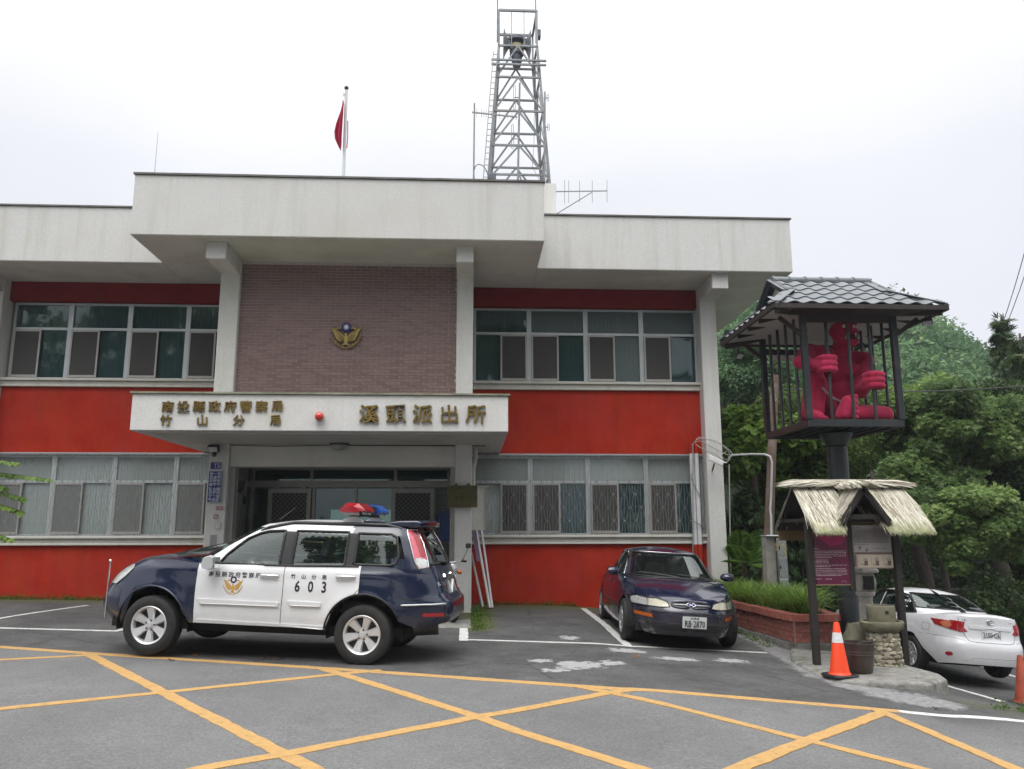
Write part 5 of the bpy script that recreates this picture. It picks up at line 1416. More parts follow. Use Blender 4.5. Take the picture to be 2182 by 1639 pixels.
def thatch(n, roots, down, length, name, wdt=.012, lift=.02, under=None):
    """n straws laid from points on a sheet: roots(k) -> point, down(k) -> direction and normal"""
    V = []; Q = []; T = []
    for k in range(n):
        p, d, nr, L = roots(k)
        d = (d + Vector((random.gauss(0, .055), random.gauss(0, .055), random.gauss(0, .03)))).normalized(); sd = d.cross(nr).normalized()
        s0 = (p.z < ze + .30) and random.random() < .8; L = L * random.uniform(.8, 1.12); w = wdt * random.uniform(.6, 1.25); h = lift * random.random()
        sag = Vector((0, 0, -1)) * L * .05
        for t_, ww in ((0, 1), (.55, .95), (1, .18)):
            q = p + d * L * t_ + nr * (h + .012 * math.sin(t_ * 3)) + sag * t_ * t_
            V += [q - sd * w * ww, q + sd * w * ww]; T += [max(0, (t_ - .5) / .5) * (1 if s0 else .05)] * 2
        b = 6 * k; Q += [(b, b + 1, b + 3, b + 2), (b + 2, b + 3, b + 5, b + 4)]
    off = ORG[kio.name]; me = np_mesh(name, np.array([tuple(v - off) for v in V]), np.array(Q), STRAW.m)
    a = me.attributes.new('tip', 'FLOAT', 'POINT'); a.data.foreach_set('value', np.array(T, np.float32))
    return link(name, me, kio, kind='stuff')
def slope_roots(x0, x1, ye, layers):
    top = Vector((0, RY, RZ)); bot = Vector((0, ye, ze)); d = (bot - top).normalized(); nr = Vector((0, -d.z, d.y)); nr = nr if nr.z > 0 else -nr; Ls = (bot - top).length
    def f(k):
        s_ = random.random() ** .7 * .78; x = random.uniform(x0, x1)
        # leave the dormer opening clear on the front slope
        if ye < RY:
            for _ in range(20):
                p = top + d * (min(1.0, s_ + .36) * Ls); hw = (DH + .02) * (DZ - p.z) / (DZ - ze)
                if abs(x - DX) < hw and p.z < DZ - .02: x = random.uniform(x0, x1)
                else: break
        p = top + d * (s_ * Ls); p.x = x
        dd = d.copy()
        return p, dd, nr, min(.42, (1.06 - s_) * Ls)
    return f
thatch(9000, slope_roots(RX0, RX1, EYF, 5), None, .4, 'thatch', .0055)
thatch(900, slope_roots(RX0, RX1, EYB, 5), None, .4, 'thatch', .02)
def dorm_roots(sg):
    def f(k):
        t_ = random.random() ** .8 * .7; y = random.uniform(DYF + .03, RY - .25 + .2 * (1 - t_))
        a = Vector((DX, y, DZ + .015)); b = Vector((DX + sg * (DH + .05), y, ze + .06)); d = (b - a).normalized(); nr = Vector((-d.z * sg, 0, abs(d.x))).normalized(); nr.x = sg * abs(nr.x)
        p = a + (b - a) * t_
        return p, (d + Vector((0, -.06, 0))).normalized(), nr, min(.30, (1.04 - t_) * (b - a).length)
    return f
thatch(1000, dorm_roots(-1), None, .3, 'thatch', .006); thatch(1000, dorm_roots(1), None, .3, 'thatch', .006)
def ridge_roots(k):
    x = random.uniform(RX0 - .02, RX1 - .24); sg = -1 if x < DX else 1
    a = random.uniform(-1.1, 1.1); nr = Vector((0, math.sin(a), math.cos(a)))
    if sg < 0: x = random.uniform(RX0 + .20, DX + .2)
    return Vector((x, RY - .0, RZ - .0)) + nr * .05 * 1.2 + Vector((0, 0, .01)), Vector((sg, math.sin(a) * .12, -.06)), nr, .42
thatch(2200, ridge_roots, None, .4, 'ridge_thatch', .007, .035)
def dridge_roots(k):
    a = random.uniform(-1.2, 1.2); nr = Vector((math.sin(a), 0, math.cos(a)))
    return Vector((DX, random.uniform(DYF + .2, RY + .1), DZ + .02)) + nr * .045, Vector((math.sin(a) * .22, -1, -.16)), nr, .36
thatch(800, dridge_roots, None, .4, 'ridge_thatch', .007, .03)
# backing boards under the straw
def sheet(name, pts): MB().add([Vector(p) for p in pts] + [Vector(p) - Vector((0, 0, .025)) for p in pts], [(0, 1, 2, 3), (7, 6, 5, 4), (0, 4, 5, 1), (1, 5, 6, 2), (2, 6, 7, 3), (3, 7, 4, 0)]).build(name, DARKW, kio)
fx = lambda z: DH * (DZ - z) / (DZ - ze)
yat = lambda z: RY + (EYF - RY) * (RZ - z) / (RZ - ze)
sheet('roof_board', [(RX0, RY, RZ - .02), (DX, RY - .01, RZ - .02), (DX - DH, EYF + .03, ze), (RX0, EYF + .03, ze)])
sheet('roof_board', [(DX, RY - .01, RZ - .02), (RX1, RY, RZ - .02), (RX1, EYF + .03, ze), (DX + DH, EYF + .03, ze)])
sheet('roof_board', [(RX0, RY, RZ - .02), (RX0, EYB - .03, ze), (RX1, EYB - .03, ze), (RX1, RY, RZ - .02)])
for s in (-1, 1): sheet('dormer_board', [(DX, DYF, DZ), (DX, RY, DZ), (DX + s * DH * 1.02, EYF + .1, ze + .06), (DX + s * DH * 1.02, DYF, ze + .06)])
# the two panels
PURP = pm('purple_panel', (.118, .012, .045), .4, var=.12, vs=3); MAG = pm('magenta_print', (.30, .004, .07), .4, var=.3, vs=5); LET = pm('cream_lettering', (.55, .50, .50), .5, var=.15)
y0 = KY - .005
p0, p1 = PY(1731, 1120, y0), PY(1806, 1245, y0)
pur = kp(MB().box((p0.x - .0, y0 - .02, p1.z), (xm_ - .036 + .02, y0 + .005, zt(1112))), 'purple_board', PURP)
MB().box((p0.x - .02, y0 - .024, p1.z - .012), (xm_ + .005, y0 + .004, p1.z - .001)).build('board_edge', pm('tan_edge', (.30, .22, .12), .7), pur)
def mag_shape():
    m = MB(); xa, xb = p0.x + .04, xm_ - .10; za, zb = PY(1770, 1163, y0).z, PY(1770, 1136, y0).z
    P = [(xa, zb), (xb, zb), (xb + .03, (za + zb) / 2 + .01), (xb - .02, za + .02), ((xa + xb) / 2, za - .01), (xa + .10, za + .05), (xa + .04, (za + zb) / 2)]
    return m.prism(P, lambda u, v, w: (u, y0 - .0215 - .0012 * w, v))
mag_shape().build('magenta_picture', MAG, pur)
def print_lines(rows, y, par, mat, seed=1, h=.0085):
    """rows of small print: (pixel x0, x1, y)"""
    rr = random.Random(seed); m = MB()
    for xa, xb, py in rows:
        a = PY(xa, py, y); b = PY(xb, py, y); x = a.x
        while x < b.x - .004:
            w = rr.uniform(.006, .012)
            if rr.random() < .93:
                zo = rr.uniform(-.15, .15) * h
                m.box((x, y - .0012, a.z - h / 2 + zo * .3), (x + w * .72, y - .0002, a.z - h * .1)).box((x + w * .1, y - .0012, a.z + h * .02), (x + w * .62, y - .0002, a.z + h / 2))
            x += w
    m.build('small_print', mat, par)
rows = [(1732, 1746, 1169.5)] + [(1733, 1803, y) for y in (1174.5, 1178, 1181.3, 1185)] + [(1733, 1772, 1188.5)] + [(1734, 1766, y) for y in (1193.5, 1196.5, 1199.5)] + [(1735, 1805, 1204.5), (1735, 1770, 1207.5)] + [(1735, 1805, y) for y in (1212, 1215.5, 1219)] + [(1736, 1806, 1223.5), (1738, 1795, 1226.5), (1738, 1752, 1234), (1758, 1773, 1234)]
print_lines(rows, y0 - .0202, pur, LET)
MB().tube([PY(1793 + 2.2 * k, 1239 + (1.5 if k % 2 else -1) * (k % 3), y0 - .0215) for k in range(6)], .0018, 4).build('signature', LET, pur)
PAPER = pm('faded_paper', (.30, .275, .28), .45, var=.1, vs=2, dirt=(.2, .18, .17), dscale=2); WOODF = pm('weathered_board', (.30, .25, .19), .8, var=.2, vs=4, stretch=(1, 1, 8)); BRN = pm('brown_ink', (.11, .075, .07), .6, var=.2)
q0, q1 = PY(1813, 1120, y0), PY(1902, 1211, y0); yb_ = y0 + .0
pal = kp(MB().box((q0.x, yb_ - .02, q1.z), (q1.x, yb_ + .01, zt(1119))), 'pale_board', WOODF)
a, b = PY(1816, 1121, yb_), PY(1897.5, 1176, yb_); MB().box((a.x, yb_ - .0245, b.z), (b.x, yb_ - .0205, a.z)).build('notice_sheet', PAPER, pal)
rows = [(1819, 1833, 1124)] + [(1819, 1894, y) for y in np.arange(1127.5, 1158, 2.6)] + [(1819, 1850, 1160.5), (1862, 1890, 1169)]
print_lines(rows, yb_ - .025, pal, BRN, 3, .010)
def paw(px, py, s):
    m = MB(); c = PY(px, py, yb_ - .0255)
    for dx_, dz_, r in ((0, 0, .016), (-.022, .016, .007), (-.008, .026, .007), (.008, .026, .007), (.022, .016, .007)): m.add([c + Vector((dx_ * s + r * s * math.cos(t_), 0, dz_ * s + r * s * math.sin(t_))) for t_ in np.linspace(0, 6.28, 11)[:-1]], [tuple(range(10))])
    m.build('paw_print', BRN, pal)
paw(1832, 1169, 1.0); paw(1847, 1173.5, .8)
a, b = PY(1814, 1177.5, yb_), PY(1900, 1180, yb_); MB().box((a.x, yb_ - .024, b.z), (b.x, yb_ - .0205, a.z)).build('brown_band', BRN, pal)
a, b = PY(1826, 1182.5, yb_), PY(1902, 1209, yb_); sh = MB().box((a.x, yb_ - .0245, b.z), (b.x, yb_ - .0205, a.z)).build('instruction_sheet', pm('tan_paper', (.42, .36, .29), .6, var=.1), pal)
a, b = PY(1818, 1182.5, yb_), PY(1824, 1208, yb_); MB().box((a.x, yb_ - .0245, b.z), (b.x, yb_ - .0205, a.z)).build('dark_heading', BRN, pal)
for k, px in enumerate((1842, 1866, 1892)):                                # three small drawings of a mill and a cup
    m = MB(); c = PY(px, 1197, yb_ - .0255); e = lambda cx0, cz0, rx, rz: m.tube([c + Vector((cx0 + rx * math.cos(t_), 0, cz0 + rz * math.sin(t_))) for t_ in np.linspace(0, 6.28, 17)[:-1]], .0016, 4, closed=True)
    e(.015, .035, .028, .008); e(.015, .015, .028, .008); e(-.012, -.03, .03, .01); e(-.012, -.045, .024, .008)
    m.box(c + Vector((.0, 0, -.05)), c + Vector((.045, .0008, .012)))
    m.tube([c + Vector((-.06, 0, .055)), c + Vector((-.06, 0, -.055))], .0014, 4)
    if k == 1: m.ball(c + Vector((.015, 0, .055)), .008, 6, 4)
    m.build('drawing', BRN, pal)

# ------------------------------------------------------------------ millstone fountain, tub, lantern, cones
ROCK = pm('mossy_stone', (.165, .155, .105), .9, var=.35, vs=6, bump=.6, bs=14, dirt=(.055, .065, .02), dscale=3.5)
RUBB = pm('rubble_stone', (.30, .27, .205), .85, var=.35, vs=9, per=.4, bump=.5, bs=20, dirt=(.16, .15, .11), dscale=5)
fb = PZ(1886, 1418, PADZ); fb.z = PADZ
ftn = thing('stone_fountain', 'stone fountain with a millstone in a rough basin on a rubble-clad column', 'fountain', fb)
hgt = lambda py: PY(1886, py, fb.y).z - PADZ
H1, H2, H3, H4 = hgt(1345), hgt(1322), hgt(1305), hgt(1289)
rad = .20
def rough_rings(prof, n, amp, seed, sc=(1, 1)):
    rr = random.Random(seed); R2 = []
    for r, h in prof:
        R2.append([Vector((math.cos(2 * math.pi * i / n) * r * sc[0] * (1 + amp * rr.uniform(-1, 1)), math.sin(2 * math.pi * i / n) * r * sc[1] * (1 + amp * rr.uniform(-1, 1)), h + amp * .1 * rr.uniform(-1, 1))) for i in range(n)])
    return R2
MB().loft(rough_rings([(rad * 1.03, -.03), (rad * .98, .2), (rad * .9, H1 * .7), (rad * .87, H1)], 20, .03, 3)).build('column', ROCK, ftn, local=True, smooth=60)
stm = []
for k in range(3):
    m = MB(); rr = random.Random(k + 5); pts = []
    m.loft([[Vector((math.cos(2 * math.pi * i / 7) * .032 * s * rr.uniform(.75, 1.2), math.sin(2 * math.pi * i / 7) * .026 * s * rr.uniform(.75, 1.2), h)) for i in range(7)] for h, s in ((-.014, 1.1), (.008, 1.0), (.018, .6))])
    stm.append(m.mesh('rubble', RUBB, smooth=25))
h = .02; row = 0
while h < H1 - .02:
    r_ = rad * (1.02 - .15 * h / H1); n = 19
    for i in range(n):
        a = 2 * math.pi * (i + .5 * (row % 2)) / n + random.uniform(-.06, .06)
        if math.sin(a) > .55 and row % 2: continue
        o = link('stone', stm[(i + row) % 3], ftn); o.location = (math.cos(a) * r_, math.sin(a) * r_, h + random.uniform(-.008, .008))
        o.rotation_euler = Matrix.Rotation(random.uniform(0, 6.28), 3, 'Z').to_euler(); q = Vector((math.cos(a), math.sin(a), random.uniform(-.25, .4))).to_track_quat('Z', 'Y'); o.rotation_euler = (q.to_matrix() @ Matrix.Rotation(random.uniform(-.7, .7), 3, 'Z')).to_euler(); s_ = random.uniform(.75, 1.5); o.scale = (s_ * random.uniform(.8, 1.3), s_ * random.uniform(.7, 1.1), random.uniform(.6, 1.6))
    h += .052; row += 1
m = MB(); br = rad * 1.08
R2 = rough_rings([(br * .80, H1 - .005), (br * 1.06, H1 + .04), (br * 1.12, H2 - .02), (br * 1.06, H2), (br * .94, H2 - .004), (br * .90, H2 - .05), (.02, H2 - .055)], 22, .035, 9, (1.14, 1.0)); m.loft(R2)
bas = m.build('basin', ROCK, ftn, local=True, smooth=50)
WAT = pm('still_water', (.02, .022, .015), .05, var=.1)
MB().cyl((-.01, 0, H2 - .045), (-.01, 0, H2 - .022), br * .93, n=20).build('basin_water', WAT, ftn, local=True)
MB().loft(rough_rings([(.13, H2 - .09), (.12, H2 - .03), (.10, H2 + .01)], 7, .18, 12, (1.0, .8))).build('spout_stone', ROCK, ftn, local=True, smooth=30)
for o in [ftn.children[-1]]: o.location = (-br * 1.25, -.06, 0)
mz = MB().loft(rough_rings([(.170, H2 - .03), (.175, H3 - .03), (.178, H4 - .03), (.172, H4 - .008), (.15, H4 - .0), (.135, H4 - .004), (.13, H4 - .03), (.02, H4 - .033)], 28, .008, 4)).build('millstone', ROCK, ftn, local=True, smooth=40)
MB().box((-.03, -.181, H3 - .0), (.01, -.16, H3 + .035)).build('millstone_socket', BLACK, ftn, local=True)
MB().cyl((0, 0, H4 - .031), (0, 0, H4 - .018), .13, n=20).build('millstone_water', WAT, ftn, local=True)
tb = PZ(1832, 1433, PADZ); tb.z = PADZ + .003
tub = thing('water_tub', 'brown metal water tub with ribbed bands behind the bright orange cone', 'tub', tb)
TUBM = pm('brown_enamel', (.075, .055, .048), .35, .3, var=.3, vs=5, dirt=(.10, .09, .06), dscale=4)
tr_, th_ = .19, PY(1832, 1368, tb.y).z - tb.z
MB().lathe([(.01, 0), (tr_ * .74, 0), (tr_ * .80, .015), (tr_ * .90, th_ * .35), (tr_ * .95, th_ * .6), (tr_ * .97, th_ * .62), (tr_ * .95, th_ * .64), (tr_ * .975, th_ * .68), (tr_ * .985, th_ * .70), (tr_ * .965, th_ * .72), (tr_ * .985, th_ * .76), (tr_ * .99, th_ * .95), (tr_ * 1.03, th_ * .98), (tr_ * 1.02, th_), (tr_ * .96, th_), (tr_ * .93, th_ * .8), (.01, th_ * .8)], n=32).build('tub_wall', TUBM, tub, local=True, smooth=50)
MB().cyl((0, 0, th_ * .81), (0, 0, th_ * .86), tr_ * .92, n=28).build('tub_water', WAT, tub, local=True)
MB().tube([Vector((.19, .02, th_ + .0)), Vector((.1, .05, th_ + .0)), Vector((.0, .02, th_ * .9)), Vector((-.05, .0, th_ * .84))], .006, 6).build('hose', BLACK, tub, local=True)
rk = MB().loft(rough_rings([(.16, 0), (.17, .15), (.16, .32), (.13, .42), (.10, .50)], 11, .16, 21, (1.1, .9)))
rk.v = [(p[0] + 5.17, p[1] - 6.15, p[2] + PADZ - .01) for p in rk.v]
rk.top('rough_rock', ROCK, 'rough grey rock standing between the planter and the stone fountain', 'rock', smooth=35)
LANT = pm('pale_granite', (.47, .45, .40), .85, var=.12, vs=25, bump=.3, bs=60, dirt=(.25, .23, .18), dscale=3)
lb_ = Vector((5.40, -5.62, PADZ - .05))
lan = thing('stone_lantern', 'pale stone lantern with a lattice light box behind the notice board', 'stone lantern', lb_)
lz = lambda py: PY(1842, py, -5.62).z - lb_.z
lx = PY(1842, 1240, -5.62).x - lb_.x
MB().lathe([(.17, 0), (.17, .06), (.12, .10), (.105, .14), (.095, lz(1290)), (.088, lz(1280)), (.098, lz(1272)), (.125, lz(1268)), (.13, lz(1262)), (.12, lz(1260))], (lx, 0, 0), 24).build('shaft', LANT, lan, local=True, smooth=35)
bx0 = MB(); zl0, zl1 = lz(1260), lz(1222)
bx0.loft([[Vector((lx + a * .105 * k, b * .105 * k, z)) for a, b in ((-1, -1), (1, -1), (1, 1), (-1, 1))] for z, k in ((zl0, .95), ((zl0 + zl1) / 2, 1.14), (zl1, .95))])
lbx = bx0.build('light_box', LANT, lan, local=True, bevel=.01)
MB().box((lx - .075, -.128, zl0 + .03), (lx + .075, -.10, zl1 - .03)).build('lattice_opening', BLACK, lbx, local=True)
m = MB()
for k in range(3):
    m.box((lx - .06 + .05 * k, -.134, zl0 + .03), (lx - .045 + .05 * k, -.127, zl1 - .03)); m.box((lx - .075, -.1335, zl0 + .05 + .06 * k), (lx + .075, -.1275, zl0 + .062 + .06 * k))
m.build('lattice', BLACK, lbx, local=True)
MB().lathe([(.12, zl1), (.22, zl1 + .02), (.215, zl1 + .05), (.10, zl1 + .12), (.02, zl1 + .16)], (lx, 0, 0), 6).build('cap', LANT, lan, local=True)
def cone(name, p, H, label, bright):
    th = thing(name, label, 'traffic cone', p, .25, 'traffic cones')
    oc = CONE if bright else CONE2; k = H / .70
    MB().lathe([(.15 * k, .028), (.135 * k, .05 * k), (.125 * k, .075 * k), (.036 * k, .69 * k), (.03 * k, .70 * k), (.02 * k, .70 * k), (.02 * k, .66 * k)], n=32).build('cone_body', oc, th, local=True, smooth=40)
    pts = [(.19 * k * math.copysign(abs(math.cos(a)) ** .35, math.cos(a)), .19 * k * math.copysign(abs(math.sin(a)) ** .35, math.sin(a))) for a in np.linspace(0, 2 * math.pi, 41)[:-1]]
    MB().loft([[Vector((x * s, y * s, z)) for x, y in pts] for s, z in ((1, 0), (1.0, .022), (.94, .032))]).build('base_plate', RUB, th, local=True, smooth=40)
    if bright:
        r = lambda h: .125 + (.036 - .125) * (h - .075) / (.69 - .075)
        MB().lathe([(r(.44) * k + .002, .44 * k), (r(.57) * k + .002, .57 * k)], n=32, caps=(False, False)).build('reflective_band', pm('reflective_white', (.72, .73, .73), .45, var=.12, vs=30), th, local=True, smooth=60)
    return th
CONE = pm('orange_plastic', (.78, .058, .008), .42, var=.06, vs=3); CONE2 = pm('faded_orange_plastic', (.36, .065, .03), .6, var=.3, vs=4, dirt=(.20, .09, .07), dscale=3)
c1 = PZ(1790, 1441, PADZ + .0); c1.z = padz(c1.xy) + .014
cone('traffic_cone', c1, PY(1782, 1326, c1.y).z - c1.z, 'bright orange traffic cone with a white reflective band beside the metal tub', True)
c2 = PG(2184, 1500); cone('traffic_cone', c2, .72, 'dirty faded orange traffic cone without a band near the white saloon', False)

# ------------------------------------------------------------------ utility pole, steel cabinet and conduit
POLEM = pm('weathered_pole', (.17, .115, .085), .9, var=.25, vs=3, stretch=(3, 3, .6), bump=.4, bs=25, dirt=(.30, .28, .25), dscale=4)
pb = Vector((5.50, -1.75, .2)); pt = PY(1651, 800, -1.75); pt.z = PY(1651, 800, -1.75).z; pbx = PY(1625, 1245, -1.75); pb = Vector((pbx.x, -1.75, .15))
upole = thing('utility_pole', 'old brown utility pole rising behind the caged red figure', 'pole', pb)
MB().cyl(pb - Vector((0, 0, .4)), (pt.x, -1.75, pt.z), .098, .075, 16).build('shaft', POLEM, upole, smooth=40)
for py in (858, 880, 905): q = PY(1645, py, -1.84); MB().tube([q + Vector((-.09, 0, 0)), q + Vector((.0, -.02, 0)), q + Vector((.09, 0, .02))], .006, 5).build('pole_band', BLACK, upole)
CABS = pm('stainless_sheet', (.50, .51, .51), .22, .9, var=.12, vs=3); CABG = pm('cement_board', (.32, .31, .28), .9, var=.2, vs=5)
b0 = PY(1638, 1255, -2.05); b1 = PY(1674, 1146, -2.05); bxm = PY(1653, 1146, -2.05).x
cab = thing('meter_cabinet', 'stainless steel meter cabinet strapped to the utility pole above the planter', 'cabinet', ((b0.x + b1.x) / 2, -2.0, b0.z))
MB().box((b0.x + .0, -2.03, b0.z - .3), (bxm - .01, -1.82, b1.z + .02)).build('mounting_board', CABG, cab)
MB().box((bxm, -2.08, b0.z - .1), (b1.x, -1.86, b1.z)).build('cabinet_body', CABS, cab, bevel=.008)
MB().box((b0.x - .01, -2.11, b1.z + .021), (b1.x + .02, -1.8, b1.z + .05)).build('rain_hood', CABS, cab, bevel=.006)
for pya, pyb in ((1150, 1185), (1188, 1230), (1234, 1256)):
    za, zb = PY(1660, pya, -2.08).z, PY(1660, pyb, -2.08).z
    dd_ = MB().box((bxm + .012, -2.096, zb), (b1.x - .012, -2.082, za)).build('cabinet_door', CABS, cab, bevel=.004)
    MB().box((bxm + .03, -2.11, (za + zb) / 2 - .03), (bxm + .045, -2.098, (za + zb) / 2 + .03)).build('latch', BLACK, dd_)
YLW = pm('yellow_stencil', (.55, .40, .03), .6)
for ch, px, py in (('危', 1655, 1161), ('險', 1663, 1161), ('高', 1671, 1161), ('壓', 1671, 1171), ('電', 1671, 1181), ('水', 1655, 1170)):
    q = PY(px, py, -2.098); text_on('stencil', ch, .07, YLW, cab, (q.x, -2.0975, q.z), .0006)
PVC = pm('grey_conduit', (.50, .52, .53), .5, var=.1, vs=4)
m = MB(); y = -1.90
pa = [PY(1553, 975, -.32)] + [PY(px, py, yy) for px, py, yy in ((1560, 970, -.45), (1600, 968, -1.0), (1630, 968.5, -1.75), (1641, 973, y - .02), (1645, 985, y - .03), (1643, 1060, y - .03), (1641, 1085, y - .04), (1643, 1100, y - .09), (1644, 1146, y - .10))]
m.tube(pa, .021, 10); m.top('conduit_pipe', PVC, 'grey conduit pipe bending from the station corner down the utility pole', 'pipe', smooth=50)

# ------------------------------------------------------------------ the cage on its column
CAGE = pm('slate_grey_paint', (.030, .037, .041), .42, .15, var=.18, vs=4, dirt=(.09, .08, .07), dscale=2.5); CAGED = pm('brown_black_paint', (.035, .026, .024), .5, var=.25, vs=3)
CXa, CXb, CYa, CYb, CZ, CT = 5.07, 6.49, -5.35, -3.65, 3.12, 4.90
cg = Vector((5.82, -4.5, 0))
cg.z = gh(5.82, -4.5)
cage = thing('cage_on_column', 'dark metal cage with a tiled roof raised on a thick round column', 'cage', cg)
def cp(mb, name, mat=CAGE, **k): return mb.build(name, mat, cage, **k)
pxm = 5.86
cp(MB().cyl((pxm, -4.5, cg.z - .1), (pxm, -4.5, CZ - .22), .145, .158, 32), 'column', smooth=40)
cp(MB().lathe([(.165, -.20), (.25, -.03), (.25, -.005)], (pxm, -4.5, CZ), 24), 'column_head', smooth=40)
for a, b in (((CXa - .03, CYa - .03), (CXb + .03, CYa + .06)), ((CXa - .03, CYb - .06), (CXb + .03, CYb + .03))): cp(MB().box((*a, CZ), (*b, CZ + .11)), 'floor_beam', bevel=.006)
for a, b in (((CXa - .03, CYa + .061), (CXa + .06, CYb - .061)), ((CXb - .06, CYa + .061), (CXb + .03, CYb - .061))): cp(MB().box((*a, CZ), (*b, CZ + .11)), 'floor_beam', CAGED, bevel=.006)
for k in range(7):
    x = CXa + .12 + (CXb - CXa - .24) * k / 6; cp(MB().box((x - .03, CYa + .061, CZ + .03), (x + .03, CYb - .061, CZ + .10)), 'floor_joist')
cp(MB().box((CXa + .06, CYa + .061, CZ + .101), (CXb - .06, CYb - .061, CZ + .115)), 'floor_plate')
for x, y in ((CXa, CYa), (CXb, CYa), (CXa, CYb), (CXb, CYb)): cp(MB().box((x - .045, y - .045, CZ + .112), (x + .045, y + .045, CT)), 'corner_post', bevel=.006)
fb_x = [PY(px, 895, CYa).x for px in (1774, 1821, 1867)]
for x in fb_x: cp(MB().cyl((x, CYa, CZ + .11), (x, CYa, CT), .024, n=12), 'bar', smooth=50)
for k in range(1, 5):
    y = CYa + (CYb - CYa) * k / 5
    for x in (CXa, CXb): cp(MB().cyl((x, y, CZ + .11), (x, y, CT), .024, n=10), 'bar', smooth=50)
for k in range(1, 5):
    x = CXa + (CXb - CXa) * k / 5
    if k in (1, 4): cp(MB().cyl((x, CYb, CZ + .11), (x, CYb, CT), .024, n=10), 'bar', smooth=50)
for z in (CT - .30,): cp(MB().box((CXa + .046, CYb - .03, z), (CXb - .046, CYb + .03, z + .09)), 'rail', CAGED)
for a, b in (((CXa - .05, CYa - .05), (CXb + .05, CYa + .05)), ((CXa - .05, CYb - .05), (CXb + .05, CYb + .05))): cp(MB().box((*a, CT), (*b, CT + .10)), 'wall_plate')
for x in (CXa, CXb): cp(MB().box((x - .05, CYa + .051, CT), (x + .05, CYb - .051, CT + .10)), 'wall_plate')
cp(MB().box((CXa + .05, CYa - .035, CT - .16), (CXb - .05, CYa + .035, CT - .002)), 'head_beam', CAGED)
# tiled roof: a gable on a hipped skirt
RTILE = pm('slate_grey_roof_tile', (.125, .138, .152), .45, var=.14, vs=6, per=.12, spec=.55, dirt=(.09, .09, .085), dscale=4)
EX0, EX1, EY0, EY1, EZ = 4.47, 7.12, -5.78, -3.25, 4.90
GX0, GX1, RZ2, RYc = 4.98, 6.58, 5.66, -4.50
rf = cp(MB().loft([[Vector(p) for p in ((EX0 + .03, EY0 + .03, EZ - .03), (EX1 - .03, EY0 + .03, EZ - .03), (EX1 - .03, EY1 - .03, EZ - .03), (EX0 + .03, EY1 - .03, EZ - .03))], [Vector(p) for p in ((EX0 + .5, EY0 + .62, EZ + .33), (EX1 - .5, EY0 + .62, EZ + .33), (EX1 - .5, EY1 - .62, EZ + .33), (EX0 + .5, EY1 - .62, EZ + .33))]]), 'roof', pm('ceiling_board', (.50, .49, .46), .8, var=.08))
MB().add([Vector(p) for p in ((GX0 + .06, EY0 + .62, EZ + .33), (GX0 + .06, EY1 - .62, EZ + .33), (GX0 + .06, RYc, RZ2 - .05), (GX1 - .06, EY0 + .62, EZ + .33), (GX1 - .06, EY1 - .62, EZ + .33), (GX1 - .06, RYc, RZ2 - .05))], [(0, 1, 2), (5, 4, 3), (0, 2, 5, 3), (1, 4, 5, 2)]).build('gable_core', MATS['ceiling_board'], rf)
tw_, tl_ = .262, .275
def tile_mesh():
    m = MB(); n = 10; rows = []
    for v, lift in ((0, .020), (tl_ + .03, .002)):
        rows.append([Vector((tw_ * (i / n - .5), v, lift + .017 * math.sin(2 * math.pi * (i / n) + .6) + .006)) for i in range(n + 1)])
    lo = [[p - Vector((0, 0, .016)) for p in r] for r in rows]
    m.loft([lo[0], rows[0], rows[1]], closed=False, caps=(False, False)); return m.mesh('roof_tile', RTILE, smooth=50)
TM = tile_mesh()
def tile_slope(o, u, v, inside, name='roof_tile'):
    """o: eave corner, u along the eave, v up the slope"""
    L, Hs = u.length, v.length; ud, vd = u.normalized(), v.normalized(); nd = ud.cross(vd).normalized()
    rot = Matrix((ud, vd, nd)).transposed().to_euler(); r = 0
    while r * tl_ < Hs - .05:
        k = 0; n = round(L / tw_)
        for k in range(n):
            a, b = (k + .5) * L / n, r * tl_
            if inside(a, b + tl_ * .45):
                t_ = link(name, TM, rf); t_.location = o + ud * a + vd * b + nd * .012 - ORG[cage.name]; t_.rotation_euler = rot; t_.scale = (L / n / tw_, min(1, (Hs - b + .02) / (tl_ + .03)) if b + tl_ > Hs else 1, 1)
        r += 1
vf = Vector((0, RYc - EY0, RZ2 - EZ)); uf = Vector((EX1 - EX0, 0, 0)); Hf = vf.length; mid = .50
def ins(L, ins0):
    def f(a, b):
        t_ = min(1, b / (Hf * mid)); m = ins0 * t_ if b < Hf * mid else ins0 - .0
        return m - .02 <= a <= L - m + .02
    return f
tile_slope(Vector((EX0, EY0, EZ)), uf, vf, ins(uf.length, .50)); tile_slope(Vector((EX1, EY1, EZ)), -uf, Vector((0, RYc - EY1, RZ2 - EZ)), ins(uf.length, .50))
vs_ = Vector((.52, 0, (RZ2 - EZ) * mid)); us = Vector((0, EY1 - EY0, 0))
def ins2(L):
    return lambda a, b: (.63 * b / vs_.length) + .13 <= a <= L - (.63 * b / vs_.length) - .13
tile_slope(Vector((EX0, EY1, EZ)), -us, vs_, ins2(us.length)); tile_slope(Vector((EX1, EY0, EZ)), us, Vector((-.52, 0, (RZ2 - EZ) * mid)), ins2(us.length))
n = 6
for k in range(n):
    xa = GX0 - .02 + (GX1 - GX0 + .04) * k / n; xb = GX0 - .02 + (GX1 - GX0 + .04) * (k + 1) / n
    m = MB(); R3 = []
    for x, rr in ((xa, .088), (xa + .03, .088), (xa + .035, .078), (xb + .02, .076)):
        R3.append([Vector((x, RYc + rr * 1.15 * math.cos(t_), RZ2 + .0 + rr * math.sin(t_))) for t_ in np.linspace(-.35, math.pi + .35, 12)])
    m.loft(R3, closed=True).build('ridge_tile', RTILE, rf, smooth=45)
hm = (RZ2 - EZ) * mid
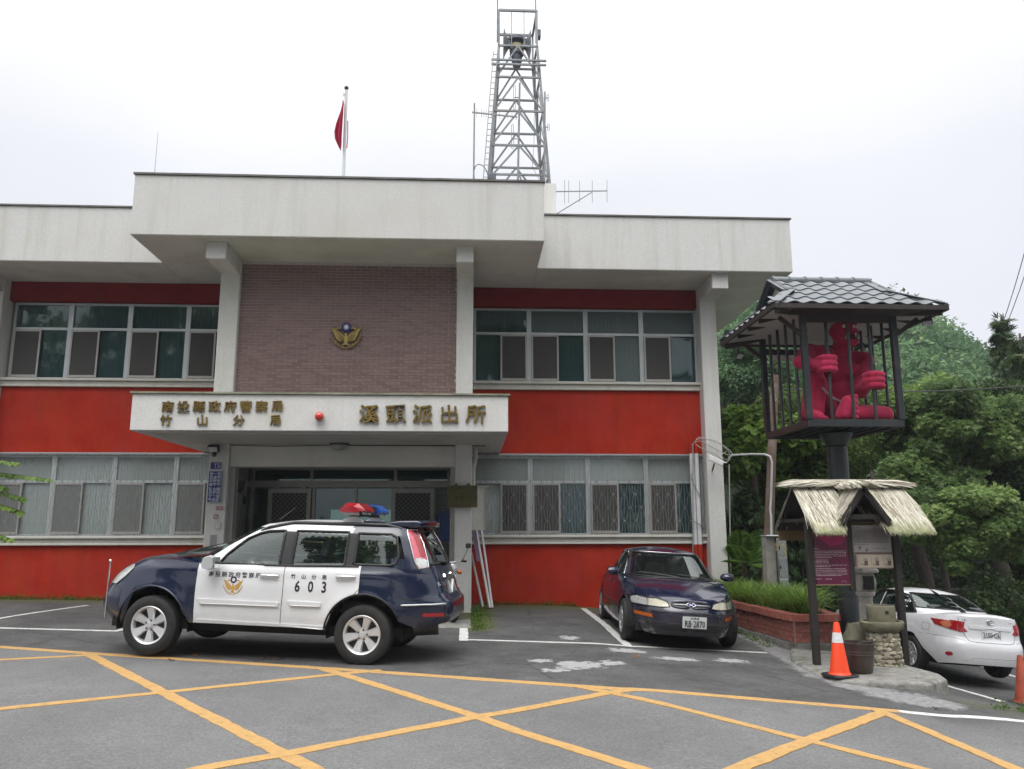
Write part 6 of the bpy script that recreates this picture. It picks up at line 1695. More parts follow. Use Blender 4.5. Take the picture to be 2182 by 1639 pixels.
for sx, gx_, ex_ in ((-1, GX0, EX0), (1, GX1, EX1)):
    for ey in (EY0, EY1):
        p0 = Vector((gx_, RYc, RZ2 + .02)); ym = ey + (RYc - ey) * mid; p1 = Vector((gx_, ym, EZ + hm + .035)); p2 = Vector((ex_, ey, EZ + .03))
        for a, b, nm in ((p0, p1, 'verge_tile'), (p1, p2, 'hip_tile')):
            MB().bar(a, b, .20, .022).build(nm, RTILE, rf, bevel=.008)
    MB().bar((gx_ + sx * .03, RYc, RZ2 - .02), (gx_ + sx * .03, EY0 + (RYc - EY0) * mid, EZ + hm), .05, .10).build('barge_board', CAGE, rf); MB().bar((gx_ + sx * .03, RYc, RZ2 - .02), (gx_ + sx * .03, EY1 + (RYc - EY1) * mid, EZ + hm), .05, .10).build('barge_board', CAGE, rf)
for a, b in (((EX0, EY0), (EX1, EY0)), ((EX0, EY1), (EX1, EY1)), ((EX0, EY0), (EX0, EY1)), ((EX1, EY0), (EX1, EY1))): MB().bar((*a, EZ - .03), (*b, EZ - .03), .05, .07).build('fascia_board', CAGED, rf)
for x, y, ex_, ey in ((CXa, CYa, EX0, EY0), (CXb, CYa, EX1, EY0), (CXa, CYb, EX0, EY1), (CXb, CYb, EX1, EY1)):
    cp(MB().bar((x, y, CT + .0), (ex_ + (.05 if ex_ < x else -.05), ey + (.05 if ey < y else -.05), EZ - .085), .07, .09), 'hip_rafter', CAGED)
    cp(MB().bar((x, y, CT - .38), (x + (ex_ - x) * .62, y, EZ - .09), .05, .06), 'brace', CAGED)
cp(MB().box((EX0 + .35, EY0 + .06, EZ - .062), (EX1 - .35, CYa - .04, EZ - .045)), 'eave_board', CAGED)
for f in (.2, .5, .8): cp(MB().bar((CXa, CYa + (CYb - CYa) * f, CT + .06), (EX0 + .05, CYa + (CYb - CYa) * f, EZ - .07), .05, .06), 'rafter', CAGED); cp(MB().bar((CXb, CYa + (CYb - CYa) * f, CT + .06), (EX1 - .05, CYa + (CYb - CYa) * f, EZ - .07), .05, .06), 'rafter', CAGED)
m = MB().cyl((CXa + .1, CYb - .12, CT - .38), (CXb - .2, CYb - .12, CT - .38), .05, n=14); cp(m, 'white_tube', pm('white_pipe', (.62, .62, .60), .5))
# two floodlights under the eaves
def flood(p, aim, label):
    t_ = thing('floodlight', label, 'floodlight', p, 0, 'floodlights under the cage roof')
    d = Vector(aim).normalized(); rot = d.to_track_quat('-Y', 'Z').to_matrix()
    MB().obox((0, 0, 0), (.15, .06, .12), rot).build('housing', BLACK, t_, local=True, bevel=.01)
    MB().obox(d * .034, (.125, .006, .095), rot).build('glass', CLEARL, t_, local=True)
    MB().tube([Vector((0, .03, .06)), Vector((0, .03, .13)), Vector((.0, .05, .20))], .010, 6).build('bracket', BLACK, t_, local=True)
flood(PY(1575, 757, -3.5), (.35, -.55, -.75), 'small black floodlight hanging at the left eave of the cage roof')
flood(PY(1976, 686, -5.45), (-.3, -.4, -.8), 'small black floodlight hanging at the right eave of the cage roof')

# ------------------------------------------------------------------ the red figure sitting in the cage
CRIM = NT('crimson_flock'); c = CRIM.ramp(CRIM.noise(5, 5), (.3, (.30, .012, .046)), (.7, (.49, .032, .095)))
ly = CRIM.n('ShaderNodeLayerWeight'); ly.inputs[0].default_value = .25
CRIM.set(col=c, rough=.85, spec=.2); CRIM.b.inputs['Sheen Weight'].default_value = .35; CRIM.b.inputs['Sheen Tint'].default_value = (1, .45, .55, 1); CRIM.bump(CRIM.noise(90, 3), .25)
dem = thing('red_figure_statue', 'crimson giant demon figure sitting in the cage and gripping the bars', 'statue', (5.78, -4.6, CZ + .115))
class Cap(MB):
    def cap(s, pts, rs, n=14):
        """a chain of rounded, tapering segments"""
        for i in range(len(pts) - 1):
            a, b = Vector(pts[i]), Vector(pts[i + 1]); ra, rb = rs[i], rs[i + 1]; d = (b - a); L = d.length; d.normalize(); R3 = []
            for t_ in (-.96, -.7, -.35, 0): R3.append(s.ring(a + d * (ra * t_), d, ra * math.sqrt(max(.02, 1 - t_ * t_)), n))
            for t_ in (0, .35, .7, .96): R3.append(s.ring(b + d * (rb * t_), d, rb * math.sqrt(max(.02, 1 - t_ * t_)), n))
            s.loft(R3)
        return s
B = Cap(); P = lambda px, py, y: PY(px, py, y)
fl = CZ + .115
def G_(p, lo): p = Vector(p); p.z = max(p.z, fl + lo); return p
head = P(1797, 706, -4.72)
B.ball(head, .20, 18, 14, sc=(1.02, 1.0, 1.22)); B.ball(head + Vector((.02, -.08, -.15)), .165, 16, 12, sc=(1.15, .9, .85))
B.ball(head + Vector((.02, -.17, -.03)), .055, 10, 8, sc=(1, 1.1, .9)); B.ball(head + Vector((-.075, -.165, .07)), .055, 10, 8, sc=(1.4, .7, .55)); B.ball(head + Vector((.095, -.165, .07)), .055, 10, 8, sc=(1.4, .7, .55))
B.ball(head + Vector((-.21, .0, -.02)), .06, 10, 8, sc=(.5, .7, 1.3)); B.ball(head + Vector((.22, .0, -.02)), .06, 10, 8, sc=(.5, .7, 1.3))
B.cap([head + Vector((0, .05, -.12)), P(1790, 765, -4.6)], [.13, .17])
B.ball(P(1783, 792, -4.62), .30, 20, 14, sc=(1.2, .75, .85)); B.ball(P(1790, 845, -4.62), .27, 20, 14, sc=(1.0, .85, 1.05)); B.ball(P(1785, 882, -4.55), .28, 20, 12, sc=(1.15, .9, .7))
B.ball(P(1758, 785, -4.82), .14, 14, 10, sc=(1.2, .5, .8)); B.ball(P(1812, 787, -4.82), .14, 14, 10, sc=(1.2, .5, .8))
# left-hand arm in the picture
shl, ell, wrl = P(1722, 752, -4.62), P(1706, 772, -5.02), P(1736, 779, -5.27)
B.cap([P(1760, 760, -4.6), shl], [.16, .155]); B.cap([shl, ell], [.145, .115]); B.cap([ell, wrl], [.12, .085])
shr, elr, wrr = P(1842, 768, -4.65), P(1833, 834, -5.0), P(1846, 822, -5.25)
B.cap([P(1810, 768, -4.6), shr], [.16, .15]); B.cap([shr, elr], [.135, .12]); B.cap([elr, wrr], [.115, .085])
def fist(wr, barx, z, s, up):
    """three thick fingers stacked round the bar, thumb over the top"""
    yb = CYa; c0 = Vector((barx, yb, z))
    B.ball(wr + (c0 - wr) * .45, .105 * s, 14, 10, sc=(1, 1, 1.0))
    palm = Vector((barx - .075 * up * s, yb + .03, z)); B.cap([wr, palm], [.085 * s, .09 * s])
    for k, dz in enumerate((.088, 0, -.088)):
        zz = z + dz * s; r = .047 * s * (1.05, 1.0, .92)[k]
        q = [(-.105 * up, .055), (-.075 * up, -.055), (.0, -.095), (.095 * up, -.075), (.115 * up, .01), (.05 * up, .05)]
        B.cap([Vector((barx + a * s, yb + b * s, zz + .008 * math.sin(i))) for i, (a, b) in enumerate(q)], [r * 1.05, r * 1.1, r * 1.08, r * 1.02, r * .95, r * .85], 12)
    B.cap([Vector((barx - .06 * up * s, yb + .06, z + .10 * s)), Vector((barx + .05 * up * s, yb + .065, z + .13 * s)), Vector((barx + .09 * up * s, yb + .01, z + .12 * s))], [.05 * s, .045 * s, .038 * s], 12)
fist(wrl, PY(1761, 777, CYa).x, P(1757, 777, CYa).z, 1.0, 1); fist(wrr, PY(1862, 812, CYa).x, P(1858, 812, CYa).z, 1.0, 1)
# raised knee with its foot flat on the floor
hl, kl, al = P(1765, 885, -4.6), P(1733, 800, -4.98), G_(P(1722, 885, -4.98), .09)
B.cap([hl, kl], [.19, .15]); B.cap([kl, al], [.145, .105]); B.cap([P(1745, 815, -5.02), G_(P(1744, 880, -5.02), .1)], [.11, .09])
B.cap([al, G_(P(1745, 893, -5.16), .06)], [.10, .085]); B.cap([al, G_(P(1718, 896, -4.92), .06)], [.10, .08])
for k in range(4): a = G_(P(1738 + 5 * k, 892, -5.14 - .01 * k), .05); B.cap([a, G_(a + Vector((.085, -.06 + .028 * k, -.03)), .038)], [.048, .04 - .003 * k], 10)
# the folded leg, its sole turned to the front
hr, kr, ar = P(1800, 885, -4.6), G_(P(1884, 884, -4.98), .125), G_(P(1800, 885, -5.14), .11)
B.cap([hr, kr], [.19, .14]); B.cap([kr, G_(P(1840, 885, -5.08), .12), ar], [.135, .125, .105])
sole = G_(P(1799, 884, -5.20), .10); ball_ = P(1809, 858, -5.24); B.cap([sole, ball_], [.125, .118]); B.cap([G_(P(1790, 892, -5.2), .07), P(1800, 875, -5.22)], [.075, .09])
for k in range(5): a = P(1811 + 1.5 * k, 849 + 9.5 * k, -5.27); B.cap([a, a + Vector((.075 - .006 * k, -.02, .025 - .012 * k))], [.048 - .002 * k, .046 - .003 * k], 10)
bd = B.build('body', CRIM.m, dem)
rm = bd.modifiers.new('remesh', 'REMESH'); rm.mode = 'VOXEL'; rm.voxel_size = .0135; rm.use_smooth_shade = True
sm_ = bd.modifiers.new('smooth', 'SMOOTH'); sm_.factor = .5; sm_.iterations = 3
IV = pm('ivory', (.70, .68, .60), .4, var=.08)
m = MB()
for s in (-.06, .105): MB().ball(head + Vector((s, -.185, .035)), .036, 10, 8, sc=(1.2, .6, .8)).build('eye', IV, dem, smooth=180); MB().ball(head + Vector((s + .004, -.206, .033)), .013, 8, 6).build('pupil', BLACK, dem, smooth=180)
MB().ball(head + Vector((.02, -.205, -.145)), .09, 14, 8, sc=(1.25, .5, .55)).build('mouth', pm('dark_mouth', (.06, .004, .01), .6), dem, smooth=180)
for s, z, d in ((-.085, -.185, 1), (.12, -.185, 1), (-.04, -.10, -1), (.075, -.10, -1)): MB().cyl(head + Vector((s, -.245, z)), head + Vector((s, -.255, z + .06 * d)), .018, .002, 8).build('fang', IV, dem, smooth=60)
# the chain from the collar to the ankle
ch = MB()
A_, B_ = P(1752, 826, -5.16), P(1798, 856, -5.20); A2 = P(1838, 752, -5.0); n = 16
for k in range(n):
    t_ = k / n; t2 = (k + 1) / n; f = lambda t: A_ + (B_ - A_) * t + Vector((0, 0, -.05 * math.sin(math.pi * t)))
    a, b = f(t_ - .012), f(t2 + .012); d = (b - a).normalized(); sd = Vector((0, -1, 0)) if k % 2 else d.cross(Vector((0, -1, 0))).normalized(); w = .014
    ch.tube([a + sd * w * .6, a + d * .008 + sd * w, b - d * .008 + sd * w, b + sd * w * .6, b - sd * w * .6, b - d * .008 - sd * w, a + d * .008 - sd * w, a - sd * w * .6], .0045, 5, closed=True)
ch.top('chain', GREYM, 'steel chain across the red figure from its knee to its foot', 'chain')
# ================================================================== ON AND AROUND THE BUILDING
ZB_ = lambda px, py, y: PY(px, py, y)
# ------------------------------------------------------------------ siren tower on the roof
TYF, TYB = 2.6, 4.0
t0 = PY(1105, 385, TYF)
tow = thing('siren_tower', 'tall grey lattice tower on the police station roof carrying a horn siren', 'tower', (t0.x, 3.3, ZT))
STEEL = pm('tower_steel', (.21, .225, .235), .5, .5, var=.25, vs=4, dirt=(.17, .13, .10), dscale=2)
def twp(mb, name, mat=STEEL, **k): return mb.build(name, mat, tow, **k)
fy = [384, 311.5, 236.7, 163, 94.5]                                    # front horizontals in the picture
def leg_pt(a, b, z): return a + (b - a) * ((z - a.z) / (b.z - a.z))
FL = (PY(1042, 384, TYF), PY(1063.5, 94, TYF + .15)); FR = (PY(1170.5, 384, TYF), PY(1144, 94, TYF + .15))
BLg = (Vector((FL[0].x + .05, TYB, FL[0].z)), Vector((FL[1].x + .03, TYB - .15, FL[1].z))); BRg = (Vector((FR[0].x - .05, TYB, FR[0].z)), Vector((FR[1].x - .03, TYB - .15, FR[1].z)))
zl = [PY(1105, p, TYF + .07).z for p in fy]
ztop = PY(1105, 23, TYF + .15).z
legs = []
for a, b in (FL, FR, BLg, BRg):
    p0, p1 = leg_pt(a, b, ZT), leg_pt(a, b, zl[4] + .02)
    m = MB(); d = .055
    m.bar(p0, p1, .075, .008).bar(p0 + Vector((.0, .035, 0)), p1 + Vector((0, .035, 0)), .008, .07)
    twp(m, 'leg'); twp(MB().bar(p1, Vector((p1.x, p1.y, ztop)), .05), 'upper_leg'); legs.append((a, b))
for (A, Bq) in ((0, 1), (2, 3), (0, 2), (1, 3)):
    zz = zl if A == 0 and Bq == 1 else [z - .0 for z in zl]
    for i, z in enumerate(zz[1:]):
        p, q = leg_pt(*legs[A], z), leg_pt(*legs[Bq], z); twp(MB().bar(p, q, .05, .05), 'cross_bar')
        lz_ = zz[i]; m0 = (p + q) / 2
        if i > 0 or True:
            twp(MB().bar(m0, leg_pt(*legs[A], lz_), .042), 'brace'); twp(MB().bar(m0, leg_pt(*legs[Bq], lz_), .042), 'brace')
    p, q = leg_pt(*legs[A], zl[0] + .12), leg_pt(*legs[Bq], zl[0] + .12); twp(MB().bar(p, q, .05), 'cross_bar'); m0 = (p + q) / 2
    twp(MB().bar(m0, leg_pt(*legs[A], ZT), .04), 'brace'); twp(MB().bar(m0, leg_pt(*legs[Bq], ZT), .04), 'brace')
    P_, Q_ = leg_pt(*legs[A], zl[4]), leg_pt(*legs[Bq], zl[4])
    twp(MB().bar((P_.x, P_.y, ztop), (Q_.x, Q_.y, ztop), .06), 'top_rail')
for f in (.33, .66):
    P_, Q_ = leg_pt(*legs[0], zl[4]), leg_pt(*legs[1], zl[4]); c = P_ + (Q_ - P_) * f; twp(MB().bar(c, (c.x, c.y, ztop), .022), 'guard_rod')
for px in (1060, 1141.5):
    a = PY(px, 24, TYF + .15); twp(MB().cyl((a.x, a.y, zl[4] + .1), (a.x, a.y, ztop + 2.0), .02, n=8), 'lightning_mast')
for py, y in ((127, TYF + .1), (136, TYF + .1)):
    a, b = PY(1047, py, y - .08), PY(1164, py + 3, y - .08); twp(MB().bar(a, b, .05, .045), 'strut_channel')
m = MB(); a, b = PY(1029.5, 384, TYF - .1), PY(1051.5, 110, TYF)
for dx_ in (0, .11): m.bar(a + Vector((dx_, 0, 0)), b + Vector((dx_, 0, 0)), .02)
for k in range(22): p = a + (b - a) * (k + .5) / 22; m.bar(p, p + Vector((.11, 0, 0)), .014)
twp(m, 'ladder')
sc0 = PY(1101, 112, 3.3); su = 1 / (F_PX / 21.3)                        # metres per picture pixel there
m = MB(); s_ = su
m.lathe([(.01, 14 * s_), (14 * s_, 14 * s_), (14 * s_, 16 * s_), (12 * s_, 30 * s_), (15 * s_, 31 * s_), (15 * s_, 36 * s_), (23 * s_, 37 * s_), (22 * s_, 44 * s_), (12 * s_, 48 * s_), (.01, 49 * s_)], (sc0.x, sc0.y, sc0.z - 14 * s_), 24)
m.lathe([(.01, -22 * s_), (9 * s_, -20 * s_), (12 * s_, -6 * s_), (12 * s_, 6 * s_), (16 * s_, 8 * s_), (15.5 * s_, 13.9 * s_), (.01, 13.95 * s_)], (sc0.x, sc0.y, sc0.z - 14 * s_), 20)
SIRM = pm('siren_grey', (.09, .10, .125), .5, .3, var=.2)
sir = twp(m, 'siren', SIRM, smooth=35)
MB().lathe([(15.2 * s_, 17 * s_), (16.5 * s_, 18 * s_), (16.5 * s_, 29 * s_), (15.2 * s_, 30 * s_)], (sc0.x, sc0.y, sc0.z - 14 * s_), 24, caps=(False, False)).build('siren_grille', pm('siren_yellow', (.42, .36, .17), .5, var=.3, vs=25), sir, smooth=40)
for sd in (-1, 1):
    rings = []
    for t_ in (0, .35, .7, 1):
        hw = (5 + 20 * t_ ** 1.8) * s_; x = sc0.x + sd * (13 + 17 * t_) * s_
        rings.append([Vector((x, sc0.y - .1 + hw * a, sc0.z + (14 - 2 * t_ * (1 if sd > 0 else -.3)) * s_ + hw * b)) for a, b in ((-1, -1), (1, -1), (1, 1), (-1, 1))])
    MB().loft(rings, caps=(True, False)).build('siren_horn', pm('horn_grey', (.20, .215, .225), .45, .4, var=.15) if sd < 0 else MATS['horn_grey'], sir)
twp(MB().box(PY(1144, 77, 3.0), PY(1151, 72, 3.2)), 'tower_camera', SIRM); q = PY(1043, 378, 2.45); twp(MB().box(q + Vector((0, -.08, -.06)), q + Vector((.17, .08, .06))), 'junction_box', SIRM)
twp(MB().tube([PY(x, y, 2.3) for x, y in ((1011, 384), (1010, 365), (1013, 354), (1020, 350), (1029, 353), (1036, 362), (1041, 378))], .011, 6), 'cable_loop', BLACK)
twp(MB().tube([PY(x, y, 2.9) for x, y in ((1138.5, 225), (1138, 300), (1134.5, 355), (1140, 366), (1150, 384))], .005, 4), 'cable', BLACK)
twp(MB().box((t0.x - 1.6, 2.2, ZT), (t0.x + 1.25, 2.3, ZT + .10)), 'base_kerb', W_)
def antenna(name, label, base, top, r=.024):
    t_ = thing(name, label, 'antenna', base, 0, 'aerials on the station roof'); MB().cyl(base, top, r, r * .8, 8).build('mast', STEEL, t_); return t_
def folded(par, px, pya, pyb, y, w=4):
    a, b = PY(px, pya, y), PY(px, pyb, y); hw = w / 80 / 2
    MB().tube([Vector((a.x + dx_, y, z)) for dx_, z in ((-hw, b.z + .03), (-hw, a.z - .03), (0, a.z), (hw, a.z - .03), (hw, b.z + .03), (0, b.z))], .008, 5, closed=True).build('dipole', STEEL, par)
b_, tp = PY(1008.5, 384, 2.0), PY(1011, 220, 2.0); b_.z = ZT
an = antenna('yagi_antenna', 'slim yagi aerial on a mast left of the siren tower', b_, tp)
a, b = PY(1006, 239.5, 2.0), PY(1102, 249.5, 2.0); MB().bar(a, b, .03).build('boom', STEEL, an)
for px, h_ in ((1016, 10), (1026, 10), (1031, 8), (1036, 8), (1047, 8), (1064, 7.5), (1081, 7), (1091, 7), (1100, 7)):
    q = a + (b - a) * ((px - 1006) / 96); MB().bar(q - Vector((0, 0, h_ * su)), q + Vector((0, 0, h_ * su)), .010).build('element', STEEL, an)
b_, tp = PY(1099.5, 384, 2.1), PY(1107.5, 177, 2.1); b_.z = ZT
an = antenna('dipole_antenna', 'mast with two folded dipoles standing in front of the siren tower', b_, tp, .03)
folded(an, 1096, 182, 234, 2.1); folded(an, 1092, 265, 318, 2.1)
for px, py in ((1096, 208), (1092, 296)): MB().bar(PY(px, py, 2.1), PY(px + 10, py, 2.1), .02).build('dipole_arm', STEEL, an)
b_, tp = PY(1157.5, 384, 2.2), PY(1161, 196, 2.2); b_.z = ZT
an = antenna('dipole_antenna', 'mast with two small dipoles beside the right legs of the siren tower', b_, tp, .03)
folded(an, 1167.5, 201, 216, 2.2); folded(an, 1168.5, 264, 279, 2.2)
for py in (209, 271, 325, 347): MB().bar(PY(1158, py, 2.2), PY(1168, py, 2.2), .02).build('dipole_arm', STEEL, an)
b_ = PY(1184, 457, 1.2); b_.z = ZT
an = antenna('yagi_antenna', 'five-element yagi aerial over the lower right roof', Vector((b_.x - .02, 1.45, ZT)), PY(1184, 398, 1.45), .02)
a, b = PY(1184, 408.5, 1.2), PY(1294, 407, 1.2); MB().bar(a, b, .022).build('boom', STEEL, an)
for px, y0_, y1_ in ((1203, 383, 434), (1212, 385, 432), (1235, 385, 432), (1262, 385, 432), (1293.5, 384, 431)): MB().bar(PY(px, y0_, 1.2), PY(px, y1_, 1.2), .011).build('element', STEEL, an)
MB().bar(PY(1186, 456, 1.3), PY(1262, 409.5, 1.2), .018).build('stay', STEEL, an)
w0, w1 = PY(329, 372, 1.5), PY(337, 280, 1.5); m = MB().cyl((w0.x, 1.5, ZT), w1, .012, .004, 6); m.top('whip_antenna', STEEL, 'thin whip aerial on the roof left of the flagpole', 'antenna', 'aerials on the station roof')
# flagpole and flag
PXY = .6; f0, f1 = PY(732.5, 380, PXY), PY(738, 196, PXY)
fp = thing('flagpole', 'white flagpole with a dark ball on the station roof', 'flagpole', (f0.x, PXY, ZT))
FPW = pm('white_enamel', (.52, .55, .56), .4, var=.08)
MB().cyl((f0.x, PXY, ZT), (f1.x, PXY, f1.z - .0), .040, .034, 14).cyl((f1.x, PXY, f1.z), (f1.x, PXY, f1.z + .07), .026, .026, 10).build('pole', FPW, fp, smooth=50)
MB().ball((f1.x, PXY, f1.z + .10), .052, 14, 10).build('finial', BLACK, fp, smooth=180)
q = PY(734, 200, PXY - .04); MB().box(q + Vector((-.035, 0, -.05)), q + Vector((.0, .03, .02))).build('pulley', FPW, fp)
FLAGM = NT('red_flag_cloth'); FLAGM.set(col=FLAGM.ramp(FLAGM.noise(6, 3), (.3, (.34, .012, .05)), (.7, (.50, .03, .085))), rough=.85)
FLAGM.b.inputs['Subsurface Weight'].default_value = .0
pts_l = [(732, 222), (725, 245), (716, 268), (712.5, 283), (714, 297), (719, 309), (725, 321)]; pts_r = [(734, 222), (733.5, 245), (732.5, 268), (732, 283), (731, 297), (730.5, 309), (729, 320)]
rows = []
for (a, b) in zip(pts_l, pts_r):
    A_, B_ = PY(a[0], a[1], PXY), PY(b[0], b[1], PXY); rows.append([A_ + (B_ - A_) * (k / 10) + Vector((0, .09 * math.sin(k * 1.25 + a[1] * .012) - .02 * k, 0)) for k in range(11)])
m = MB().loft(rows, closed=False, caps=(False, False)); o = m.top('flag', FLAGM.m, 'limp red flag hanging against the white flagpole', 'flag', smooth=180); so_ = o.modifiers.new('thick', 'SOLIDIFY'); so_.thickness = .006
m = MB().tube([PY(741, 258, PXY - .03), PY(741, 290, PXY - .03), PY(739, 316, PXY - .03)], .012, 6); 
m.top('flag_hem', FLAGM.m, 'narrow red edge of the flag showing right of the flagpole', 'flag') if False else m.build('flag_hem', FLAGM.m, fp)

# ------------------------------------------------------------------ signs and fittings on the facade
EY_ = -1.612; ec = PY(738, 720, EY_); es_ = .262
emb = thing('police_emblem', 'gilded winged police emblem under a blue sun disc on the tiled wall', 'emblem', (ec.x, EY_, ec.z - .25))
GILT = pm('gilded_metal', (.50, .36, .13), .3, 1.0, var=.3, vs=25, bump=.1, bs=50)
for k, P_ in enumerate(EMB[0]):
    MB().prism(P_, lambda u, v, w: (ec.x + u * es_, EY_ - .012 - .04 * w - .012 * (1 - abs(u)), ec.z + v * es_)).build('emblem_feather' if k < len(EMB[0]) - 5 else 'emblem_body', GILT, emb)
MB().prism(EMB[1], lambda u, v, w: (ec.x + u * es_, EY_ - .01 - .05 * w, ec.z + v * es_)).build('sun_disc', pm('enamel_blue', (.012, .012, .16), .25), emb, bevel=.008)
m = MB(); fnn = lambda u, v, w: (ec.x + u * es_, EY_ - .061 - .004 * w, ec.z + v * es_)
m.prism(EMB[2], fnn)
for r_ in EMB[3]: m.prism(r_, fnn)
m.build('white_sun', PLATE, emb)
BLUE = pm('sign_blue', (.010, .014, .17), .35, var=.08); WLET = pm('sign_white', (.55, .60, .66), .5, var=.08)
SY = YP - .004
a, b = PY(441, 1003.5, SY), PY(475, 1071, SY); zt_, zb_ = a.z, b.z; xl_, xr_ = PY(443.5, 1037, SY).x, PY(472.5, 1037, SY).x
sg = thing('slogan_sign', 'tall blue sign with three columns of white characters on the left porch pillar', 'sign', ((xl_ + xr_) / 2, SY, zb_))
MB().box((xl_, SY - .022, zb_), (xr_, SY, zt_)).build('sign_panel', BLUE, sg, bevel=.003)
for x0, x1, z0, z1 in ((xl_, xr_, zt_ - .010, zt_), (xl_, xr_, zb_, zb_ + .010), (xl_, xl_ + .008, zb_ + .0101, zt_ - .0101), (xr_ - .008, xr_, zb_ + .0101, zt_ - .0101)): MB().box((x0, SY - .026, z0), (x1, SY - .0225, z1)).build('sign_border', WLET, sg)
for c_, tx in enumerate(('受理報案隨到隨辦', '一處報案全程管制', '態度和藹警民皆歡')):
    for r_, ch in enumerate(tx):
        z = zt_ - .055 - r_ * (zt_ - zb_ - .1) / 7.35 - (.02 if r_ > 3 else 0); text_on('character', ch, .066, WLET, sg, (xr_ - .055 - c_ * (xr_ - xl_ - .11) / 2, SY - .0235, z), .0006, .0012)
a, b = PY(450, 985.5, SY), PY(471, 999.5, SY)
hn = thing('house_number', 'small blue house number plate above the slogan sign', 'sign', ((a.x + b.x) / 2, SY, b.z)); MB().box((a.x, SY - .012, b.z), (b.x, SY, a.z)).build('plate', BLUE, hn)
text_on('number', '1', .085, WLET, hn, (a.x + .085, SY - .0125, b.z + .048), .0006, .001); text_on('number', '20', .07, WLET, hn, (a.x + .15, SY - .0125, b.z + .044), .0006, .001); text_on('street_name', '森林巷', .04, WLET, hn, (a.x + .115, SY - .0125, a.z - .026), .0005)
a, b = PY(460.5, 1079.5, SY), PY(475.5, 1087, SY); ps_ = thing('patrol_box_sign', 'tiny red sign with white characters below the slogan sign', 'sign', ((a.x + b.x) / 2, SY, b.z)); MB().box((a.x, SY - .006, b.z), (b.x, SY, a.z)).build('plate', pm('sign_red', (.34, .015, .025), .4), ps_); text_on('characters', '巡邏箱', .052, WLET, ps_, ((a.x + b.x) / 2, SY - .0065, (a.z + b.z) / 2), .0005)
c = PY(460, 1101, SY); ns = thing('no_smoking_sign', 'round no smoking sticker with a red ring on the left porch pillar', 'sign', (c.x, SY, c.z - .04))
MB().cyl((c.x, SY - .003, c.z), (c.x, SY, c.z), .047, n=24).build('disc', PLATE, ns); MB().tube(MB().ring(Vector((c.x, SY - .005, c.z)), Vector((0, 1, 0)), .040, 24), .0062, 4, closed=True).build('red_ring', MATS['sign_red'], ns); MB().bar((c.x - .028, SY - .006, c.z - .028), (c.x + .028, SY - .006, c.z + .028), .010, .004).build('red_slash', MATS['sign_red'], ns)
MB().bar((c.x - .02, SY - .0045, c.z), (c.x + .022, SY - .0045, c.z), .008, .002).build('cigarette', BLACK, ns)
a, b = PY(459.5, 1114, SY), PY(469, 1127, SY); MB().box((a.x, SY - .018, b.z), (b.x, SY, a.z)).top('bell_box', CABS, 'small metal bell box below the no smoking sticker', 'box', bevel=.004)
a, b = PY(448, 1140, SY), PY(461, 1163, SY); MB().box((a.x, SY - .002, b.z), (b.x, SY, a.z)).top('faded_poster', PAPER, 'faded torn paper sticker low on the left porch pillar', 'poster')
p = PY(455, 956, SY - .12); fl_ = thing('wall_floodlight', 'black floodlight with a small camera under the canopy at the left pillar', 'floodlight', p)
MB().obox((0, 0, 0), (.20, .08, .13), Matrix.Rotation(.5, 3, 'X')).build('housing', BLACK, fl_, local=True, bevel=.01); MB().obox((0, -.045, -.02), (.16, .01, .09), Matrix.Rotation(.5, 3, 'X')).build('glass', CLEARL, fl_, local=True); MB().ball((.02, -.0, -.11), .045, 12, 8).build('camera_dome', BLACK, fl_, local=True, smooth=180); MB().bar((-.02, .0, .04), (-.02, .12, .05), .03).build('arm', BLACK, fl_, local=True)
p = PY(682, 889, CNY); bc = thing('beacon_lamp', 'round red beacon lamp between the two lettering groups on the canopy', 'lamp', p)
MB().cyl((0, -.03, 0), (0, 0, 0), .07, n=20).build('lamp_base', CHROME, bc, local=True); bl_ = NT('red_beacon_glass'); bl_.set(col=(.55, .03, .012), rough=.08, coat=.8); MB().ball((0, -.075, 0), .076, 20, 14).build('globe', bl_.m, bc, local=True, smooth=180)
p = PY(723, 950, -1.9); p.z = CZ0 - .013; dm = thing('ceiling_light', 'grey dome light under the canopy over the porch', 'lamp', p); MB().lathe([(.19, 0), (.18, -.03), (.15, -.035)], n=24).build('base', BLACK, dm, local=True); MB().lathe([(.15, -.036), (.145, -.07), (.10, -.12), (.02, -.135)], n=24).build('dome', pm('frosted_dome', (.30, .30, .28), .3), dm, local=True, smooth=50)
MB().tube([Vector((p.x, -1.75, CZ0 - .03)), Vector((p.x + 1.5, -1.70, CZ0 - .025)), Vector((p.x + 2.75, -1.70, CZ0 - .028))], .010, 5).top('cable', BLACK, 'black cable running along the canopy underside to the right', 'cable'); MB().tube([Vector((p.x - .1, -1.78, CZ0 - .03)), Vector((p.x - 1.3, -1.70, CZ0 - .05)), Vector((p.x - 2.3, -1.70, CZ0 - .02))], .007, 5).top('cable', BLACK, 'thin black cable sagging along the canopy underside to the left', 'cable')
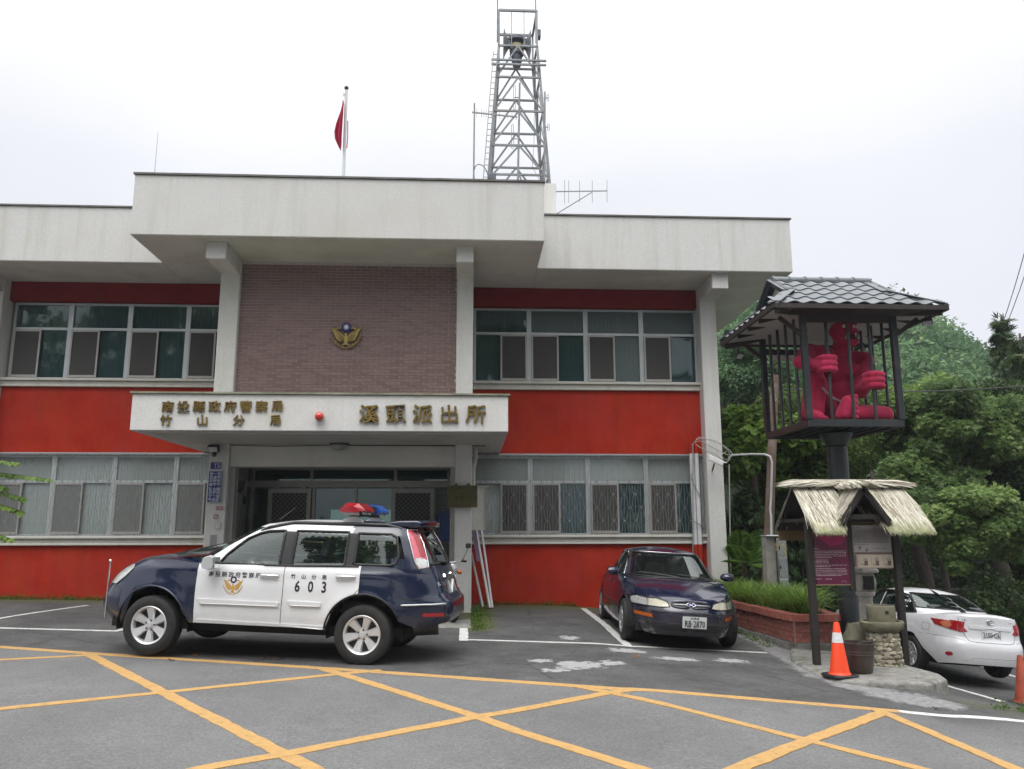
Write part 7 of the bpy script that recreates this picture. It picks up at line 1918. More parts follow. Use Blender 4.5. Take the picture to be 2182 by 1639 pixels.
# bronze name plaque, meter box, down pipe
PY_ = -1.80; a, b = PY(953, 1034.5, PY_), PY(1017, 1081.5, PY_)
BRZ = pm('tarnished_bronze', (.085, .075, .028), .38, .6, var=.35, vs=7, dirt=(.05, .06, .03), dscale=4); BRZL = pm('dark_letters', (.03, .026, .010), .5, .3)
plq = thing('name_plaque', 'tarnished bronze name plaque hung on the porch pillar behind the police car', 'plaque', ((a.x + b.x) / 2, PY_, b.z)); MB().box((a.x, PY_ - .02, b.z), (b.x, PY_, a.z)).build('plate', BRZ, plq, bevel=.004)
for txt, z, s_, n_ in (('南投縣政府警察局', .86, .062, 8), ('竹山分局', .66, .066, 4), ('溪頭派出所', .43, .085, 5)):
    for i, ch in enumerate(txt): text_on('letter', ch, s_, BRZL, plq, (a.x + (b.x - a.x) * ((.06 + .88 * i / (n_ - 1)) if n_ != 4 else (.28 + .44 * i / 3)), PY_ - .0215, b.z + (a.z - b.z) * z), .0015)
for px in (972, 998): q = PY(px, 1033, PY_); MB().ball(q + Vector((0, .01, 0)), .028, 10, 8).build('hanging_knob', BRZ, plq, smooth=180)
MB().box((a.x, PY_ + .001, a.z - .05), (b.x, YP - .001, a.z - .02)).build('hanger', BRZ, plq)
MY = -1.25; a, b = PY(1004, 1038, MY), PY(1034, 1130, MY)
mt = thing('meter_box', 'pale cream meter box fixed to the side of the porch pillar', 'meter box', ((a.x + b.x) / 2, MY + .2, b.z)); CRM = wall_mat('cream_sheet', (.60, .59, .55), (.5, .49, .46), 30, .4)
MB().box((.02, MY, b.z), (b.x, MY + .42, a.z)).build('box', CRM, mt, bevel=.006); MB().box((.02, MY - .03, a.z + .001), (b.x + .06, MY + .45, a.z + .02)).build('lid', CRM, mt); MB().box((b.x - .02, MY - .012, b.z + .01), (b.x + .006, MY - .001, a.z - .01)).build('door_edge', ALU2, mt)
q0, q1 = PY(1010, 948, -1.2), PY(1008, 1036, -1.2); MB().tube([Vector((q0.x + .03, -1.2, CZ0 - .013)), Vector((q0.x + .03, -1.2, CZ0 - .25)), Vector((q0.x - .01, -1.2, CZ0 - .42)), Vector((q0.x - .01, -1.2, q1.z))], .042, 12).top('rain_pipe', CRM, 'cream rain pipe dropping from the canopy to the meter box', 'pipe', smooth=50)
# things leaning on the wall beside the pillar
WPL = pm('white_pole_paint', (.60, .60, .61), .5, var=.1); PRB = pm('lilac_board', (.19, .12, .20), .6, var=.2, vs=4)
for (x0, y0_), (x1, y1_), yb2, r_, lab in (((1026, 1130), (1049, 1286), -.9, .018, 'right white pole leaning on the wall below the meter box'), ((1014, 1128), (1044, 1287), -.95, .02, 'middle white pole leaning on the wall with an orange mark'), ((1004, 1178), (1029, 1284), -.8, .018, 'short white pole leaning behind the porch pillar')):
    bt = PY(x1, y1_, yb2); bt.z = gh(bt.x, yb2) + .02; tp = PY(x0, y0_, -.35); MB().bar(bt, tp, r_ * 2).top('leaning_pole', WPL, lab, 'pole', 'poles leaning beside the porch pillar')
m = MB(); q = [PY(1005, 1130, -.4), PY(1015, 1130, -.4), PY(1024, 1196, -.62), PY(1016, 1196, -.62)]; m.add(q + [p + Vector((0, .02, 0)) for p in q], [(0, 1, 2, 3), (7, 6, 5, 4), (0, 4, 5, 1), (1, 5, 6, 2), (2, 6, 7, 3), (3, 7, 4, 0)]); m.top('lilac_board', PRB, 'narrow lilac board leaning under the meter box', 'board')
# two service pipes with their cables and the camera at the right corner
for k, px in enumerate((1471.5, 1481.5)):
    q = [PY(px, py, -.10) for py in (944, 967)] + [PY(px + 1, py, -.10) for py in (1160,)]; x = q[0].x
    sp_ = thing('service_pipe', ('left' if k == 0 else 'right') + ' one of two white service pipes with red painted ends by the corner pillar', 'pipe', (x, -.10, q[2].z), 0, 'service pipes on the right wing')
    MB().cyl((x, -.13, q[2].z), (x, -.13, q[1].z), .048, n=14).build('pipe', WPL, sp_, smooth=50); MB().cyl((x, -.13, q[1].z), (x, -.13, q[0].z), .0485, n=14).build('pipe', RED, sp_, smooth=50, label='red painted top end of the pipe'); MB().cyl((x, -.13, gh(x, -.13)), (x, -.13, q[2].z), .0485, n=14).build('pipe', RED, sp_, smooth=50, label='red painted lower end of the pipe')
MB().tube([PY(1476.5, py, -.20) for py in (945, 1000, 1100, 1190)], .012, 6).top('thin_conduit', GREYM, 'thin grey conduit between the two white service pipes', 'pipe')
CABW = pm('pale_cable', (.36, .35, .32), .6)
for i, pts in enumerate((((1478, 945), (1484, 938), (1500, 935), (1530, 942), (1552, 962), (1556, 975)), ((1480, 944), (1492, 940), (1515, 952), (1540, 965), (1553, 970)), ((1480, 943), (1490, 932), (1512, 938), (1545, 952), (1560, 968), (1548, 980), (1538, 970), (1548, 962)), ((1482, 947), (1500, 958), (1525, 968), (1545, 985), (1556, 978)))):
    P3 = [PY(x, y, -.40 - .03 * i) for x, y in pts]; Q3 = []
    for j in range(len(P3) - 1):
        p0, p1, p2, p3 = P3[max(0, j - 1)], P3[j], P3[j + 1], P3[min(len(P3) - 1, j + 2)]
        for t_ in (0, .25, .5, .75): Q3.append(.5 * ((2 * p1) + (p2 - p0) * t_ + (2 * p0 - 5 * p1 + 4 * p2 - p3) * t_ * t_ + (3 * p1 - p0 - 3 * p2 + p3) * t_ ** 3))
    Q3.append(P3[-1]); MB().tube(Q3, .008, 6).top('looped_cable', CABW, ('longest upper', 'straight middle', 'coiled end', 'lowest')[i] + ' pale cable looping round the right corner pillar', 'cable', 'cables at the corner pillar', smooth=180)
for pts in (((1478, 1003), (1472, 1015), (1480, 1035), (1492, 1060)), ((1472, 1104), (1480, 1112), (1492, 1118), (1500, 1130))): MB().tube([PY(x, y, -.2) for x, y in pts], .006, 5).top('black_cable', BLACK, ('upper' if pts[0][1] < 1050 else 'lower') + ' loose black cable tied round the white service pipes', 'cable', 'black cables on the service pipes')
p0, p1 = PY(1512, 975, -.62), PY(1543, 990, -.80); d = (p1 - p0).normalized()
cv = thing('security_camera', 'white bullet security camera on the right corner pillar', 'security camera', PY(1526, 992, -.5)); MB().bar(p0, p1, .12, .10).build('camera_body', pm('camera_white', (.78, .78, .78), .35), cv, bevel=.02, seg=2); MB().bar(p0 + Vector((0, 0, .052)) - d * .01, p1 + Vector((0, 0, .055)) + d * .05, .12, .012).build('sun_shield', MATS['camera_white'], cv); MB().cyl(p1, p1 + d * .012, .036, n=14).build('lens', BLACK, cv)
MB().tube([PY(1518, 1002, YW), PY(1519, 1000, -.45), PY(1522, 988, -.65)], .017, 6).build('wall_bracket', BLACK, cv)
MB().cyl(PY(1553.5, 990, .0), PY(1557, 1222, .0), .014, n=8).top('corner_conduit', CABW, 'slim pale conduit down the outer edge of the corner pillar', 'pipe') 
# porch: telephone and a stained wall lamp
q = PY(945, 1100, -.6); ph = thing('public_telephone', 'blue public telephone hung inside the porch on the right', 'telephone', (q.x, -.6, q.z - .35)); MB().box((q.x - .07, -.62, q.z - .5), (q.x + .13, -.40, q.z + .10)).build('telephone_body', pm('phone_blue', (.02, .06, .24), .4), ph, bevel=.015); MB().tube([Vector((q.x - .10, -.64, q.z + .0)), Vector((q.x - .13, -.66, q.z - .06)), Vector((q.x - .13, -.66, q.z - .18)), Vector((q.x - .10, -.64, q.z - .24))], .024, 8).build('handset', MATS['phone_blue'], ph, smooth=60)
q = PX(512, 1035, -4.66); sl_ = thing('wall_lamp', 'dusty dark wall lamp on the left side of the porch', 'lamp', q); MB().lathe([(.02, -.14), (.07, -.06), (.10, .06), (.11, .09), (.02, .09)], n=16).build('shade', pm('dusty_shade', (.06, .055, .045), .8, var=.4), sl_, local=True, smooth=50); MB().bar((-.04, 0, 0), (.0, 0, 0), .05).build('bracket', BLACK, sl_, local=True)
q = PX(521, 1066, -4.69); MB().cyl(q + Vector((-.02, 0, 0)), q + Vector((.02, 0, 0)), .09, n=16).top('porch_speaker', BLACK, 'small round black speaker below the dusty wall lamp', 'speaker')

# ------------------------------------------------------------------ motorcycle half hidden behind the police car
_h = PY(961, 1208, -3.15); MCL = (_h.x - .52 * math.cos(R_(-68)), -3.15 - .52 * math.sin(R_(-68)), .10)
mc = thing('motorcycle', 'black motorcycle with amber indicator parked behind the police car at the pillar', 'motorcycle', MCL, R_(-68))
def mp(mb, n_, mat, **k): return mb.build(n_, mat, mc, local=True, **k)
for x in (.62, -.62):
    rg = MB().ring((x, 0, .29), (0, 1, 0), .25, 28); w_ = mp(MB().tube(rg, .045, 10, closed=True), 'wheel', TYRE, smooth=180); m = MB().tube(MB().ring((x, 0, .29), (0, 1, 0), .20, 24), .014, 6, closed=True).cyl((x, -.06, .29), (x, .06, .29), .04, n=12)
    for k in range(8): a = k * math.pi / 4; m.bar((x, 0, .29), (x + .2 * math.cos(a), 0, .29 + .2 * math.sin(a)), .012)
    m.build('wheel_rim', CHROME, w_, local=True)
for s in (-1, 1): mp(MB().tube([(.62, s * .09, .29), (.50, s * .09, .62), (.40, s * .09, .92)], .024, 8), 'fork', CHROME, smooth=60)
mp(MB().loft([[Vector((.62 + .30 * math.cos(a) , y, .29 + .30 * math.sin(a))) for y in (-.06, .06)] for a in np.linspace(.3, 2.3, 9)], closed=False, caps=(False, False)), 'mudguard', CHROME)
hd = mp(MB().lathe([(.03, -.10), (.09, -.06), (.10, .04), (.09, .06)], (.52, 0, .86), 18, ax='x'), 'headlamp', CHROME, smooth=40); MB().lathe([(.088, .061), (.06, .08), (.01, .085)], (.52, 0, .86), 18, ax='x').build('headlamp_glass', CLEARL, hd, local=True, smooth=60)
mp(MB().tube([(.22, .36, .98), (.36, .28, 1.0), (.42, .08, .96), (.42, -.08, .96), (.36, -.28, 1.0), (.22, -.36, .98)], .014, 8), 'handlebar', CHROME, smooth=60)
for s in (-1, 1):
    mr_ = mp(MB().tube([(.34, s * .28, 1.0), (.36, s * .34, 1.12), (.36, s * .37, 1.20)], .007, 6), 'mirror_stalk', BLACK); MB().obox((.35, s * .38, 1.235), (.03, .12, .085), Matrix.Rotation(s * .4, 3, 'Z')).build('mirror', BLACK, mr_, local=True, bevel=.02, seg=2)
    mp(MB().ball((.48, s * .17, .80), .042, 12, 8), 'indicator', ORNL, smooth=180); mp(MB().bar((.46, 0, .80), (.46, s * .15, .80), .016), 'indicator_stalk', BLACK); mp(MB().cyl((.24, s * .30, .975), (.20, s * .40, .965), .019, n=8), 'grip', BLACK)
mp(MB().loft([[Vector((x, y * w, z + h * hh)) for y, h in ((-1, 0), (-.9, .7), (0, 1), (.9, .7), (1, 0), (.6, -.6), (-.6, -.6))] for x, w, z, hh in ((.34, .08, .78, .05), (.22, .14, .76, .11), (.0, .14, .74, .10), (-.12, .08, .70, .05))]), 'fuel_tank', BLACK, smooth=60)
mp(MB().obox((-.38, 0, .74), (.62, .24, .09)), 'seat', RUB, bevel=.03, seg=2); mp(MB().obox((.0, 0, .42), (.40, .22, .30)), 'engine', DISC, bevel=.03); mp(MB().cyl((.1, -.14, .28), (-.7, -.16, .34), .04, n=12), 'exhaust', CHROME, smooth=50)
m = MB().bar((.38, 0, .82), (-.1, 0, .5), .05).bar((-.1, 0, .5), (-.62, .08, .29), .04).bar((-.1, 0, .5), (-.62, -.08, .29), .04).bar((-.55, .1, .70), (-.6, .1, .3), .03); mp(m, 'frame', BLACK); mp(MB().tube([(.05, -.12, .22), (.0, -.22, .0)], .012, 6), 'stand', BLACK)
# overhead wires
for a, b, lab in ((PD(2225, 380, 36), PD(2082, 806, 60), 'left one of two thin overhead wires rising out of the trees at right'), (PD(2250, 370, 36), PD(2085, 806, 60), 'right one of two thin overhead wires rising out of the trees at right')):
    MB().tube([a + (b - a) * t_ - Vector((0, 0, 1.0 * math.sin(math.pi * t_))) for t_ in np.linspace(0, 1, 12)], .022, 5).top('overhead_wire', BLACK, lab, 'wire', 'overhead wires')
a, b = PY(1652, 829, -1.75), PD(2230, 818, 20); MB().tube([a + (b - a) * t_ - Vector((0, 0, .12 * math.sin(math.pi * t_))) for t_ in np.linspace(0, 1, 14)], .014, 5).top('overhead_wire', BLACK, 'level overhead wire running right from the utility pole', 'wire', 'overhead wires')
# fallen leaves on the lot
for k, (px, py) in enumerate(((404, 1394), (416, 1398), (447, 1399), (460, 1401), (560, 1404), (588, 1405), (600, 1403), (742, 1417), (366, 1408), (1358, 1400), (240, 1364), (1995, 1512))):
    p = PG(px, py); th = random.uniform(0, 6.28); s_ = random.uniform(.035, .055); cu_ = random.uniform(.012, .03)
    V_ = [(0, -1, .2), (.4, -.3, 0), (.35, .4, .1), (0, 1, 1), (-.35, .4, .4), (-.4, -.3, .2), (0, 0, -.1)]
    m = MB().add([Vector((p.x, p.y, p.z + .006)) + Matrix.Rotation(th, 3, 'Z') @ Vector((a * s_, b * s_, max(0, c_) * cu_)) for a, b, c_ in V_], [(6, 0, 1), (6, 1, 2), (6, 2, 3), (6, 3, 4), (6, 4, 5), (6, 5, 0)]); m.top('fallen_leaf', pm('dry_leaf', (.16, .075, .03), .8, var=.4, per=.4) if k == 0 else MATS['dry_leaf'], 'curled brown dead leaf lying on the asphalt', 'leaf', 'fallen leaves on the asphalt')
# ================================================================== VEGETATION
def leaf_mat(name, dark, light, accent=None, rough=.5, trans=.48):
    t = NT(name); t.t.nodes.remove(t.b); a = t.attr('v').outputs['Fac']
    st = [(0, dark), (.6, tuple((p + q) / 2 for p, q in zip(dark, light))), (.93, light)] + ([(1, accent)] if accent else [])
    c = t.ramp(a, *st)
    df = t.n('ShaderNodeBsdfPrincipled'); df.inputs['Roughness'].default_value = rough; df.inputs['Specular IOR Level'].default_value = .3; t.l(c, df.inputs['Base Color'])
    tr = t.n('ShaderNodeBsdfTranslucent'); t.l(c, tr.inputs[0]); m = t.n('ShaderNodeMixShader'); m.inputs[0].default_value = trans
    t.l(df.outputs[0], m.inputs[1]); t.l(tr.outputs[0], m.inputs[2]); t.l(m.outputs[0], t.out.inputs[0]); return t.m
LSHAPE = {  # leaf outlines as quads in (along, across)
    'rhomb': [[(0, 0), (.5, .32), (1, 0), (.5, -.32)]],
    'maple': [[(0, 0), (.55, .17), (1, 0), (.55, -.17)], [(0, 0), (.50, .22), (.74, .62), (.26, .40)], [(0, 0), (.26, -.40), (.74, -.62), (.50, -.22)]],
    'heart': [[(0, .0), (-.05, .42), (.45, .46), (1, 0)], [(1, 0), (.45, -.46), (-.05, -.42), (0, 0)]],
    'needle': [[(0, 0), (.5, .09), (1, 0), (.5, -.09)], [(.1, .0), (.45, .22), (.8, .30), (.5, .12)], [(.1, 0), (.5, -.12), (.8, -.30), (.45, -.22)]],
}
def leaves(name, P, D, N, size, mat, V, parent=None, shape='rhomb', kind=None, fold=.15):
    """leaf faces at points P, pointing along D, facing N; V: tone 0..1 of each leaf"""
    P, D, N = (np.asarray(a, float) for a in (P, D, N)); n = len(P)
    D = D / (np.linalg.norm(D, axis=1, keepdims=True) + 1e-9); S = np.cross(N, D); S /= (np.linalg.norm(S, axis=1, keepdims=True) + 1e-9); U = np.cross(D, S)
    size = np.broadcast_to(np.asarray(size, float), (n,))[:, None]; vs = []; q = LSHAPE[shape]
    for quad in q:
        for a, b in quad: vs.append(P + size * (D * a + S * b + U * (fold * abs(b) - .25 * a * a * fold)))
    k = len(vs); v = np.stack(vs, 1).reshape(-1, 3); idx = np.arange(n * k).reshape(-1, 4)
    me = np_mesh(name, v - (np.array(ORG[root_of(parent).name]) if parent is not None else 0), idx, mat)
    at = me.attributes.new('v', 'FLOAT', 'POINT'); at.data.foreach_set('value', np.repeat(np.clip(V, 0, 1), k).astype(np.float32))
    o = link(name, me, parent, kind); return o
def rdir(n): d = RNG.normal(size=(n, 3)); return d / np.linalg.norm(d, axis=1, keepdims=True)
def clump_points(clumps, n, shell=.55):
    """points in ellipsoid clumps [(centre, radii, tone)]; more of them towards the clump's surface"""
    w = np.array([c[1][0] * c[1][1] * c[1][2] for c in clumps]) ** (2 / 3); w /= w.sum(); cnt = RNG.multinomial(n, w); P, O, T = [], [], []
    for (c, r, tone), k in zip(clumps, cnt):
        d = rdir(k); rr = shell + (1 - shell) * RNG.random(k) ** .7; rr *= 1 + .16 * np.sin(d[:, 0] * 7 + c[0] * 3) * np.sin(d[:, 1] * 6 + d[:, 2] * 5 + c[2])
        p = np.array(c) + d * rr[:, None] * np.array(r); P.append(p); O.append(d / np.array(r)); T.append(np.full(k, tone) + RNG.normal(0, .13, k))
    P, O, T = np.concatenate(P), np.concatenate(O), np.concatenate(T); O /= np.linalg.norm(O, axis=1, keepdims=True); return P, O, T
def foliage(name, clumps, n, size, mat, parent=None, shape='rhomb', droop=.35, shell=.55, kind=None):
    P, O, T = clump_points(clumps, n, shell); N = O * .7 + np.array([0, 0, .75]) + rdir(len(P)) * .6
    D = O * .5 + rdir(len(P)) * .9 + np.array([0, 0, -droop]); s = size * RNG.uniform(.65, 1.25, len(P))
    return leaves(name, P, D, N, s, mat, T, parent, shape, kind)
BARK = pm('bark', (.075, .06, .048), .95, var=.35, vs=6, stretch=(4, 4, 1), bump=.6, bs=18)
L_DARK = leaf_mat('dark_leaf', (.03, .06, .02), (.15, .235, .07))
L_MID = leaf_mat('mid_leaf', (.045, .085, .02), (.205, .315, .078), (.32, .37, .11))
L_MAPLE = leaf_mat('maple_leaf', (.045, .085, .03), (.22, .335, .105), (.34, .40, .15))
L_VINE = leaf_mat('vine_leaf', (.05, .10, .014), (.20, .33, .055), (.30, .38, .10))
L_CED = leaf_mat('cedar_needle', (.020, .042, .017), (.085, .145, .047), (.15, .18, .06), trans=.25)
L_HILL = leaf_mat('hill_leaf', (.045, .10, .05), (.18, .31, .13), (.31, .35, .18))  # lighter, bluer green: part of the distance haze is in the leaf colour
L_GRASS = leaf_mat('grass_blade', (.06, .125, .02), (.24, .38, .065), (.38, .46, .14), trans=.4)
L_FERN = leaf_mat('fern_leaf', (.035, .085, .014), (.14, .26, .045), trans=.4)
def branches(m, base, tips, r0, wob=.12):
    base = Vector(base)
    for tip, r in tips:
        tip = Vector(tip); pts = [base.lerp(tip, f) + Vector((random.uniform(-wob, wob), random.uniform(-wob, wob), .25 * math.sin(math.pi * f) * wob * 4)) * (0 if f in (0, 1) else 1) for f in (0, .25, .5, .75, 1)]
        m.tube(pts, [r, r * .82, r * .65, r * .48, r * .25], 7)
def tree(name, label, base, trunk_top, r, clumps, n, size, mat, shape='rhomb', group=None, droop=.35, shell=.55, cat='tree'):
    base = Vector(base); t_ = thing(name, label, cat, base, 0, group); m = MB(); tt = Vector(trunk_top)
    m.tube([base - Vector((0, 0, .3)), base.lerp(tt, .35) + Vector((r * .5, 0, 0)), base.lerp(tt, .7) - Vector((r * .4, 0, 0)), tt], [r * 1.25, r, r * .8, r * .55], 10)
    branches(m, base.lerp(tt, .75), [(c[0], r * .42) for c in clumps[:10]], r)
    m.build('trunk', BARK, t_, smooth=180)
    foliage('crown', clumps, n, size, mat, t_, shape, droop, shell); return t_
def clumps_in(c, R, k, rr, tone=(.25, .8), seed=0):
    g = np.random.default_rng(seed); out = []
    for _ in range(k):
        d = g.normal(size=3); d /= np.linalg.norm(d); f = g.random() ** .4
        p = np.array(c) + d * f * np.array(R); s = rr * g.uniform(.65, 1.25)
        out.append((tuple(p), (s * g.uniform(.9, 1.3), s * g.uniform(.9, 1.3), s * g.uniform(.6, .9)), g.uniform(*tone)))
    return out
GZ = lambda x, y: gh(x, y)
# --- the wooded hill
HD = 85.0
sky_px = [(1300, 560), (1480, 585), (1618, 648), (1700, 655), (1800, 662), (1900, 672), (1950, 697), (1978, 724), (2014, 757), (2046, 786), (2085, 808), (2140, 838), (2230, 880), (2500, 960)]
ridge = [PD(x, y + 14, HD) for x, y in sky_px]; foot = [PD(x, 1085, 30) for x, _ in sky_px]
V = []; n = 14
for a, b in zip(ridge, foot):
    for k in range(n + 1):
        f = k / n; p = b.lerp(a, f); p.z += 2.5 * math.sin(math.pi * f) * (1 if f < 1 else 0) - .8; V.append(p)
    q = a + (a - Vector(CAM)) * .5; V.append(Vector((q.x, q.y, -6)))
W2 = n + 2; m = MB().add(V, [(i * W2 + k, (i + 1) * W2 + k, (i + 1) * W2 + k + 1, i * W2 + k + 1) for i in range(len(ridge) - 1) for k in range(W2 - 1)])
m.build('hill', pm('forest_floor', (.022, .034, .014), .95, var=.3, vs=.4), kind='structure', smooth=180)
cl = []; g = np.random.default_rng(11)
for k in range(430):
    u = g.random() * (len(ridge) - 1); i = int(u); f = g.random() ** .85
    a = ridge[i].lerp(ridge[i + 1], u - i); b = foot[i].lerp(foot[i + 1], u - i); p = b.lerp(a, f); p.z += 2.5 * math.sin(math.pi * f) - .8
    s = g.uniform(1.3, 2.7) * (.65 + .5 * f); tone = g.uniform(.15, .85)
    cl.append(((p.x, p.y, p.z + s * .35), (s, s, s * g.uniform(.8, 1.35)), tone))
foliage('forest', cl, 120000, .40, L_HILL, kind='stuff', droop=.2, shell=.62)
# --- trees of the lower ground at right, each with its own shape
T_ = 'trees beyond the lower lot'
tree('broadleaf_tree', 'large dark broadleaf tree filling the space between cage column and hill', (9.0, 4.0, -.9), (8.9, 4.0, 3.0), .16, clumps_in(PD(1790, 955, 21), (3.4, 1.6, 1.5), 34, .62, (.1, .7), 1) + clumps_in(PD(1700, 1060, 20), (2.0, 1.0, 1.3), 14, .55, (.0, .4), 2), 52000, .105, L_MID, 'rhomb', T_)
tree('maple_tree', 'spreading maple with pale green leaf layers right of the cage', (11.2, 2.6, -1.0), (11.0, 2.7, 2.8), .17, clumps_in(PD(2010, 920, 20), (1.9, 1.3, 1.0), 30, .55, (.25, .95), 3) + clumps_in(PD(1990, 1010, 19), (1.3, 1.0, .8), 12, .45, (.15, .7), 4), 44000, .115, L_MAPLE, 'maple', T_)
tree('maple_tree', 'low maple hanging its leaves over the white saloon', (10.6, .9, -1.05), (10.9, 1.2, 1.5), .09, clumps_in(PD(2030, 1105, 17), (1.15, .7, .55), 22, .36, (.3, 1), 5) + clumps_in(PD(2150, 1125, 16.5), (.7, .5, .7), 14, .35, (.2, .9), 6) + clumps_in(PD(2045, 1185, 16.4), (.35, .3, .55), 7, .24, (.3, .9), 7), 30000, .09, L_MAPLE, 'maple', T_)
tree('broadleaf_tree', 'tall dark broadleaf tree at the right edge with sky gaps in its crown', (13.6, 3.0, -1.1), (13.0, 3.2, 3.6), .18, clumps_in(PD(2140, 975, 20.5), (1.6, 1.2, 1.75), 26, .55, (.05, .6), 8), 30000, .105, L_DARK, 'rhomb', T_)
tree('broadleaf_tree', 'bushy light green tree standing beyond the maples below the hill', (13.0, 8.0, -.5), (13, 8, 2.8), .18, clumps_in(PD(2010, 880, 27), (3.6, 1.4, .85), 26, .75, (.45, 1), 9), 34000, .15, L_MID, 'rhomb', T_)
tree('broadleaf_tree', 'rounded mid green tree beyond the cage at the foot of the hill', (9.5, 9.0, -.4), (9.5, 9, 2.6), .2, clumps_in(PD(1850, 915, 28), (3.2, 1.5, 1.3), 26, .8, (.3, .85), 10), 32000, .15, L_MID, 'rhomb', T_)
tree('broadleaf_tree', 'dense tree of mixed green showing between corner pillar and cage', (7.6, 10.0, -.3), (7.6, 10, 3.0), .2, clumps_in(PD(1600, 800, 30), (1.9, 1.5, 1.6), 20, .8, (.15, .65), 12), 24000, .15, L_HILL, 'rhomb', T_)
def cedar(base, H, R, label, n, seed, mat=L_CED, size=.30):
    base = Vector(base); t_ = thing('cedar_tree', label, 'tree', base, 0, 'cedars around the lower lot'); MB().tube([base - Vector((0, 0, .3)), base + Vector((0, 0, H))], [.17, .03], 9).build('trunk', BARK, t_, smooth=180)
    g = np.random.default_rng(seed); cl = []
    k = int(H / .42)
    for i in range(k):
        f = (i + .5) / k; z = H * (.08 + .92 * f); r = R * (1 - f) ** .75 + .12
        for j in range(5):
            a = g.random() * 6.283; cl.append(((base.x + math.cos(a) * r * .62, base.y + math.sin(a) * r * .62, base.z + z - .12 * r), (r * .42 + .08, r * .42 + .08, .17 + .05 * r), g.uniform(.05, .75)))
    foliage('crown', cl, n, size, mat, t_, 'needle', .75, .3); return t_
cb = PD(2188, 1150, 25); cedar((cb.x, cb.y, -1.0), PD(2180, 665, 25).z + 1.2, 1.0, 'tall dark cedar rising at the right edge of the view', 12000, 21)
cb = PD(2225, 1150, 21); cedar((cb.x, cb.y, -1.0), PD(2180, 740, 21).z + 1.6, 1.2, 'nearer cedar just beyond the right edge', 9000, 22)
cb = PD(1672, 1180, 19.5); cedar((cb.x, cb.y, .0), 3.4, 1.25, 'dark drooping cedar behind the utility pole', 13000, 23, size=.22)
cb = PD(1592, 1180, 18.5); cedar((cb.x, cb.y, .0), 2.55, 1.0, 'dark drooping cedar beside the corner pillar', 11000, 24, size=.2)
# climbing vine heaped over a stump behind the corner pillar
vb = PD(1600, 1000, 19.0); vb.z = .2; vt = thing('climbing_vine', 'bright green climbing vine heaped up behind the corner pillar', 'vine', vb)
MB().tube([vb, PD(1605, 980, 19), PD(1600, 910, 19)], [.12, .09, .04], 8).build('stem', BARK, vt, smooth=180)
foliage('foliage', clumps_in(PD(1598, 925, 18.8), (.55, .5, .55), 18, .33, (.35, 1), 31) + clumps_in(PD(1572, 975, 18.5), (.35, .4, .5), 8, .26, (.2, .8), 32), 5200, .16, L_VINE, vt, 'heart', .7, .6)
vb = PD(1690, 1000, 19.4); vb.z = .2; vt = thing('climbing_vine', 'climbing vine with large pale leaves showing below the cage floor', 'vine', vb)
MB().tube([vb, PD(1690, 985, 19.4), PD(1685, 930, 19.4)], [.12, .09, .04], 8).build('stem', BARK, vt, smooth=180)
foliage('foliage', clumps_in(PD(1690, 930, 19.2), (.75, .5, .55), 20, .33, (.3, .95), 33) + clumps_in(PD(1668, 985, 19), (.3, .4, .6), 8, .26, (.2, .8), 34), 5200, .15, L_VINE, vt, 'heart', .7, .6)
# the dark understorey behind the white saloon
foliage('undergrowth', [((x, 2.2 + .5 * math.sin(x * 3), -.35 + .3 * math.sin(x * 2.1)), (.75, .6, .75), .25 + .25 * math.sin(x * 5)) for x in np.arange(6.2, 15, .7)] + [((x, 5.6, .5), (1.1, .7, 1.5), .15) for x in np.arange(6.5, 17, 1.1)], 34000, .11, L_DARK, kind='stuff', shell=.5)
RW = pm('dark_stone_wall', (.045, .045, .04), .95, var=.35, vs=3, bump=.5, bs=10)
m = MB().box((6.0, 3.2, -2.2), (19, 3.6, .1)); m.top('retaining_wall', RW, 'dark mossy retaining wall in the shade behind the white saloon', 'wall')
# --- tree fern by the corner pillar
fbs = PD(1588, 1235, 16.3); fr = thing('tree_fern', 'green tree fern spreading its fronds behind the planter by the corner pillar', 'fern', (fbs.x, fbs.y, .25))
MB().cyl((fbs.x, fbs.y, .0), (fbs.x, fbs.y, fbs.z + .25), .06, .05, 8).build('trunk', BARK, fr)
fc0 = Vector((fbs.x, fbs.y, fbs.z + .25)); tips_ = [(1558, 1160), (1610, 1135), (1632, 1160), (1640, 1190), (1552, 1195), (1575, 1130), (1600, 1205), (1545, 1225), (1650, 1210)]
for k, (px, py) in enumerate(tips_):
    tip = PD(px, py, 15.7 + .45 * (k % 4)); mid_ = (fc0 + tip) / 2 + Vector((0, 0, .16)); P_, D_, N_l, S_ = [], [], [], []
    pts = [(1 - t_) ** 2 * fc0 + 2 * t_ * (1 - t_) * mid_ + t_ * t_ * tip for t_ in np.linspace(0, 1, 22).tolist()]
    for i in range(3, 21):
        d = (pts[i + 1] - pts[i - 1]).normalized(); sd = d.cross(Vector((0, 0, 1))).normalized(); t_ = i / 21; L_ = .30 * math.sin(math.pi * min(1, (t_ * .92 + .08))) ** .8 + .03
        for s in (-1, 1):
            P_.append(pts[i]); D_.append((sd * s * .9 + d * .45 + Vector((0, 0, -.18)))); N_l.append(d.cross(sd) * -1 if d.cross(sd).z < 0 else d.cross(sd)); S_.append(L_)
    fo = leaves('frond', [tuple(p) for p in P_], [tuple(p) for p in D_], [tuple(p) for p in N_l], np.array(S_), L_FERN, RNG.uniform(.3, 1, len(P_)), fr, 'needle')
    MB().tube(pts, [.010 * (1 - .8 * j / 21) for j in range(22)], 5).build('stalk', BARK, fo)
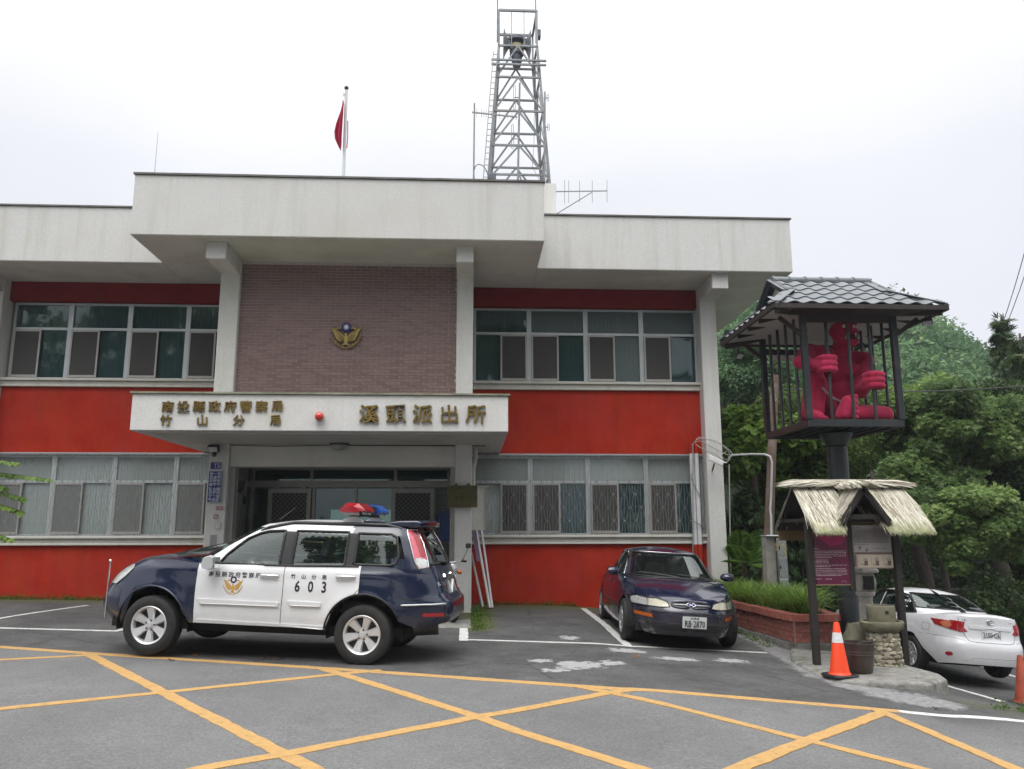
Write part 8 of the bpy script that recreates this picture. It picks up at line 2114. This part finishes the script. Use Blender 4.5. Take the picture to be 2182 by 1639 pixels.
# --- long grassy leaves in the planter
def blades(name, roots, mat, parent=None, kind='stuff'):
    V, Q, T = [], [], []
    for (p, L, dr, lean, w) in roots:
        d = Vector((math.cos(dr), math.sin(dr), 0)); sd = Vector((-d.y, d.x, 0)); tone = random.random(); b = len(V); k = 5
        for i in range(k + 1):
            t_ = i / k; q = p + d * (L * lean * t_ ** 1.5) + Vector((0, 0, L * (t_ - .62 * lean * t_ ** 2.6)))
            ww = w * (1 - t_) ** .6 * (.5 + t_ if t_ < .5 else 1); V += [tuple(q - sd * ww), tuple(q + sd * ww + Vector((0, 0, ww * .6)))]; T += [tone] * 2
        Q += [(b + 2 * i, b + 2 * i + 1, b + 2 * i + 3, b + 2 * i + 2) for i in range(k)]
    me = np_mesh(name, np.array(V) - (np.array(ORG[root_of(parent).name]) if parent is not None else 0), np.array(Q), mat); a = me.attributes.new('v', 'FLOAT', 'POINT'); a.data.foreach_set('value', np.array(T, np.float32)); return link(name, me, parent, kind)
rt = []
for k in range(260):
    f = random.random(); y = -.7 - 4.0 * f; xa = 4.72 + (.12 * max(0, (f - .45) / .55)); xb = 6.0 - .55 * f - .12
    if k % 3 == 0: x = xa + .12 + random.random() * .25
    else: x = random.uniform(xa + .1, xb)
    c = Vector((x, y, PZC - .08)); big = 1.15 if f > .72 else 1.0
    for j in range(15):
        rt.append((c + Vector((random.gauss(0, .035), random.gauss(0, .035), 0)), random.uniform(.34, .68) * big, random.uniform(0, 6.283), random.uniform(.4, 1.05), random.uniform(.005, .010)))
blades('ornamental_grass', rt, L_GRASS)
# weeds along the foot of the walls, moss tufts by the porch slab and the pad
wl, wn = [], []
for k in range(900):
    r = random.random()
    if r < .5: x = -11 + 3.6 * random.random() ** .7 * 1.6; y = -.02 - abs(random.gauss(0, .10))
    elif r < .7: x = .05 + abs(random.gauss(0, .12)); y = random.uniform(-4.2, -1.2)
    elif r < .82: x = random.uniform(.1, 2.2); y = -.02 - abs(random.gauss(0, .05))
    elif r < .9: x, y = 4.52 + random.gauss(0, .06), random.uniform(-4.6, -2.5)
    else:
        f = random.random(); x, y = 5.5 + 1.0 * f + random.gauss(0, .07), -8.45 - .9 * f + random.gauss(0, .06)
    s = random.uniform(.3, 1); wl.append((x, y, gh(x, y) + .005)); wn.append(s)
Pw = np.repeat(np.array(wl), 9, 0) + RNG.normal(0, .03, (len(wl) * 9, 3)) * np.array([1, 1, 0]); Pw[:, 2] += RNG.random(len(Pw)) ** 2 * .10 * np.repeat(wn, 9)
leaves('weeds', Pw, rdir(len(Pw)) + np.array([0, 0, .9]), rdir(len(Pw)) + np.array([0, 0, .6]), .026 * RNG.uniform(.6, 1.4, len(Pw)), L_VINE, RNG.uniform(0, .75, len(Pw)), kind='stuff')
# --- branches reaching in at the left edge from a young tree just outside the view
lb0 = PD(-230, 1330, 10.5); lb0.z = gh(lb0.x, lb0.y); lt = thing('young_tree', 'young tree with bright green leaflets reaching in at the left edge', 'tree', lb0)
m = MB(); top_l = PD(-220, 860, 10.5); m.tube([lb0 - Vector((0, 0, .1)), lb0.lerp(top_l, .5), top_l], [.05, .04, .02], 8)
P_, D_, N_l, S_, T_l = [], [], [], [], []
for (x0, y0_), (x1, y1_) in (((-215, 1000), (100, 1020)), ((-215, 1010), (48, 1060)), ((-215, 980), (35, 985)), ((-210, 1090), (22, 1148)), ((-215, 1030), (42, 1088)), ((-215, 940), (-40, 880)), ((-215, 900), (-120, 820)), ((-210, 1060), (-60, 1120)), ((-215, 1000), (5, 1035))):
    a, b = PD(x0, y0_, 10.5), PD(x1, y1_, 10.2); md = (a + b) / 2 + Vector((0, 0, .08)); pts = [(1 - t_) ** 2 * a + 2 * t_ * (1 - t_) * md + t_ * t_ * b for t_ in np.linspace(0, 1, 26).tolist()]; m.tube(pts, [.010 * (1 - .8 * i / 25) for i in range(26)], 5)
    for i in range(9, 26):
        d = (pts[min(25, i + 1)] - pts[i - 1]).normalized(); sd = d.cross(Vector((0, 0, 1))).normalized()
        for s in (-1, 1, .2):
            P_.append(tuple(pts[i])); D_.append(tuple(sd * s + d * .7 + Vector((0, random.uniform(-.4, .4), -.5)))); N_l.append((random.gauss(0, .3), random.gauss(-.3, .3), 1)); S_.append(random.uniform(.08, .145)); T_l.append(random.uniform(.35, 1))
m.build('trunk', BARK, lt, smooth=180); leaves('crown', P_, D_, N_l, np.array(S_), L_VINE, np.array(T_l), lt, 'rhomb')
# --- the row of trees across the road, behind the viewpoint (they show in the windows and the paintwork)
for k, (x, y, h_) in enumerate(((-25, -25, 15), (-18, -28, 17.5), (-11, -26.5, 18), (-4, -28.5, 19), (3, -27, 18), (10, -29, 18.5), (17, -27, 17), (24, -27, 16))):
    tree('roadside_tree', ('leftmost', 'second', 'third', 'fourth', 'fifth', 'sixth', 'seventh', 'rightmost')[k] + ' broad tree across the road opposite the police station', (x, y, gh(x, y)), (x + .3, y, h_ * .55), .25, clumps_in((x, y, h_ * .58), (3.9, 2.8, h_ * .40), 46, 1.05, (.1, .8), 60 + k), 11000, .42, L_MID, 'rhomb', 'trees across the road')
foliage('roadside_undergrowth', [((x, -24.5 + .8 * math.sin(x), .6), (1.3, .9, 1.4), .3) for x in np.arange(-30, 28, 1.6)], 9000, .35, L_DARK, kind='stuff', shell=.4)

# ------------------------------------------------------------------ thin mountain haze
hz = NT('haze'); hz.t.nodes.remove(hz.b); pv = hz.n('ShaderNodeVolumePrincipled'); pv.inputs['Color'].default_value = (.86, .90, .96, 1); pv.inputs['Density'].default_value = .0007; pv.inputs['Anisotropy'].default_value = .2
hz.l(pv.outputs[0], hz.out.inputs['Volume'])
MB().box((-340, -180, -9), (340, 340, 34)).build('haze', hz.m, kind='stuff')
SC.cycles.volume_bounces = 0; SC.cycles.volume_step_rate = 4; SC.cycles.volume_max_steps = 64
